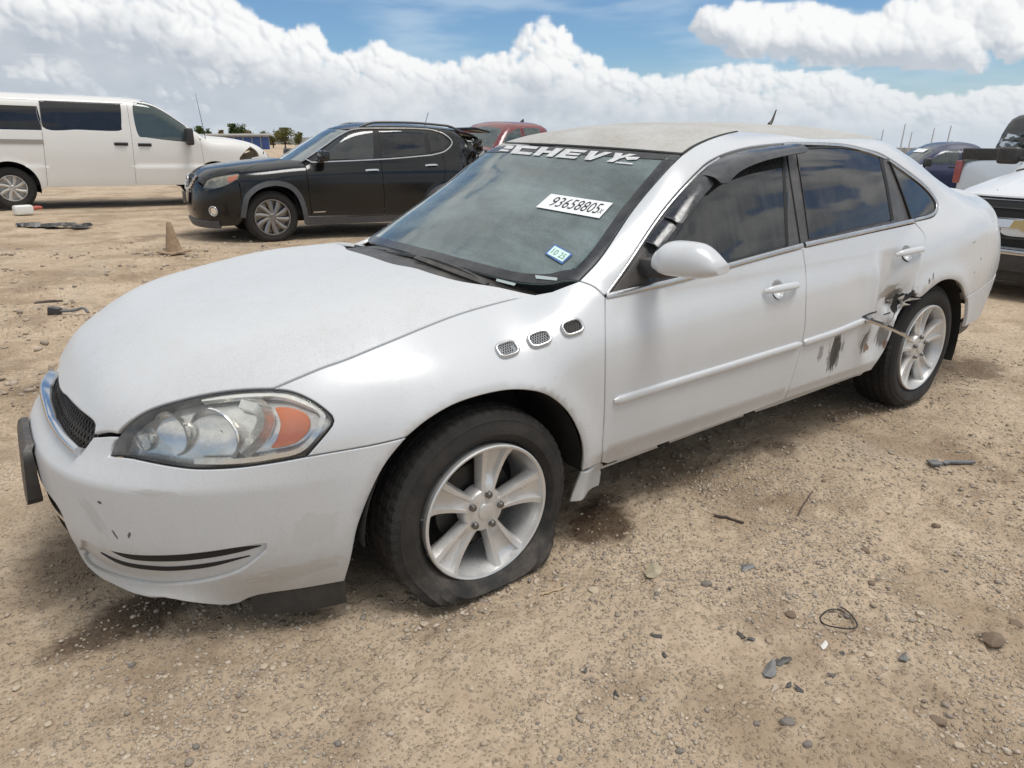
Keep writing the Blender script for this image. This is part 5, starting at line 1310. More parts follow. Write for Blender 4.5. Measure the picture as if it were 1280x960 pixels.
# ------------------------------------------------------------------ gravel and stones
def ico():
    bm = bmesh.new(); bmesh.ops.create_icosphere(bm, subdivisions=1, radius=1); V = np.array([v.co[:] for v in bm.verts]); F = np.array([[v.index for v in f.verts] for f in bm.faces]); bm.free(); return V, F
IV, IF = ico()
def stone_mat(name, cols):
    m, N, out = mat_new(name); P = N.n('ShaderNodeNewGeometry'); oi = P.outputs['Random Per Island']
    n = N.noise(P.outputs['Position'], 120, 4, .65)
    cr = N.n('ShaderNodeValToRGB', {0: oi}); e = cr.color_ramp.elements; e[0].color = (*cols[0], 1); e[1].color = (*cols[-1], 1)
    for i, c in enumerate(cols[1:-1]): e.new((i+1)/(len(cols)-1)).color = (*c, 1)
    c = N.mixc(N.ramp(n, .3, .7, 0, .5), cr.outputs[0], (.30, .235, .17))
    b = N.n('ShaderNodeBump', {'Strength': .4, 'Distance': .002, 'Height': n})
    bs = N.n('ShaderNodeBsdfPrincipled', {'Base Color': c, 'Roughness': .88, 'Normal': b}); N.t.links.new(bs.outputs[0], out.inputs[0]); return m
MT['stone'] = stone_mat('mixed_gravel', [(.46, .37, .27), (.33, .26, .19), (.54, .46, .35), (.22, .18, .145), (.58, .50, .39), (.40, .325, .24), (.26, .23, .20), (.60, .50, .385), (.17, .145, .125), (.50, .42, .32)])
def scatter_gravel():
    r = np.random.default_rng(5); Ps = []
    def add(n, x0, x1, y0, y1, s0, s1, pw=2.6, clump=True):
        x = r.uniform(x0, x1, n); y = r.uniform(y0, y1, n)
        if clump:
            keep = r.random(n) < np.clip((vn2(x*2.6, y*2.6, 91)*.6+vn2(x*7, y*7, 92)*.4-.34)*3.6, .06, 1); x, y = x[keep], y[keep]
        s = s0+(s1-s0)*r.random(len(x))**pw; Ps.append(np.stack([x, y, s], 1))
    add(40000, -1.9, 1.6, -2.25, -.8, .0012, .0068, 3.0); add(9000, -2.2, .6, -1.0, .6, .0018, .0085, 3.2)
    add(18000, .4, 4.5, -2.3, .4, .002, .009, 3.2); add(2600, -3, 2, .2, 4.5, .004, .013, 3.0); add(2200, -3.5, 9, 2.5, 9, .006, .018, 3.0)
    add(2600, -4.5, 2.0, 2.3, 8.5, .008, .034, 3.4); add(900, -2.6, .2, .6, 3.0, .006, .022, 3.0)
    add(3200, -1.9, 2.6, -2.25, -.7, .003, .0105, 2.2)
    # heaps of chips against the flat tyre and the bumper's shadow
    for c, n, sp in (((-.15, -.98), 160, .10), ((-.62, -.86), 70, .16), ((.18, -.98), 90, .08), ((-1.0, -.55), 50, .16)):
        Ps.append(np.stack([r.normal(c[0], sp*1.5, n), r.normal(c[1], sp*.5, n), .002+.009*r.random(n)**2], 1))
    A = np.vstack(Ps); n = len(A)
    ax = r.uniform(0, 2*np.pi, n); fl = r.uniform(.45, .85, n); el = r.uniform(.75, 1.35, n)
    jit = 1+r.uniform(-.36, .36, (n, len(IV), 1))
    V = IV[None]*jit*np.stack([el, 1/el, fl], 1)[:, None, :]
    c, s = np.cos(ax)[:, None], np.sin(ax)[:, None]
    X = V[..., 0]*c-V[..., 1]*s; Y = V[..., 0]*s+V[..., 1]*c
    z = ground_z(A[:, 0], A[:, 1], np.full(n, .0068))
    W = np.stack([A[:, :1]+X*A[:, 2:], A[:, 1:2]+Y*A[:, 2:], z[:, None]+(V[..., 2]+(.05+.35*r.random(n))[:, None]*fl[:, None])*A[:, 2:]], -1).reshape(-1, 3)
    F = (IF[None]+(np.arange(n)*len(IV))[:, None, None]).reshape(-1, 3)
    me = bpy.data.meshes.new('gravel'); me.vertices.add(len(W)); me.vertices.foreach_set('co', W.astype(np.float32).ravel())
    me.loops.add(F.size); me.loops.foreach_set('vertex_index', F.ravel().astype(np.int32)); me.polygons.add(len(F)); me.polygons.foreach_set('loop_start', (np.arange(len(F))*3).astype(np.int32)); me.update()
    tag(link_mesh('gravel', me, MT['stone'], None), 'small loose gravel chips strewn over the dirt', 'gravel', kind='stuff')
scatter_gravel()
def rock_mesh(seed, sub=2):
    r = np.random.default_rng(seed); bm = bmesh.new(); bmesh.ops.create_icosphere(bm, subdivisions=sub, radius=1)
    d = [Vector(r.normal(size=3)).normalized() for _ in range(9)]; k = r.uniform(.55, .9, 9)
    for v in bm.verts:
        p = v.co.copy()
        for q, kk in zip(d, k):
            h = p.dot(q)
            if h > kk: p -= q*(h-kk)*.85
        v.co = p*(1+r.uniform(-.04, .04)); v.co.z *= .68
    me = bpy.data.meshes.new('stone'); bm.to_mesh(me); bm.free(); me.polygons.foreach_set('use_smooth', [True]*len(me.polygons)); me.set_sharp_from_angle(angle=R(20)); return me
def debris():
    r = np.random.default_rng(11)
    pale = simple('pale_stone', (.50, .41, .30), .85, var=.2, vscale=60, bump=.4, bscale=90); grey = simple('grey_stone', (.20, .175, .15), .8, var=.25, vscale=60, bump=.4, bscale=90); brown = simple('brown_stone', (.20, .145, .10), .85, var=.25, vscale=60, bump=.4, bscale=90)
    kinds = {'pale': (pale, 'pale tan stone lying loose on the dirt'), 'grey': (grey, 'dark grey stone lying loose on the dirt'), 'brown': (brown, 'brown clod of earth lying on the dirt')}
    meshes = {}
    for k, (mt, _) in kinds.items():
        meshes[k] = [rock_mesh(s+hash(k) % 7 if False else s+{'pale': 0, 'grey': 50, 'brown': 90}[k]) for s in range(4)]
        for m_ in meshes[k]: m_.materials.append(mt)
    def stone(px, size, kind):
        q = px_plane([px], 2, 0)[0]; o = bpy.data.objects.new('stone', meshes[kind][int(r.integers(4))]); COL.objects.link(o)
        s = size*.5*887/np.linalg.norm(q-CAM_POS)**1; s = size*np.linalg.norm(q-CAM_POS)/CAM_F*.40
        o.location = (q[0], q[1], float(gz(q[0], q[1])[0])+s*.18); o.scale = (s*r.uniform(.9, 1.3), s, s*r.uniform(.8, 1.1)); o.rotation_euler = (0, 0, r.uniform(0, 6.28))
        lm = [('beside the flat tyre', (575, 745)), ('by the wire ring', (1048, 776)), ('near the crumpled cardboard', (818, 716)), ('near the broken grey fragments', (962, 838)), ('in front of the bumper', (200, 800)), ('beside the triangular grey fragment', (930, 710)), ('near the damp stain behind the flat tyre', (760, 670)), ('on the open dirt before the bent bracket', (1199, 640)), ('beside the dark clod at the edge of the gravel', (1240, 801)), ('among the grey stones nearest the broken plastic', (1000, 925)), ('on the bare dirt ahead of the flat tyre', (420, 900)), ('on the bare dirt below the headlight', (90, 870))]
        w = min(lm, key=lambda l: (l[1][0]-px[0])**2+(l[1][1]-px[1])**2)[0]; sz = 'larger' if size >= 14 else ('small' if size >= 10 else 'tiny')
        lab = {'pale': 'pale tan stone', 'grey': 'dark grey stone', 'brown': 'brown earth clod'}[kind]
        tag(o, f'{sz} {lab} {w}', 'stone', {'pale': 'pale stones on the dirt', 'grey': 'grey stones on the dirt', 'brown': 'clods on the dirt'}[kind])
    # px position, px size, kind
    for p_, s_, k_ in [((883, 731), 17, 'grey'), ((1082, 690), 14, 'brown'), ((986, 903), 18, 'grey'), ((1173, 894), 20, 'brown'), ((1240, 805), 26, 'brown'), ((850, 938), 12, 'grey'), ((422, 928), 12, 'grey'), ((355, 833), 10, 'pale'), ((331, 834), 13, 'pale'),
                       ((165, 834), 11, 'grey'), ((742, 739), 17, 'pale'), ((1088, 815), 14, 'pale'), ((1170, 660), 11, 'brown'), ((988, 770), 15, 'brown'), ((1090, 728), 11, 'brown'), ((820, 745), 9, 'grey'), ((700, 945), 11, 'grey'), ((735, 900), 9, 'pale'),
                       ((1045, 880), 12, 'pale'), ((1010, 930), 14, 'grey'), ((945, 905), 11, 'grey'), ((900, 860), 10, 'pale'), ((790, 730), 9, 'pale'), ((1150, 770), 10, 'pale'), ((1200, 930), 13, 'pale'), ((1270, 780), 16, 'brown'), ((610, 780), 9, 'pale'),
                       ((530, 780), 12, 'pale'), ((470, 770), 11, 'pale'), ((435, 762), 10, 'pale'), ((413, 772), 9, 'pale'), ((570, 745), 11, 'pale'), ((590, 742), 13, 'pale'), ((560, 752), 9, 'pale'), ((640, 735), 8, 'pale'), ((285, 912), 10, 'pale'), ((245, 935), 12, 'grey'),
                       ((20, 860), 10, 'pale'), ((60, 905), 9, 'pale'), ((110, 880), 8, 'pale'), ((205, 715), 9, 'grey'), ((95, 845), 8, 'pale'), ((1060, 770), 10, 'grey'), ((660, 850), 9, 'pale'), ((590, 860), 8, 'pale'), ((520, 900), 10, 'pale'), ((455, 880), 8, 'pale'), ((1110, 640), 8, 'pale'), ((1030, 600), 8, 'brown'), ((950, 640), 9, 'pale'), ((1225, 700), 10, 'pale'), ((880, 640), 8, 'pale')]:
        stone(p_, s_, k_)
    blk = simple('black_shard', (.030, .032, .036), .42, var=.3, vscale=40, dust=.25); gry = simple('grey_shard', (.13, .135, .14), .5, var=.3, vscale=40, dust=.25)
    def shard(px, size, mat, label, asp=.5, ang=None, thick=.12, curl=.25, name='plastic_shard', group=None):
        q = px_plane([px], 2, 0)[0]; s = size*np.linalg.norm(q-CAM_POS)/CAM_F*.40; n = 9
        t = np.sort(r.uniform(0, 2*np.pi, n)); rad = r.uniform(.65, 1.15, n); V = [(0, 0, curl*.35)]
        for a, k in zip(t, rad): V.append((math.cos(a)*k, math.sin(a)*k*asp, curl*(math.cos(a*2)*.4)))
        m_ = len(V); V = V+[(x, y, z-thick) for x, y, z in V]
        F = [(0, 1+i, 1+(i+1) % n) for i in range(n)]+[(m_, m_+1+(i+1) % n, m_+1+i) for i in range(n)]+[(1+i, m_+1+i, m_+1+(i+1) % n, 1+(i+1) % n) for i in range(n)]
        o = add_mesh(name, np.array(V)*s, F, mat, None, False); o.location = (q[0], q[1], float(gz(q[0], q[1])[0])+s*thick*1.1+.002); o.rotation_euler = (r.uniform(-.12, .12), r.uniform(-.12, .12), r.uniform(0, 6.28) if ang is None else ang)
        tag(o, label, 'debris', group)
    G1 = 'black plastic shards on the dirt'
    for p_, s_ in [((978, 827), 30), ((928, 795), 20), ((940, 798), 16), ((820, 800), 18), ((985, 858), 18), ((1040, 845), 14), ((912, 737), 12), ((730, 840), 14), ((1000, 862), 22), ((1055, 812), 12), ((1180, 715), 12), ((770, 866), 16), ((830, 822), 12)]:
        shard(p_, s_, blk, ('broad' if s_ >= 20 else 'small' if s_ > 13 else 'tiny')+' black plastic shard '+('by the grey fragments' if abs(p_[0]-970) < 60 and p_[1] > 780 else 'near the wire ring' if p_[0] > 1020 else 'near the crumpled cardboard' if p_[1] < 780 else 'on the open gravel'), group=G1, asp=r.uniform(.35, .7))
    shard((962, 838), 42, gry, 'largest grey plastic fragment of the broken pile on the dirt', .5, R(20), .10, .3)
    shard((930, 710), 34, gry, 'triangular grey plastic fragment with a thin stalk on the dirt', .55, R(-10), .06, .2)
    shard((1130, 822), 22, gry, 'flat grey scrap among the pebbles on the dirt', .6, .3)
    shard((1030, 806), 24, simple('pale_plastic', (.62, .60, .55), .5), 'pale cream plastic chip on the dirt', .35, R(10), .08, .1)
    shard((969, 863), 22, simple('tan_card', (.40, .33, .25), .8), 'small tan cardboard chip below the grey fragments', .45, R(35), .05, .1)
    card = simple('crushed_card', (.36, .305, .21), .85, var=.3, vscale=25, bump=.3, bscale=40)
    shard((818, 716), 46, card, 'crumpled olive brown cardboard scrap on the dirt', .62, R(40), .05, .16, name='cardboard_scrap')
    def stick(px0, px1, rad, mat, label, name='stick', cat='stick', lift=.006):
        a = px_plane([px0], 2, 0)[0]; b = px_plane([px1], 2, 0)[0]; n = 8; P = np.array([a+(b-a)*t for t in np.linspace(0, 1, n)]); P[:, 2] = gz(P[:, 0], P[:, 1])+lift; P[:, :2] += r.normal(0, rad*.25, (n, 2))
        c = P.mean(0); o = sweep(name, P-c, mat, None, r=np.linspace(rad, rad*.7, n), n=7); o.location = c; tag(o, label, cat)
    wood = simple('dry_wood', (.46, .34, .21), .8, var=.2, vscale=50); dk = simple('dark_twig', (.07, .05, .04), .8)
    stick((676, 746), (706, 737), .004, wood, 'pale dry wooden splinter near the flat tyre'); stick((893, 648), (930, 656), .006, dk, 'dark strip lying beyond the stained patch', 'rubber_strip', 'strip')
    stick((997, 645), (1015, 618), .003, dk, 'thin dark twig on the bare dirt'); stick((45, 391), (80, 386), .018, dk, 'dark weathered stick in the yard beyond the hood')
    # thin wire ring
    q = px_plane([(1048, 776)], 2, 0)[0]; s = 18*np.linalg.norm(q-CAM_POS)/CAM_F; t = np.linspace(0, 2*np.pi*1.08, 50); w_ = s*(1+.06*np.sin(3*t)); P = np.stack([np.cos(t)*w_, np.sin(t)*w_, .006+.004*np.sin(2*t)+.002*t], 1)
    o = sweep('wire_ring', P, simple('black_wire', (.02, .02, .02), .5), None, r=.0022, n=7); o.location = (q[0], q[1], float(gz(q[0], q[1])[0])+.002); tag(o, 'thin black wire curled into a ring on the dirt', 'wire')
    # bent metal bracket lying out to the right
    q = px_plane([(1199, 580)], 2, 0)[0]; k = np.linalg.norm(q-CAM_POS)/CAM_F; P = np.array([(-18, -2, 0), (-10, 2, 0), (0, 1, 0), (16, 1, 0)])*k
    br = empty('metal_bracket', (q[0], q[1], float(gz(q[0], q[1])[0])+.012), (0, 0, R(-35)), 'bent grey metal bracket lying alone on the dirt', 'bracket')
    sweep('bar', P, gry, br, r=1, prof=[(-.012, -.004), (.012, -.004), (.012, .004), (-.012, .004)]); box_obj('tab', (-.12*1, -.01, .006), (.05, .05, .01), gry, br, bevel=.002)
    # black part with a rod in the yard left of the hood
    q = px_plane([(72, 405)], 2, 0)[0]; k = np.linalg.norm(q-CAM_POS)/CAM_F
    pt = empty('pedal_part', (q[0], q[1], float(gz(q[0], q[1])[0])), (0, 0, R(-35)), 'discarded black block with a bent rod in the yard', 'car part')
    box_obj('block', (0, 0, .03), (.09, .06, .07), blk, pt, Matrix.Rotation(.2, 3, 'Y'), .006); sweep('rod', spl([(.04, 0, .03), (.16, .01, .035), (.24, .0, .055), (.28, -.01, .02)], n=14), gry, pt, r=.012, n=8)
    # flattened strip of black bumper trim further back
    q0 = px_plane([(25, 299)], 2, .05)[0]; q1 = px_plane([(112, 297)], 2, .05)[0]; n = 24; P = np.array([q0+(q1-q0)*t for t in np.linspace(0, 1, n)]); P[:, 1] += r.normal(0, .04, n); P[:, 2] = gz(P[:, 0], P[:, 1])+.03+r.uniform(0, .03, n)
    c = P.mean(0); o = sweep('trim_strip', P-c, blk, None, r=r.uniform(.5, 1.3, n), prof=[(-.10, -.02), (.10, -.02), (.06, .03), (-.07, .02)], smooth=False); o.location = c; tag(o, 'torn strip of black trim lying in front of the van', 'debris')
    q = px_plane([(233, 291)], 2, .05)[0]
debris()

# ------------------------------------------------------------------ vehicles standing behind
UPV = np.array([.0228*1., -.0162*1., 1.]); UPV /= np.linalg.norm(UPV)     # the yard falls a little to the right
def veh_frame(phi, org):
    f = np.array([math.cos(phi), math.sin(phi), 0]); f -= UPV*(f@UPV); f /= np.linalg.norm(f); rm = np.stack([f, np.cross(UPV, f), UPV], 1)
    set_frame(rm, org); return rm, np.array(org, float)
def veh_root(name, rm, org, label, cat='car', group=None):
    o = empty(name, tuple(org), tuple(Matrix([list(r) for r in rm]).to_euler()), label, cat, group); return o
class Body:
    """same construction as the sedan's surface, driven by profiles; front at -x"""
    def __init__(s, bz, af, ar, hc, gt, gs, xf=.1, xr=2.4, nf=2.8, nr=3.6, crown=.035, gcrown=.05, fl=(), kr=.06, plan=(.05, .06), kt=.10, flare=.012):
        s.bz, s.af, s.ar, s.hc, s.gt, s.gs = (pch(*q) for q in (bz, af, ar, hc, gt, gs)); s.p = (xf, xr, nf, nr, crown, gcrown, fl, kr, plan, kt, flare); s.zmax = bz[0][-1]
    def L(s, P):
        xf, xr, nf, nr, crown, gc, fl, kr, plan, kt, flare = s.p
        x, y, z = P[..., 0], np.abs(P[..., 1]), np.clip(P[..., 2], .1, s.zmax); b = s.bz(z)
        for cx, cz, r in fl: b = b+flare*np.exp(-(np.clip(np.hypot(x-cx, z-cz)-r, 0, 1)/.05)**2)
        u = np.where(x < xf, (xf-x)/np.maximum(s.af(z), .2), np.where(x > xr, (x-xr)/np.maximum(s.ar(z), .2), 0)); n = np.where(x < xf, nf, nr)
        side = (((u+1e-9)**n+(y/b+1e-9)**n)**(1/n)-1)*.9
        return smax(side, (P[..., 2]-(s.hc(x)-crown*(y/.7)**2-.0175*np.log1p(np.exp((y-.66)/.05))))*.9, kt)
    def G(s, P):
        xf, xr, nf, nr, crown, gc, fl, kr, plan, kt, flare = s.p
        x, y, z = P[..., 0], np.abs(P[..., 1]), P[..., 2]; pl = 1-plan[0]*np.clip(1.3-x, 0, 2)**2-plan[1]*np.clip(x-2.2, 0, 3)**2
        return smax((y-s.gs(np.maximum(z, .8))*pl)*.85, (z-(s.gt(x)-gc*(y/.6)**2))*.85, .09)
    def F(s, P): return smin(s.L(P), s.G(P), .03+s.p[7]*sstep(P[..., 0], 2.4, 3.2))
def shell(name, fn, x0, x1, zc, mat, parent, nx=70, na=72, zlo=.25):
    """closed skin of a body: slices across its length"""
    t = np.linspace(0, 1, nx); xs_ = x0+(x1-x0)*(.5-.5*np.cos(t*np.pi))*.65+(x1-x0)*t*.35; a = np.linspace(0, 2*np.pi, na, endpoint=False)
    X, A = np.meshgrid(xs_, a, indexing='ij'); d = np.stack([0*A, np.cos(A), np.sin(A)], -1).reshape(-1, 3); c = np.stack([X, 0*X, 0*X+zc], -1).reshape(-1, 3)
    g = lambda P: smax(fn(P), (zlo-P[..., 2]), .03)
    Q = trace(g, c+d*3.2, -d, tmax=3.2); 
    k = np.sum((Q-c)*d, 1); Q = c+d*np.maximum(k, .002)[:, None]
    N_ = grad(g, Q); F = [(i*na+j, i*na+(j+1) % na, (i+1)*na+(j+1) % na, (i+1)*na+j) for i in range(nx-1) for j in range(na)]
    o = add_mesh(name, Q, F, mat, parent, True); bm = bmesh.new(); bm.from_mesh(o.data); bmesh.ops.recalc_face_normals(bm, faces=bm.faces[:]); bm.to_mesh(o.data); bm.free(); o.data.set_sharp_from_angle(angle=R(50)); return o
def tube_on(name, fn, Q, mat, parent, w, h, off=0., n=40):
    Q = trace(fn, Q+grad(fn, Q)*.05, -grad(fn, Q)); nn = grad(fn, Q)
    return sweep(name, Q+nn*off, mat, parent, r=1, prof=[(-w, -.004), (w, -.004), (w, h*.6), (w*.5, h), (-w*.5, h), (-w, h*.6)], up=nn)
def simple_wheel(parent, loc, Rt, Rr, w, sgn, spokes, matrim, name='wheel', steel=False):
    wl = empty(name, loc, parent=parent); y = lambda v: sgn*v
    lathe('tyre', [(Rr-.01, y(-.02)), (Rr+.02, y(.0)), (Rt-.05, y(.004)), (Rt-.02, y(-.012)), (Rt, y(-.035)), (Rt, y(-w+.03)), (Rt-.03, y(-w)), (Rr, y(-w))], MT['tyre2'], wl, n=48)
    lathe('rim', [(Rr, y(-.02)), (Rr+.004, y(.004)), (Rr-.012, y(.004)), (Rr-.02, y(-.03)), (Rr-.03, y(-.10)), (.001, y(-.10))], matrim, wl, n=48)
    for s in range(spokes):
        a = 2*math.pi*s/spokes+.3; ca, sa = math.cos(a), math.sin(a); V = []
        for r, hw, tw in ((.04, .022, 0), (.10, .026, .006), (Rr*.7, .030, .022), (Rr-.008, .036, .05)):
            for q, yy in ((-hw, -.05), (-hw, -.018), (0, -.006), (hw, -.018), (hw, -.05)): V.append((ca*r-sa*(q+tw), y(yy), sa*r+ca*(q+tw)))
        F = [(i*5+k, i*5+k+1, (i+1)*5+k+1, (i+1)*5+k) for i in range(3) for k in range(4)]
        o = add_mesh('spoke', V, F, matrim, wl, True, angle=40); bm = bmesh.new(); bm.from_mesh(o.data); bmesh.ops.recalc_face_normals(bm, faces=bm.faces[:]); bm.to_mesh(o.data); bm.free()
    lathe('hub_cap', [(.001, y(-.004)), (.045, y(-.006)), (.06, y(-.02)), (.065, y(-.06))], matrim, wl, n=24)
    return wl
def paint2(name, col, rough=.22, dust=.25, dustcol=(.30, .27, .23), coat=.5):
    return paint_mat(name, col, rough=rough, speck=dust*1.6, dust_top=dust*.6, low=dust*1.6, lowz=.55, dustcol=dustcol, coat=coat)

# ---- black crossover
def build_crossover():
    RB = Body(([.2, .4, .7, .9, 1.05, 1.2, 1.3], [.86, .905, .922, .918, .90, .86, .80]), ([.2, .3, .5, .7, .85, 1.0, 1.1], [1.00, 1.04, 1.07, 1.05, 1.01, .90, .7]), ([.2, .4, .7, 1.0, 1.2, 1.3], [1.15, 1.27, 1.32, 1.30, 1.22, 1.15]),
              ([-1.1, -.95, -.8, -.5, 0, .4, .6, 3.0, 3.6], [.80, .93, .99, 1.06, 1.12, 1.16, 1.17, 1.22, 1.22]), ([.1, .45, .9, 1.2, 1.35, 1.7, 2.2, 2.8, 3.2, 3.45, 3.6, 3.75], [.94, 1.14, 1.41, 1.58, 1.625, 1.67, 1.68, 1.655, 1.61, 1.52, 1.36, 1.1]),
              ([.9, 1.1, 1.3, 1.5, 1.6, 1.72], [.90, .868, .81, .735, .69, .61]), fl=((0, .35, .40), (2.706, .35, .40)), flare=.02)
    rm, _ = veh_frame(R(-5), (0, 0, 0)); c = np.array([2.09, 7.69, .08]); org = c+rm@np.array([0, .86, 0]); veh_frame(R(-5), org)
    root = veh_root('crossover', rm, org, 'black crossover with a crushed rear corner standing behind the white sedan', 'car')
    P = lambda px, fn=RB.F, n=None: px_on(fn, spl(px, n=n) if n else np.array(px, float))
    pk = paint2('black_paint', (.006, .006, .006), .10, .05, (.12, .11, .09), .0); cl = simple('grey_cladding', (.055, .06, .07), .55, dust=.3); chm = MT['trimbright']
    gls = glass_mat('crossover_glass', (.30, .34, .34), .8, .03, .10, (.3, .32, .31)); dgl = glass_mat('crossover_privacy_glass', (.05, .05, .055), .8, .03, .08, (.25, .25, .25)); wgl = glass_mat('crossover_windshield', (.45, .60, .60), .55, .04, .32, (.42, .52, .53))
    arch = P([(304, 272), (308, 250), (316, 239), (328, 232), (345, 229), (362, 233), (373, 243), (379, 257), (384, 279)], n=40)
    rarch = trace(RB.L, np.array([[2.706+.40*math.cos(a), -3, .36+.40*math.sin(a)] for a in np.linspace(math.pi*1.04, -.04, 40)]), np.tile([0, 1., 0], (40, 1)))
    dsx = OBL(10)
    sl = lambda pts: trace(RB.L, np.array([[x, -3, z] for x, z in pts]), np.tile([0, 1., 0], (len(pts), 1)))
    hood_s = P([(298, 217), (315, 208), (335, 203), (352, 200), (376, 201)], n=20); dfg = P([(381, 203), (384, 220), (386, 238), (389, 262), (391, 279)], n=20); bg = P([(476, 200), (479, 225), (480.5, 245), (481, 268)], n=20)
    # side sheets: fender, doors, quarter
    f_bot = sl([(arch[-1][0], arch[-1][2]), (dfg[-1][0], arch[-1][2])])
    hl_r = P([(298, 217), (297, 224), (300, 232)], n=6); bj = P([(300, 232), (302, 252), (304, 272)], n=10)
    o = panel('front_fender', RB.L, OBL(35), OBL(35).uv(np.vstack([hood_s, dfg[1:], f_bot[::-1][:1], arch[::-1], bj[::-1][1:], hl_r[::-1][1:]])), pk, root, h=.05, gap=.003); mirror_obj(o)
    zb = .33
    def door(name, a, b, belt, bot, mat):
        o = panel(name, RB.F, dsx, dsx.uv(np.vstack([a, bot, b[::-1], belt])), mat, root, h=.05, gap=.003); m_ = mirror_obj(o); return o, m_
    belt1 = P([(476, 199.5), (440, 201), (383, 203.5)], n=16); bot1 = sl([(dfg[-1][0], zb), (bg[-1][0], zb)])
    d1, d1m = door('front_door', dfg, bg, belt1[1:-1], bot1, pk)
    rg = P([(552, 190), (556, 205), (556, 222), (548, 240)], n=14); belt2 = P([(552, 190.5), (520, 196), (478, 199.5)], n=12)
    ra0 = rarch[:16]; bot2 = sl([(bg[-1][0], zb), (rarch[0][0], zb)])
    rdp = np.vstack([bg, bot2, rarch[:14], rg[::-1], belt2])
    d2 = panel('rear_door', RB.F, dsx, dsx.uv(rdp), pk, root, h=.05, gap=.003); mirror_obj(d2)
    # quarter and tail as one crumpled sheet
    def crump(Pq):
        n = vn2(Pq[..., 0]*9+Pq[..., 1]*4, Pq[..., 2]*7, 5)+.5*vn2(Pq[..., 0]*21, Pq[..., 2]*17+Pq[..., 1]*9, 6); k = sstep(Pq[..., 0], 2.9, 3.35); return RB.F(Pq)+k*(.05+.13*(n-.55))
    roof_r = sl([(2.9, 1.0)])
    sdq = Dir((-.35, .80, -.45), (1, 0, 0), (0, 0, 1)); sdq.e1 = np.cross(sdq.d, [0, 0, 1.]); sdq.e1 *= np.sign(sdq.e1[0]); sdq.e1 /= np.linalg.norm(sdq.e1); sdq.e2 = np.cross(sdq.e1, sdq.d); sdq.e2 *= np.sign(sdq.e2[2])
    dlor = P([(539, 194), (556, 189), (565, 178), (554, 167), (540, 163)], n=22)
    top_ = trace(RB.F, np.c_[np.linspace(2.45, 3.5, 14), np.full(14, -.60), np.full(14, 4.)], np.tile([0, 0, -1.], (14, 1)))
    tail = trace(RB.F, np.array([[5.5, -.62, z] for z in np.linspace(1.40, .55, 18)]), np.tile([-1., 0, 0], (18, 1)))
    qp = np.vstack([top_, tail[:1]*0+tail[:1], tail[1:], sl([(3.25, .50)]), rarch[::-1][:26], rg[::-1][3:], dlor[2:]])
    q = panel('quarter_panel', crump, sdq, sdq.uv(qp), pk, root, h=.035, gap=.002, depth=.03); tag(q, 'crumpled rear quarter panel'); 
    # roof, hood, screens, tail
    head = P([(395, 161), (420, 162.5), (439, 164)], RB.G, n=10)
    rf = np.vstack([spl([(1.20, 0), (1.22, -.4), (1.30, -.60)], n=10), spl([(1.30, -.60), (2.2, -.62), (3.0, -.60), (3.45, -.56)], n=20)[1:], spl([(3.45, -.56), (3.55, -.3), (3.56, 0)], n=8)[1:]])
    panel('roof', RB.G, TOP, sym(rf), pk, root, h=.07)
    apx = spl([(382, 199), (407.5, 181), (426, 168.5), (445, 161.5), (486, 160.5), (532, 161.5), (552, 166)], n=60); dlo = px_on(RB.F, apx)
    wsb = trace(RB.G, np.c_[spl([(.42, -.74), (.85, -.70), (1.25, -.61)], n=20), np.full(20, 4.)], np.tile([0, 0, -1.], (20, 1)))
    rail = trace(RB.G, np.c_[spl([(1.30, -.60), (2.2, -.62), (2.95, -.60)], n=20), np.full(20, 4.)], np.tile([0, 0, -1.], (20, 1)))
    GDX = OBL(30)
    o = panel('roof_rail', RB.F, GDX, GDX.uv(np.vstack([wsb, rail, dlo[::-1]])), pk, root, h=.04); mirror_obj(o)
    ws = np.vstack([spl([(.28, 0), (.31, -.4), (.42, -.72)], n=14), wsb[:, :2][1:], spl([(1.25, -.60), (1.21, -.4), (1.19, 0)], n=10)[1:]])
    wsp = panel('windshield', RB.G, TOP, sym(ws), wgl, root, h=.06, off=-.004)
    hlt = P([(298, 217), (275, 220), (260, 224.5), (253.5, 233)], RB.L, n=12)
    hd = np.vstack([spl([(.24, 0), (.27, -.4), (.36, -.70)], n=12), hood_s[::-1][:, :2], hlt[1:, :2], spl([tuple(hlt[-1][:2]), (-.935, -.25), (-.950, 0)], n=10)[1:]])
    panel('hood', RB.L, TOP, sym(hd), pk, root, h=.05)
    FRX = Cyl(-.05, -1); u = FRX.uv
    barch = arch[:4]; hl = P([(254, 234), (260, 224.5), (275, 220), (298, 217), (297, 224), (283, 231.5), (268, 236), (257, 238)], n=None); hlu = spl(u(hl), n=40, closed=True)
    tp = u(hood_s[:1])[0]; am = u(arch[:1])[0]
    fb = np.vstack([[[0, .90]], [[-.35, .885]], u(hl)[:1], u(hl)[::-1][1:4], u(bj)[1:], [[am[0], am[1]-.01]], [[am[0]*.92, .26]], [[-.5, .22]], [[0, .21]]])
    bum = panel('front_bumper', RB.L, FRX, sym(fb[:, ::-1])[:, ::-1], pk, root, h=.05, gap=.002)
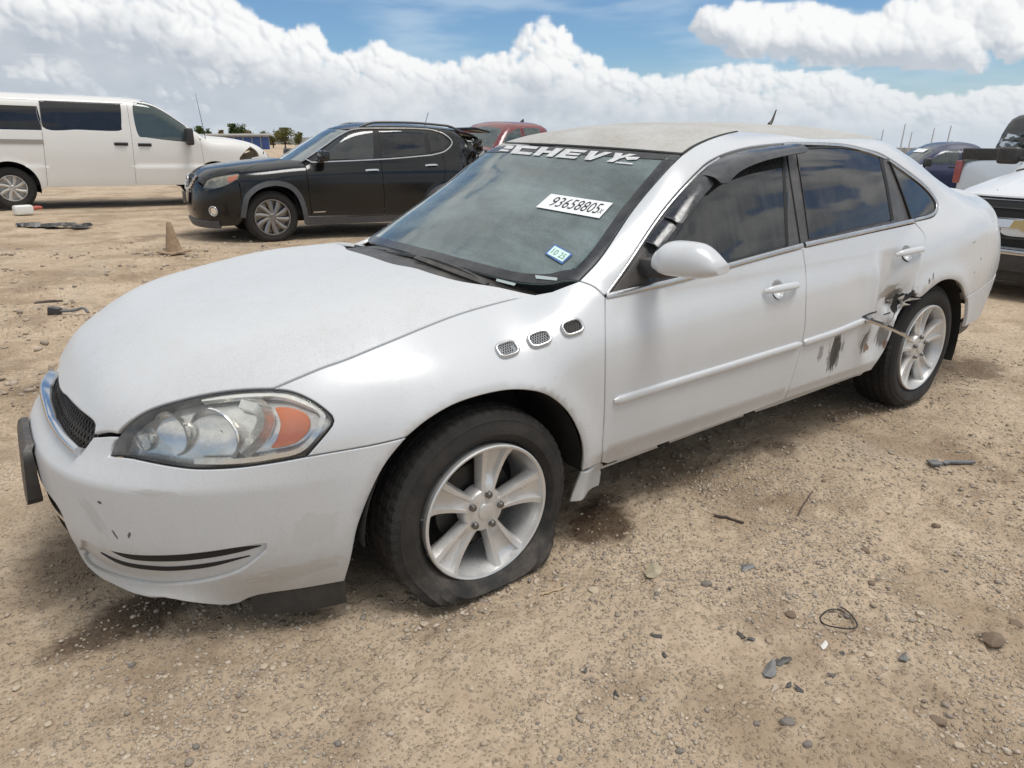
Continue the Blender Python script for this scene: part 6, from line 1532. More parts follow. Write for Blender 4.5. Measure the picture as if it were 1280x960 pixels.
    for s in (1, -1):
        hp = hlu*[s, 1]; h = empty('headlight', parent=root)
        panel('lens', RB.L, FRX, hp, MT['lens'], h, h=.03, off=.004, gap=0); panel('reflector', RB.L, FRX, hp, simple('old_lamp', (.42, .39, .31), .3, .4, var=.4, vscale=22), h, h=.03, off=-.012, gap=0)
        am_ = u(P([(284, 222), (297, 218.5), (296, 224), (286, 229)]))*[s, 1]; panel('turn_signal', RB.L, FRX, am_ if s == 1 else am_[::-1], MT['amber'], h, h=.03, off=.002, gap=0)
        f = u(P([(267, 264)]))[0]; t = np.linspace(0, 2*np.pi, 24, endpoint=False); ring = np.stack([f[0]*s+.060*np.cos(t), f[1]+.062*np.sin(t)], 1)
        fl_ = empty('fog_lamp', parent=root); panel('recess', RB.L, FRX, np.stack([f[0]*s+.11*np.cos(t), f[1]+.085*np.sin(t)], 1), MT['gap'], fl_, h=.03, off=.003, gap=0)
        O, D = FRX.ray(ring); Q = trace(RB.L, O, D); sweep('ring', Q+grad(RB.L, Q)*.008, chm, fl_, r=.010, n=8, closed=True, up=grad(RB.L, Q)); panel('glass', RB.L, FRX, (ring-[f[0]*s, f[1]])*.8+[f[0]*s, f[1]], MT['reflector'], fl_, h=.03, off=.004, gap=0)
    gr = empty('grille', parent=root)
    gp = np.array([(-.46, .90), (-.30, .72), (.30, .72), (.46, .90), (.3, .915), (-.3, .915)]); panel('mesh_field', RB.L, FRX, gp, MT['gap'], gr, h=.04, off=.003, gap=0)
    for z in (.75, .79, .83, .87):
        w_ = .28+(z-.72); uu = np.linspace(-w_, w_, 16); O, D = FRX.ray(np.stack([uu, np.full(16, z)], 1)); Q = trace(RB.L, O, D); sweep('bar', Q+grad(RB.L, Q)*.006, MT['plastic'], gr, r=.007, n=6)
    for s in (-1, 1):
        vv = spl(np.array([(s*.40, .905), (s*.31, .80), (s*.20, .73), (0, .715)]), n=20); O, D = FRX.ray(vv); Q = trace(RB.L, O, D); nn = grad(RB.L, Q); sweep('v_bar', Q+nn*.008, MT['chrome'], gr, r=1, prof=[(-.03, -.01), (.03, -.01), (.02, .012), (-.02, .012)], up=nn)
    O, D = FRX.ray(np.array([[0, .83]])); c0 = trace(RB.L, O, D)[0]; em = empty('badge', parent=root)
    t = np.linspace(0, 2*np.pi, 28, endpoint=False); sweep('ring', np.stack([np.full(28, c0[0]-.018), .075*np.cos(t), c0[2]+.068*np.sin(t)], 1), MT['chrome'], em, r=.010, n=8, closed=True, up=(-1, 0, 0)); box_obj('bar', (c0[0]-.02, 0, c0[2]), (.016, .17, .030), MT['chrome'], em, bevel=.003)
    dd = lathe('disc', [(.001, 0), (.066, 0)], simple('navy_badge', (.02, .03, .08), .3), em, n=28, axis='x'); dd.location = (c0[0]-.012, 0, c0[2])
    lip = np.array([(u_, .27) for u_ in np.linspace(-.85, .85, 30)]); O, D = FRX.ray(lip); Q = trace(RB.L, O, D); nn = grad(RB.L, Q); sweep('lower_lip', Q+nn*.01, cl, bum, r=1, prof=[(-.05, -.02), (.05, -.02), (.05, .012), (-.05, .012)], up=nn)
    box_obj('plate', (-1.005, .0, .60), (.012, .31, .16), MT['plastic'], root, bevel=.003)
    # wheel arch cladding and sills
    ac = arch.copy(); nn = grad(RB.L, ac); o = sweep('arch_cladding', ac+nn*.006, cl, root, r=1, prof=[(-.035, -.01), (.035, -.01), (.035, .010), (-.035, .010)], up=nn); mirror_obj(o)
    nn = grad(RB.L, rarch); o = sweep('arch_cladding', rarch+nn*.006, cl, root, r=1, prof=[(-.035, -.01), (.035, -.01), (.035, .010), (-.035, .010)], up=nn); mirror_obj(o)
    Q = sl([(x, .30) for x in np.linspace(arch[-1][0]-.01, rarch[0][0]+.02, 30)]); nn = grad(RB.L, Q); o = sweep('sill_cladding', Q+nn*.004, cl, root, r=1, prof=[(-.07, -.02), (.07, -.02), (.06, .014), (-.06, .014)], up=nn); mirror_obj(o)
    Q = sl([(x, .415+.02*(x-.5)) for x in np.linspace(dfg[-1][0]+.02, bg[-1][0]+.75, 30)]); nn = grad(RB.L, Q); o = sweep('door_sill_trim', Q+nn*.002, chm, root, r=1, prof=[(-.010, -.004), (.010, -.004), (.008, .004), (-.008, .004)], up=nn); mirror_obj(o)
    # windows
    belt = P([(539, 194), (479, 199), (390, 203)], n=30)
    fr = panel('window_frame', RB.F, GDX, GDX.uv(np.vstack([px_on(RB.F, apx), dlor[::-1][2:], belt[1:]])), MT['gap'], root, h=.05, off=-.008, gap=0); mirror_obj(fr)
    def win(pts, mat, name='side_window'):
        o = panel(name, RB.F, GDX, GDX.uv(P(pts)), mat, root, h=.05, off=-.002, gap=0, depth=.004); mirror_obj(o)
    win([(391, 201), (408, 185), (427, 171), (446, 164.5), (466, 163.5), (467, 198.5)], gls); win([(473, 163.5), (500, 163), (528, 164), (533, 192.5), (478, 197.5)], dgl); win([(532, 164), (552, 168.5), (562, 178), (554, 187), (539, 191)], dgl, 'quarter_window')
    loop = np.vstack([px_on(RB.F, apx), dlor[::-1][2:], belt[1:]]); nn = grad(RB.F, loop); o = sweep('window_chrome', loop+nn*.003, chm, root, r=1, prof=[(-.011, -.004), (.011, -.004), (.008, .005), (-.008, .005)], up=nn, closed=True); mirror_obj(o)
    for px in ((465, 213), (539, 207)):
        c0 = P([px])[0]; n0 = grad(RB.F, c0[None])[0]; s = np.linspace(-1, 1, 12); Q = c0+np.array([1, 0, .03])*(s*.10)[:, None]+n0*(.008+.02*(1-s**4))[:, None]; o = sweep('door_handle', Q, MT['chrome'], root, r=1, prof=[(-.016, -.006), (.016, -.006), (.012, .006), (-.012, .006)], up=n0); mirror_obj(o)
    # mirrors, roof bars, antenna
    c0 = P([(396, 200)])[0]
    for s in (1, -1):
        m_ = empty('door_mirror', parent=root); box_obj('housing', (c0[0]+.06, s*(c0[1]-.13), c0[2]+.06), (.13, .22, .15), simple('gloss_black', (.01, .01, .011), .15, coat=.5) if s == 1 else MT['plastic'], m_, bevel=.045, seg=3); box_obj('arm', (c0[0]+.05, s*(c0[1]-.02), c0[2]-.005), (.07, .12, .04), MT['plastic'], m_, bevel=.01)
    for s in (1, -1):
        Q = trace(RB.G, np.c_[np.linspace(1.45, 3.1, 24), np.full(24, -.57), np.full(24, 4.)], np.tile([0, 0, -1.], (24, 1))); Q[:, 2] += .045*np.minimum(1, np.minimum(np.arange(24), np.arange(24)[::-1])/2.5); Q[:, 1] *= s; sweep('roof_bar', Q, simple('roof_bar_grey', (.10, .10, .10), .3, .5), root, r=.018, n=8)
    a0 = trace(RB.G, np.array([[2.75, 0, 4.]]), np.array([[0, 0, -1.]]))[0]; sweep('antenna', [a0, a0+[.07, 0, .20]], MT['plastic'], root, r=.005, n=6, up=(0, 1, 0))
    # tail: torn hatch and lamp, kept dark
    tg = panel('tailgate', crump, Cyl(2.4, 1), np.array([(-.5, 1.5), (-.52, .45), (.52, .45), (.5, 1.5)]), pk, root, h=.06); 
    box_obj('spoiler', (3.52, 0, 1.60), (.30, 1.10, .035), pk, root, Matrix.Rotation(.18, 3, 'Y'), .012)
    sh = [(3.30, -.86, 1.22), (3.42, -.80, 1.30), (3.50, -.78, 1.08), (3.36, -.88, .95)]
    add_mesh('torn_sheet', sh+[(x+.02, y+.03, z) for x, y, z in sh], [(0, 1, 2, 3), (7, 6, 5, 4), (0, 4, 5, 1), (1, 5, 6, 2), (2, 6, 7, 3), (3, 7, 4, 0)], simple('bare_torn_metal', (.45, .45, .44), .4, .6, var=.4, vscale=30), root, False)
    for cx in (0., 2.706):
        for s in (-1, 1):
            simple_wheel(root, (cx, s*.895, .362), .362, .245, .225, s, 10, simple('dark_alloy', (.26, .25, .24), .32, .8, var=.15, dust=.2))
            K = 24; V, F_ = [], []
            for i in range(K):
                t = math.pi*i/(K-1); V += [(cx+.41*math.cos(t), s*.88, .36+.41*math.sin(t)), (cx+.41*math.cos(t), s*.55, .36+.41*math.sin(t))]
            F_ = [(2*i, 2*i+1, 2*i+3, 2*i+2) for i in range(K-1)]; V.append((cx, s*.55, .36)); F_ += [(2*i+1, 2*K, 2*i+3) for i in range(K-1)]; add_mesh('wheel_liner', V, F_, MT['liner'], root, True)
    bm = bmesh.new(); box(bm, (1.35, 0, .36), (3.9, 1.35, .16)); box(bm, (1.35, 0, .62), (2.0, 1.6, .5)); bm_obj('underbody', bm, MT['liner'], root)
    for yy in (-.38, .38): box_obj('seat', (1.55, yy, 1.05), (.16, .5, .85), MT['interior'], root, Matrix.Rotation(R(16), 3, 'Y'), .05)
    box_obj('dashboard', (.72, 0, 1.02), (.4, 1.4, .2), MT['interior'], root, bevel=.04)
    set_frame(); return root
build_crossover()

RED_POS = (7.75, 12.6); BLUE_POS = (16.75, 7.2); BLUE_PHI = -38; WHITE_POS = (7.5, .0); WHITE_PHI = 0; PALE_POS = (17.9, 2.95); PALE_PHI = 180

# ---- white passenger van (front towards +x, rear axle at x = 0)
def build_van():
    sw = pch([.3, .6, 1.0, 1.25, 1.6, 2.0, 2.15], [.97, 1.0, 1.015, 1.005, .962, .90, .85])
    tp = pch([-2, 2.0, 2.45, 2.62, 2.80, 3.2, 3.52, 3.62, 4.25, 4.75, 5.05, 5.2], [2.12, 2.12, 2.095, 2.06, 1.975, 1.70, 1.475, 1.425, 1.36, 1.25, 1.08, .80])
    ax = pch([.2, .5, .9, 1.2, 1.5], [5.02, 5.10, 5.10, 4.98, 4.5])
    def F(P):
        x, y, z = P[..., 0], np.abs(P[..., 1]), P[..., 2]; b = sw(np.clip(z, .3, 2.15))
        b = b-.02*np.exp(-((z-.83)/.05)**2)*0+.016*np.exp(-(np.clip(np.hypot(x, z-.40)-.46, 0, 1)/.05)**2)+.012*sstep(z, .80, .76)
        u = np.where(x > 3.0, (x-3.0)/(ax(np.clip(z, .2, 1.5))-3.0), 0); side = ((u**3.2+(y/b)**3.2+1e-12)**(1/3.2)-1)*.9
        top = (z-(tp(x)-.05*(y/.8)**2-.03*(y/.85)**6))*.8
        f = smax(side, top, .12); return smax(f, -1.32-x, .06)
    rm, _ = veh_frame(0, (0, 0, 0)); c = np.array([-.70, 14.2, .30]); org = c+rm@np.array([0, .97, 0]); veh_frame(0, org)
    root = veh_root('passenger_van', rm, org, 'white passenger van with dark side windows standing beyond the crossover', 'van')
    def P(px, n=None):
        # side features: where the pixel's ray meets the van's near side
        q = px_plane(spl(px, n=n) if n else np.array(px, float), 1, -.965); q[:, 2] = np.minimum(q[:, 2], tp(q[:, 0])-.10); return trace(F, q*[1, 0, 1]+[0, -3, 0], np.tile([0, 1., 0], (len(q), 1)))
    wp = paint2('van_white', (.72, .70, .66), .3, .22, (.45, .41, .35), .3); dg = glass_mat('van_dark_glass', (.06, .06, .065), .8, .03, .08, (.2, .2, .2)); tgl = glass_mat('van_teal_glass', (.45, .62, .60), .85, .03, .06, (.3, .36, .36)); wgl = glass_mat('van_windshield', (.5, .62, .62), .7, .03, .15, (.4, .46, .46))
    S = Dir((0, 1, 0), (1, 0, 0), (0, 0, 1)); bl = lambda pts: trace(F, np.array([[x, -3, z] for x, z in pts]), np.tile([0, 1., 0], (len(pts), 1)))
    arch = np.array([[.455*math.cos(a), .42+.455*math.sin(a)] for a in np.linspace(math.pi*1.12, -.12, 40)])
    zs = .40; ztop = 1.97
    j1 = P([(47, 113), (52, 160), (60, 237)], 16); j2 = P([(158, 122), (164, 170), (171, 240)], 16); j3 = P([(250, 176), (255, 206)], 6)
    u1, u2 = S.uv(j1), S.uv(j2); u1[-1, 1] = u2[-1, 1] = zs
    rail = lambda x0, x1, n=20: np.stack([np.linspace(x0, x1, n), np.minimum(ztop, np.minimum(tp(np.linspace(x0, x1, n))-.12, 9))], 1)
    def sp(name, poly, holes=(), mat=wp):
        o = panel(name, F, S, poly, mat, root, h=.08, gap=.003, depth=.02, holes=holes); mirror_obj(o); return o
    def winpoly(px): return S.uv(P(px))
    w0 = np.array([(-1.0, 1.86), (u1[0, 0]-.06, 1.86), (u1[0, 0]-.03, 1.44), (-1.0, 1.44)])
    wa = winpoly(spl([(50, 118.5), (100, 121), (145, 124), (150.5, 130), (151.5, 158), (147, 163.5), (100, 162), (54, 159)], n=60, closed=True)); wf = winpoly(spl([(167, 129), (185, 128.5), (206, 132), (225, 147), (242, 176), (228, 177), (185, 172), (172, 167)], n=60, closed=True))
    a0 = arch[0]; a1 = arch[-1]
    sp('rear_side_panel', np.vstack([[(-1.27, zs)], [(a0[0]-.02, zs)], arch, [(u1[-1, 0], zs)], u1[::-1], rail(-1.27, u1[0, 0])[::-1]]), [w0])
    sd = sp('sliding_door', np.vstack([[(u1[-1, 0], zs)], [(u2[-1, 0], zs)], u2[::-1], rail(u1[0, 0], u2[0, 0])[::-1][1:-1], u1]), [wa])
    pil = S.uv(P([(158, 122), (185, 124), (205, 128), (222, 141), (250, 174)], 24)); fdoor_front = np.array([(S.uv(j3)[0]), (S.uv(j3)[-1]), (S.uv(j3)[-1, 0]+.03, .75), (S.uv(j3)[-1, 0]-.02, zs)])
    fd = sp('front_door', np.vstack([u2, [(fdoor_front[-1, 0], zs)], fdoor_front[::-1][1:], pil[::-1][1:-1]]), [wf])
    OB = OBL(30)
    fw = np.array([[3.71+.455*math.cos(a), .42+.455*math.sin(a)] for a in np.linspace(math.pi*1.05, -.05, 36)])
    hs = trace(F, np.array([[x, -.80, 4.] for x in np.linspace(3.55, 4.80, 16)]), np.tile([0, 0, -1.], (16, 1)))
    fen = np.vstack([bl(fdoor_front), bl(fw), trace(F, np.array([[4.25, -3, z] for z in np.linspace(.5, .95, 6)]), np.tile([0, 1., 0], (6, 1))), hs[::-1][3:]])
    o = panel('front_fender', F, OB, OB.uv(fen), wp, root, h=.06, gap=.003); mirror_obj(o)
    rs = rail(-1.27, 2.35, 30); rl3 = bl(rs); rp = np.vstack([[(-1.27, 0)], rl3[:, :2]+[0, .0], spl([tuple(rl3[-1][:2]), (2.55, -.5), (2.60, 0)], n=10)[1:]])
    panel('roof', F, TOP, sym(rp), wp, root, h=.09, gap=.002)
    apil = P([(205, 128), (222, 141), (250, 174)], 20); wsu = np.vstack([spl([(2.62, 0), (2.58, -.5), (2.50, -.78)], n=12), [(3.58, -.84)], spl([(3.58, -.84), (3.66, -.5), (3.70, 0)], n=10)[1:]])
    panel('windshield', F, TOP, sym(wsu), wgl, root, h=.08, off=-.003)
    pa = np.vstack([bl(pil), trace(F, np.c_[spl([(3.58, -.84), (2.50, -.78)], n=16), np.full(16, 4.)], np.tile([0, 0, -1.], (16, 1)))]); o = panel('a_pillar', F, OBL(40), OBL(40).uv(pa), wp, root, h=.05, gap=.001); mirror_obj(o)
    hd = np.vstack([spl([(3.68, 0), (3.64, -.5), (3.57, -.80)], n=10), hs[:, :2][1:], spl([tuple(hs[-1][:2]), (4.97, -.4), (5.02, 0)], n=8)[1:]]); panel('hood', F, TOP, sym(hd), wp, root, h=.07)
    # front fascia, simple but whole
    FC = Dir((-1, 0, 0), (0, 1, 0), (0, 0, 1)); panel('front_fascia', F, FC, np.array([(-.88, .95), (-.86, .45), (.86, .45), (.88, .95), (.5, 1.10), (-.5, 1.10)]), wp, root, h=.08); panel('grille', F, FC, np.array([(-.45, .70), (.45, .70), (.50, 1.02), (-.50, 1.02)]), MT['plastic'], root, h=.06, off=.006, gap=0)
    box_obj('rear_door', (-1.33, 0, 1.22), (.03, 1.7, 1.55), wp, root, bevel=.01)
    # glass
    def gw(poly, mat, off=-.006): o = panel('side_window', F, S, poly, mat, root, h=.08, off=off, gap=-.004, depth=.005); mirror_obj(o); return o
    gw(w0, dg); gw(wa, dg); gw(wf, tgl)
    # rails, handles, mouldings, mirror, antenna
    Q = bl([(x, 1.235) for x in np.linspace(-1.2, u1[5, 0]-.02, 16)]); o = sweep('slide_rail', Q+[0, -.005, 0], simple('rail_grey', (.30, .28, .25), .5), root, r=1, prof=[(-.014, -.035), (.014, -.035), (.014, .035), (-.014, .035)], up=(0, 0, 1)); mirror_obj(o)
    for px in ((151, 180), (180.5, 181)):
        q = P([px])[0]; h = empty('door_handle', parent=root); box_obj('recess', (q[0], q[1]-.004, q[2]), (.25, .012, .06), MT['plastic'], h, bevel=.01); box_obj('grip', (q[0], q[1]-.03, q[2]+.012), (.20, .025, .028), MT['plastic'], h, bevel=.008)
    q = P([(236, 172)])[0]
    for s in (1, -1):
        m_ = empty('door_mirror', parent=root); box_obj('housing', (q[0]-.03, s*(q[1]-.16), q[2]+.02), (.14, .24, .34), MT['plastic'], m_, bevel=.05, seg=3); box_obj('arm', (q[0]-.01, s*(q[1]-.03), q[2]-.08), (.08, .16, .06), MT['plastic'], m_, bevel=.01)
    q = P([(258, 172)])[0]; sweep('antenna', [q, q+[-.10, 0, .9]], MT['plastic'], root, r=[.008, .003], n=6, up=(0, 1, 0))
    # seats and far windows show through
    for x in (.2, 1.15, 2.0):
        for yy in (-.6, -.2, .35): s_ = empty('seat', parent=root); box_obj('backrest', (x, yy, 1.35), (.14, .42, .62), MT['interior'], s_, bevel=.05); box_obj('headrest', (x-.03, yy, 1.74), (.09, .24, .18), MT['interior'], s_, bevel=.04)
    bm = bmesh.new(); box(bm, (1.3, 0, .52), (5.0, 1.7, .18)); bm_obj('underbody', bm, MT['liner'], root); box_obj('dashboard', (3.2, 0, 1.25), (.4, 1.6, .3), MT['interior'], root, bevel=.05)
    st = simple('steel_wheel', (.50, .48, .45), .4, .7, var=.25, dust=.3)
    for cx in (0., 3.71):
        for s in (-1, 1):
            simple_wheel(root, (cx, s*.985, .388), .388, .235, .25, s, 8, st); V = []
            for i in range(24):
                t = math.pi*(-.1+1.2*i/23); V += [(cx+.47*math.cos(t), s*.96, .42+.47*math.sin(t)), (cx+.47*math.cos(t), s*.6, .42+.47*math.sin(t))]
            F_ = [(2*i, 2*i+1, 2*i+3, 2*i+2) for i in range(23)]; V.append((cx, s*.6, .42)); F_ += [(2*i+1, 48, 2*i+3) for i in range(23)]; add_mesh('wheel_liner', V, F_, MT['liner'], root, True)
    set_frame()
build_van()

# ---- trucks and cars of which only the upper parts show: whole bodies built from one skin with doors, glass, lamps and wheels
def skin_car(name, label, cat, body, paint, phi, org, L, dlo, ws, rw, wheels, extra=None, gtint=(.35, .45, .43), handles=(), zc=.75, gm=None, group=None, woff=.004):
    rm, o_ = veh_frame(phi, org); root = veh_root(name, rm, o_, label, cat, group)
    shell('body', body.F, L[0], L[1], zc, paint, root)
    gm = gm or glass_mat(name+'_glass', gtint, .6, .03, .2, (.34, .38, .37))
    G = OBL(25)
    for k, poly in enumerate(dlo):
        poly = [(x, min(z, float(body.gt(x))-.15)) for x, z in poly]
        o = panel('side_window', body.F, G, G.uv(trace(body.F, np.array([[x, -3, z] for x, z in poly]), np.tile([0, 1., 0], (len(poly), 1)))), gm, root, h=.06, off=woff, gap=0, depth=.03); mirror_obj(o)
    for nm, q in (('windshield', ws), ('rear_window', rw)):
        if q: panel(nm, body.F, TOP, sym(np.array(q, float)), gm, root, h=.06, off=.004, gap=0, depth=.006)
    for x in wheels[0]:
        for s in (-1, 1):
            simple_wheel(root, (x, s*wheels[1], wheels[2]), wheels[2], wheels[2]*.64, .24, s, 6, MT['alloy'])
            d = lathe('wheel_arch', [(.001, 0), (wheels[2]*1.18, 0)], MT['liner'], root, n=32); Q = trace(body.F, np.array([[x, -3., .8]]), np.array([[0, 1., 0]]))[0]; d.location = (x, s*(abs(Q[1])+.004), wheels[2]*1.02)
    for x, z in handles:
        Q = trace(body.F, np.array([[x, -3., z]]), np.array([[0, 1., 0]]))[0]
        for s in (-1, 1): box_obj('door_handle', (x, s*(abs(Q[1])+.015), z), (.20, .03, .03), MT['plastic'], root, bevel=.008)
    if extra: extra(root, body)
    set_frame(); return root
def seam(root, body, pts, w=.006):
    Q = trace(body.F, np.array([[x, -3, min(z, float(body.gt(x))-.16)] for x, z in spl(pts, n=24)]), np.tile([0, 1., 0], (24, 1))); nn = grad(body.F, Q); o = sweep('door_seam', Q+nn*.001, MT['gap'], root, r=w, n=5, up=nn); mirror_obj(o)
def mirrors(root, x, y, z, mat):
    for s in (-1, 1): m_ = empty('door_mirror', parent=root); box_obj('housing', (x, s*(y+.12), z), (.12, .22, .19), mat, m_, bevel=.045, seg=3); box_obj('arm', (x+.02, s*(y+.0), z-.04), (.06, .14, .05), mat, m_, bevel=.01)
def truck_body(hcp=None, h=1.78, wid=.96, hood=1.12, nose=.95, cowl=.75, cab=2.6, bed=1.18, tail=4.0, rake=.75, k=.06):
    b = ([.25, .45, .8, 1.0, 1.2, 1.4], [wid-.05, wid-.01, wid, wid-.01, wid-.04, wid-.1]); n = nose
    return Body(b, ([.25, .4, .6, .9, 1.1, 1.25], [n-.03, n+.05, n+.07, n+.04, n-.04, n-.3]), ([.25, .4, .8, 1.1, 1.3], [tail-2.5, tail-2.4, tail-2.38, tail-2.4, tail-2.45]),
                hcp or ([-n-.1, -n+.06, -n+.2, -.3, .3, cowl, cab+.1, cab+.35, tail], [hood-.22, hood-.08, hood-.03, hood+.03, hood+.07, hood+.10, bed+.02, bed, bed]),
                ([cowl-.45, cowl, cowl+rake, cowl+rake+.2, cab-.4, cab-.1, cab+.12, cab+.22], [hood-.30, hood+.04, h-.10, h-.02, h, h-.05, hood+.2, hood-.5]),
                ([.9, 1.15, 1.35, h-.15, h], [wid-.05, wid-.09, wid-.15, wid-.28, wid-.38]), xf=.1, xr=2.4, nf=4.0, nr=8., crown=.03, kr=0.0, plan=(.02, .0), kt=k)
def on_ground(x, y, dz=0.): return (x, y, float(ground_h(x, y))+dz)

red = paint2('dark_red_paint', (.16, .012, .016), .2, .15, coat=.6); blue = paint2('navy_paint', (.010, .016, .062), .22, .18, (.22, .21, .22), .5); wht = paint2('truck_white', (.70, .71, .72), .3, .2, (.45, .43, .40), .3); gry = paint2('charcoal_paint', (.035, .036, .037), .25, .15)

# dark red pickup beyond the sedan's roof
RBd = truck_body(h=1.90, wid=.99, hood=1.16, cab=3.0, tail=4.6, cowl=.8, rake=.70)
def red_extra(root, b):
    mirrors(root, 1.0, .94, 1.28, wht); a = trace(b.G, np.array([[2.75, 0, 4.]]), np.array([[0, 0, -1.]]))[0]
    add_mesh('fin_antenna', [a+v for v in np.array([(-.09, -.02, -.01), (.09, -.02, -.01), (.09, .02, -.01), (-.09, .02, -.01), (.06, 0, .09), (.10, 0, .09)])], [(0, 1, 5, 4), (2, 3, 4, 5), (0, 4, 3), (1, 2, 5), (0, 3, 2, 1)], MT['plastic'], root, False)
    for s in (-1, 1): box_obj('headlight', (-.86, s*.72, .98), (.16, .34, .16), MT['reflector'], root, bevel=.03)
    box_obj('grille', (-.99, 0, .88), (.06, .95, .34), MT['plastic'], root, bevel=.02); box_obj('front_bumper', (-1.02, 0, .52), (.12, 1.8, .22), MT['chrome'], root, bevel=.03)
    seam(root, b, [(.85, 1.2), (.82, .8), (.85, .42)]); seam(root, b, [(1.95, 1.75), (1.98, 1.2), (1.95, .42)])
skin_car('red_pickup', 'dark red crew cab pickup half hidden behind the sedan roof', 'truck', RBd, red, R(12), on_ground(*RED_POS), (-1.05, 4.62), [[(1.02, 1.27), (1.42, 1.74), (1.88, 1.77), (1.90, 1.27)], [(2.02, 1.27), (2.02, 1.77), (2.62, 1.76), (2.75, 1.27)]],
         [(.62, 0), (.66, -.5), (.78, -.72), (1.40, -.60), (1.44, 0)], [(2.98, 0), (2.96, -.55), (3.08, -.62), (3.12, 0)], ((0., 3.5), .93, .39), red_extra, (.42, .62, .60), ((1.75, 1.10), (2.7, 1.10)))

# navy pickup beyond the sedan's tail
BBd = truck_body(h=1.60, wid=.88, hood=1.02, cab=2.35, tail=3.95, cowl=.72, rake=.66, bed=1.10)
def blue_extra(root, b):
    mirrors(root, .92, .84, 1.12, MT['plastic'])
    for s in (-1, 1): box_obj('headlight', (-.88, s*.66, .88), (.14, .30, .17), MT['reflector'], root, bevel=.03)
    box_obj('grille', (-.99, 0, .86), (.05, .9, .26), MT['plastic'], root, bevel=.02); box_obj('front_bumper', (-1.02, 0, .52), (.12, 1.7, .20), MT['chrome'], root, bevel=.03)
    Q = trace(b.G, np.array([[1.22, .18, 4.], [1.22, -.32, 4.], [1.10, -.32, 4.], [1.10, .18, 4.]]), np.tile([0, 0, -1.], (4, 1))); add_mesh('window_sticker', Q+grad(b.G, Q)*.022, [(0, 1, 2, 3)], MT['paper'], root, False)
    seam(root, b, [(.80, 1.12), (.78, .8), (.80, .42)]); seam(root, b, [(1.78, 1.55), (1.80, 1.1), (1.78, .42)])
    box_obj('bed_rail', (3.2, -.80, 1.15), (1.5, .06, .04), blue, root, bevel=.01); box_obj('bed_rail', (3.2, .80, 1.15), (1.5, .06, .04), blue, root, bevel=.01)
skin_car('blue_pickup', 'navy blue compact pickup with a white sticker on its windshield', 'truck', BBd, blue, R(BLUE_PHI), on_ground(*BLUE_POS), (-1.05, 3.97), [[(.96, 1.09), (1.32, 1.46), (1.72, 1.48), (1.72, 1.09)], [(1.84, 1.09), (1.84, 1.47), (2.12, 1.46), (2.22, 1.09)]],
         [(.54, 0), (.58, -.45), (.70, -.66), (1.27, -.52), (1.31, 0)], None, ((0., 2.9), .83, .35), blue_extra, (.40, .50, .46), ((1.6, 1.02),))

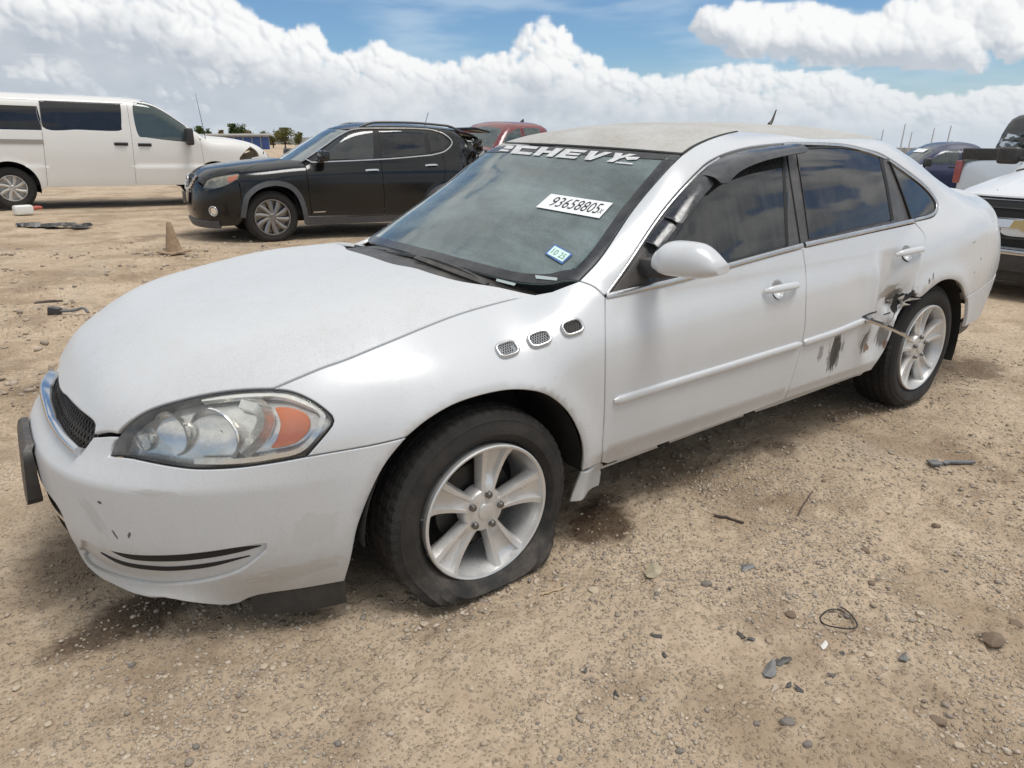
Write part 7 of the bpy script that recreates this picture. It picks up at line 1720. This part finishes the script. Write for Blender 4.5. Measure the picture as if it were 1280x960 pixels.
# white utility vehicle nosing in behind the sedan
WBd = truck_body(h=1.80, wid=1.0, hood=1.12, nose=1.0, cab=3.6, tail=3.95, cowl=.62, rake=.85, k=.12, hcp=([-1.1, -.94, -.8, -.55, -.1, .35, .6, 3.6, 4.], [.80, .93, .985, 1.05, 1.13, 1.19, 1.21, 1.22, 1.2]))
def white_extra(root, b):
    mirrors(root, 1.05, .95, 1.30, MT['plastic'])
    FD = Dir((1, 0, 0), (0, -1, 0), (0, 0, 1))
    g = empty('grille', parent=root)
    panel('upper_opening', b.F, FD, np.array([(-.62, .76), (.62, .76), (.66, .91), (-.66, .91)]), MT['gap'], g, h=.05, off=.006, gap=0); panel('lower_opening', b.F, FD, np.array([(-.60, .50), (.60, .50), (.62, .66), (-.62, .66)]), MT['gap'], g, h=.05, off=.006, gap=0)
    def bar(nm, z, w, hh, mat, off=.012):
        Q = trace(b.F, np.array([[-3, y, z] for y in np.linspace(-w, w, 24)]), np.tile([1., 0, 0], (24, 1))); nn = grad(b.F, Q); sweep(nm, Q+nn*off, mat, g, r=1, prof=[(-hh, -.02), (hh, -.02), (hh*.8, .016), (-hh*.8, .016)], up=nn)
    bar('grille_bar', .71, .68, .045, MT['chrome']); bar('grille_edge', .925, .66, .012, MT['chrome']); bar('grille_slat', .84, .62, .008, MT['plastic'], .008); bar('grille_slat', .58, .60, .008, MT['plastic'], .008)
    Q = trace(b.F, np.array([[-3., 0, .71]]), np.array([[1., 0, 0]]))[0]
    bt = [(-.16, -.035), (-.06, -.035), (-.06, -.055), (.06, -.055), (.06, -.035), (.13, -.035), (.16, .035), (.06, .035), (.06, .055), (-.06, .055), (-.06, .035), (-.13, .035)]
    V = [(Q[0]-.038, -a, Q[2]+c_) for a, c_ in bt]+[(Q[0]-.020, -a, Q[2]+c_) for a, c_ in bt]; n = len(bt); add_mesh('badge', V, [tuple(range(n)), tuple(range(2*n-1, n-1, -1))]+[(i, n+i, n+(i+1) % n, (i+1) % n) for i in range(n)], simple('gold_badge', (.55, .46, .24), .3, .8), root, False)
    for s in (-1, 1):
        q = trace(b.F, np.array([[-3., s*.80, .90]]), np.array([[1., 0, 0]]))[0]; box_obj('headlight', (q[0]+.05, s*.80, .74), (.16, .24, .2), MT['reflector'], root, bevel=.04, seg=3)
    bp = empty('front_bumper', parent=root); box_obj('face', (-1.0, 0, .38), (.16, 1.9, .20), MT['plastic'], bp, bevel=.04, seg=3); box_obj('chrome_strip', (-1.06, .35, .465), (.06, .9, .045), MT['chrome'], bp, bevel=.012); box_obj('valance', (-.92, 0, .26), (.12, 1.7, .14), MT['plastic'], bp, bevel=.02)
    seam(root, b, [(.95, 1.22), (.92, .8), (.95, .42)])
    for s in (-1, 1): Q = trace(b.L, np.array([[x, s*.42, 4.] for x in np.linspace(-.75, .6, 24)]), np.tile([0, 0, -1.], (24, 1))); sweep('hood_ridge', Q-[0, 0, .004], wht, root, r=.012, n=8, up=(0, 0, 1))
    # wiper-side cowl
    Q = trace(b.F, np.array([[.50, y, 4.] for y in np.linspace(-.75, .75, 20)]), np.tile([0, 0, -1.], (20, 1))); sweep('cowl', Q+[0, 0, .002], MT['plastic'], root, r=.02, n=6)
skin_car('utility_vehicle', 'white utility vehicle with a broad dark grille parked behind the sedan tail', 'car', WBd, wht, R(WHITE_PHI), on_ground(*WHITE_POS), (-1.1, 3.97), [[(1.0, 1.30), (1.45, 1.66), (1.90, 1.66), (1.92, 1.30)], [(2.04, 1.30), (2.04, 1.66), (2.8, 1.66), (2.85, 1.30)], [(2.97, 1.30), (2.97, 1.64), (3.35, 1.6), (3.4, 1.30)]],
         [(.50, 0), (.54, -.5), (.68, -.76), (1.34, -.62), (1.40, 0)], None, ((0., 2.86), .92, .38), white_extra, (.35, .62, .68), ((1.85, 1.10),))

# pale pickup seen from its tail, further off at the right
PBd = truck_body(h=2.12, wid=.95, hood=1.15, cab=2.95, tail=4.25, cowl=.72, rake=.70, bed=1.26)
def pale_extra(root, b):
    for s in (-1, 1): box_obj('tail_light', (4.17, s*.86, 1.02), (.10, .12, .40), MT['redlens'], root, bevel=.02)
    box_obj('tonneau_cover', (3.65, 0, 1.34), (1.1, 1.7, .20), MT['plastic'], root, bevel=.03); shell('cab', lambda q: smax(b.G(q)-.006, 1.36-q[..., 2], .01), .4, 3.1, 1.6, gry, root, nx=40, na=48)
    rwp = np.array([(-.62, 1.45), (-.50, 1.84), (.50, 1.84), (.62, 1.45)]); BD = Dir((-1, 0, 0), (0, 1, 0), (0, 0, 1)); panel('rear_window', lambda q: b.G(q)-.07, BD, rwp, glass_mat('pale_truck_glass', (.4, .5, .5), .5, .03, .3, (.38, .44, .44)), root, h=.06, gap=0); box_obj('rear_bumper', (4.25, 0, .55), (.12, 1.7, .18), MT['chrome'], root, bevel=.02)
skin_car('pale_pickup', 'pale pickup with a dark cab and red tail lamp beyond the white utility vehicle', 'truck', PBd, paint2('pale_paint', (.60, .66, .72), .3, .15, (.45, .45, .45)), R(PALE_PHI), on_ground(*PALE_POS), (-1.05, 4.30), [[(.98, 1.42), (1.32, 1.80), (1.8, 1.82), (1.8, 1.42)], [(1.92, 1.42), (1.92, 1.82), (2.5, 1.80), (2.62, 1.42)]], [(.54, 0), (.58, -.45), (.70, -.66), (1.27, -.52), (1.31, 0)], None, ((0., 3.0), .86, .36), pale_extra, woff=.026)

# ------------------------------------------------------------------ small things in the yard
def cone():
    q = px_plane([(220, 329)], 2, .03)[0]; z = float(gz(q[0], q[1])[0])
    m = simple('faded_cone', (.30, .205, .125), .85, var=.25, vscale=14, bump=.2, bscale=60, dust=.4)
    c = empty('traffic_cone', (q[0], q[1], z+.036), (R(2), R(-3), .4), 'faded dirt-coloured traffic cone standing alone in the yard', 'cone')
    lathe('body', [(.001, .375), (.022, .372), (.030, .35), (.060, .20), (.095, .035), (.100, .02)], m, c, n=28, axis='z'); box_obj('base', (0, 0, .012), (.29, .29, .024), m, c, bevel=.008)
cone()
def jug():
    q = px_plane([(24, 264)], 2, .30)[0]; z = float(gz(q[0], q[1])[0]); pl = simple('milky_plastic', (.70, .70, .66), .4)
    j = empty('plastic_jug', (q[0]+.05, q[1]-.5, z), (0, 0, .2), 'milky white plastic jug lying by the van wheel', 'jug'); box_obj('body', (0, 0, .085), (.30, .20, .17), pl, j, bevel=.05, seg=3)
    sweep('neck', [(.15, 0, .10), (.25, .01, .11), (.30, .02, .10)], simple('red_cap', (.42, .10, .07), .5), j, r=[.045, .035, .03], n=10)
jug()

# ------------------------------------------------------------------ far edge of the yard
def leaf_tree(px, top_px, dist, col, label, wpx, seed):
    r = np.random.default_rng(seed); d = px_dir([px])[0]; d = d/np.hypot(d[0], d[1]); x, y = CAM_POS[0]+d[0]*dist, CAM_POS[1]+d[1]*dist; z = float(ground_h(x, y))
    dt = px_dir([(px[0], top_px)])[0]; h = CAM_POS[2]+dt[2]/np.hypot(dt[0], dt[1])*dist-z; w = wpx*dist/CAM_F*.5
    t = empty('tree', (x, y, z), label=label, cat='tree', group=None)
    sweep('trunk', [(0, 0, -.3), (.1, 0, h*.3), (-.1, .1, h*.65)], simple('bark', (.09, .07, .055), .9), t, r=[.30, .22, .1], n=8)
    n = 1500; cl = r.normal(0, 1, (16, 3))*[w*.42, w*.42, h*.17]+[0, 0, h*.62]; k = r.integers(0, 16, n); c = cl[k]+r.normal(0, 1, (n, 3))*[w*.20, w*.20, h*.085]; c[:, 2] = np.clip(c[:, 2], h*.22, h)
    s = r.uniform(.3, .6, n)*h/9; a = r.normal(0, 1, (n, 3)); a /= np.linalg.norm(a, axis=1, keepdims=True); b = np.cross(a, r.normal(0, 1, (n, 3))); b /= np.linalg.norm(b, axis=1, keepdims=True)
    V = np.stack([c-a*s[:, None], c+b*s[:, None]*.6, c+a*s[:, None], c-b*s[:, None]*.6], 1).reshape(-1, 3); add_mesh('crown', V, [(4*i, 4*i+1, 4*i+2, 4*i+3) for i in range(n)], leafm(col), t, False)
def leafm(col):
    m, N, out = mat_new('foliage'); g = N.n('ShaderNodeNewGeometry'); c = N.mixc(g.outputs['Random Per Island'], tuple(v*.6 for v in col), tuple(min(1, v*1.4) for v in col))
    df = N.n('ShaderNodeBsdfDiffuse', {'Color': c}); tr = N.n('ShaderNodeBsdfTranslucent', {'Color': c}); N.t.links.new(N.n('ShaderNodeMixShader', {0: .25, 1: df, 2: tr}).outputs[0], out.inputs[0]); return m
GRN = (.075, .105, .035); OLV = (.16, .155, .06); BRN = (.22, .165, .085)
leaf_tree((253, 178), 158, 130, GRN, 'dark round tree peeping over the van hood', 13, 3); leaf_tree((294, 178), 155, 140, GRN, 'tall round green tree behind the long blue building', 17, 4); leaf_tree((313, 178), 160, 150, BRN, 'brownish tree beside the tall green one', 16, 5)
leaf_tree((278, 178), 163, 160, BRN, 'small brown tree behind the blue building roof', 9, 9); leaf_tree((331, 178), 164, 150, OLV, 'low olive tree above the end of the blue building', 14, 10)
leaf_tree((356, 180), 160, 120, OLV, 'broad yellow-green tree beyond the end of the blue building', 27, 6); leaf_tree((341, 180), 167, 125, OLV, 'small olive bush next to the broad yellow-green tree', 11, 7); leaf_tree((374, 180), 166, 125, OLV, 'thin yellowish tree beside the crossover windshield', 9, 8)
def far_pt(px, dist, zoff=0.):
    d = px_dir([px])[0]; d = d/np.hypot(d[0], d[1]); x, y = CAM_POS[0]+d[0]*dist, CAM_POS[1]+d[1]*dist; return np.array([x, y, float(ground_h(x, y))+zoff])
def far_h(px, dist): d = px_dir([px])[0]; return CAM_POS[2]+d[2]/np.hypot(d[0], d[1])*dist
def building():
    D = 105.; a = far_pt((258, 178), D); b = far_pt((337, 178), D*1.02); zt = far_h((300, 167), D); zb = float(min(a[2], b[2]))-.3; ln = np.linalg.norm((b-a)[:2]); ang = math.atan2(b[1]-a[1], b[0]-a[0]); h = zt-zb
    root = empty('storage_building', (a[0], a[1], zb), (0, 0, ang), 'long low building with blue doors and a pale roof beyond the van', 'building')
    box_obj('wall', (ln/2, 3, h*.45), (ln, 6, h*.9), simple('pale_wall', (.40, .41, .42), .7), root, bevel=.02); box_obj('roof', (ln/2, 2.6, h*.95), (ln+.6, 7.2, h*.1), simple('tin_roof', (.50, .50, .49), .5), root, bevel=.02)
    bd = simple('blue_door', (.05, .10, .30), .5); n = 7
    for i in range(n): box_obj('roller_door', ((i+.5)*ln/n, -.02, h*.42), (ln/n*.86, .08, h*.78), bd, root, bevel=.01)
building()
def fence():
    """long pale panel fence along the far edge of the yard"""
    m = simple('fence_grey', (.36, .37, .37), .8, var=.15, vscale=.4); pm = simple('fence_post', (.30, .30, .30), .8)
    for (p0, p1, D0, D1, hh, lab) in (((336, 180), (400, 181), 190, 180, 1.8, 'pale grey boundary fence beyond the crossover windshield'), ((1090, 188), (1330, 192), 190, 170, 1.9, 'pale grey boundary fence beyond the navy pickup')):
        a, b = far_pt(p0, D0), far_pt(p1, D1); v = b-a; ln = np.linalg.norm(v[:2]); ang = math.atan2(v[1], v[0]); f = empty('fence', tuple(a), (0, 0, ang), lab, 'fence'); n = int(ln/2.6); sl = v[2]/ln
        pr = bpr = None
        for i in range(n+1):
            x = i*ln/n
            if pr is None: pr = box_obj('post', (0, 0, hh/2), (.10, .10, hh+.2), pm, f, bevel=.01); o = pr
            else: o = pr.copy(); COL.objects.link(o)
            o.location = (x, 0, sl*x)
            if i < n:
                if bpr is None: bpr = box_obj('panel', (ln/n/2, 0, hh/2), (ln/n-.04, .05, hh-.15), m, f, bevel=.004); o = bpr
                else: o = bpr.copy(); COL.objects.link(o)
                o.location = (x, .0, sl*x)
fence()
pol = simple('pole_grey', (.42, .44, .46), .6)
for i, (px, ty, D) in enumerate(((1099, 162, 110), (1125, 155, 105), (1135, 165, 120), (1162, 160, 115), (1182, 157, 105), (1186, 176, 90), (1194, 177, 90))):
    a = far_pt((px, 190), D); zt = far_h((px, ty), D); o = sweep('light_pole', [(0, 0, 0), (0, 0, (zt-a[2])*.5), (.25, 0, zt-a[2])], pol, None, r=[.10, .085, .06], n=6, up=(0, 1, 0)); o.location = tuple(a); tag(o, 'thin grey pole standing far off beyond the yard', 'pole', 'thin poles on the skyline')
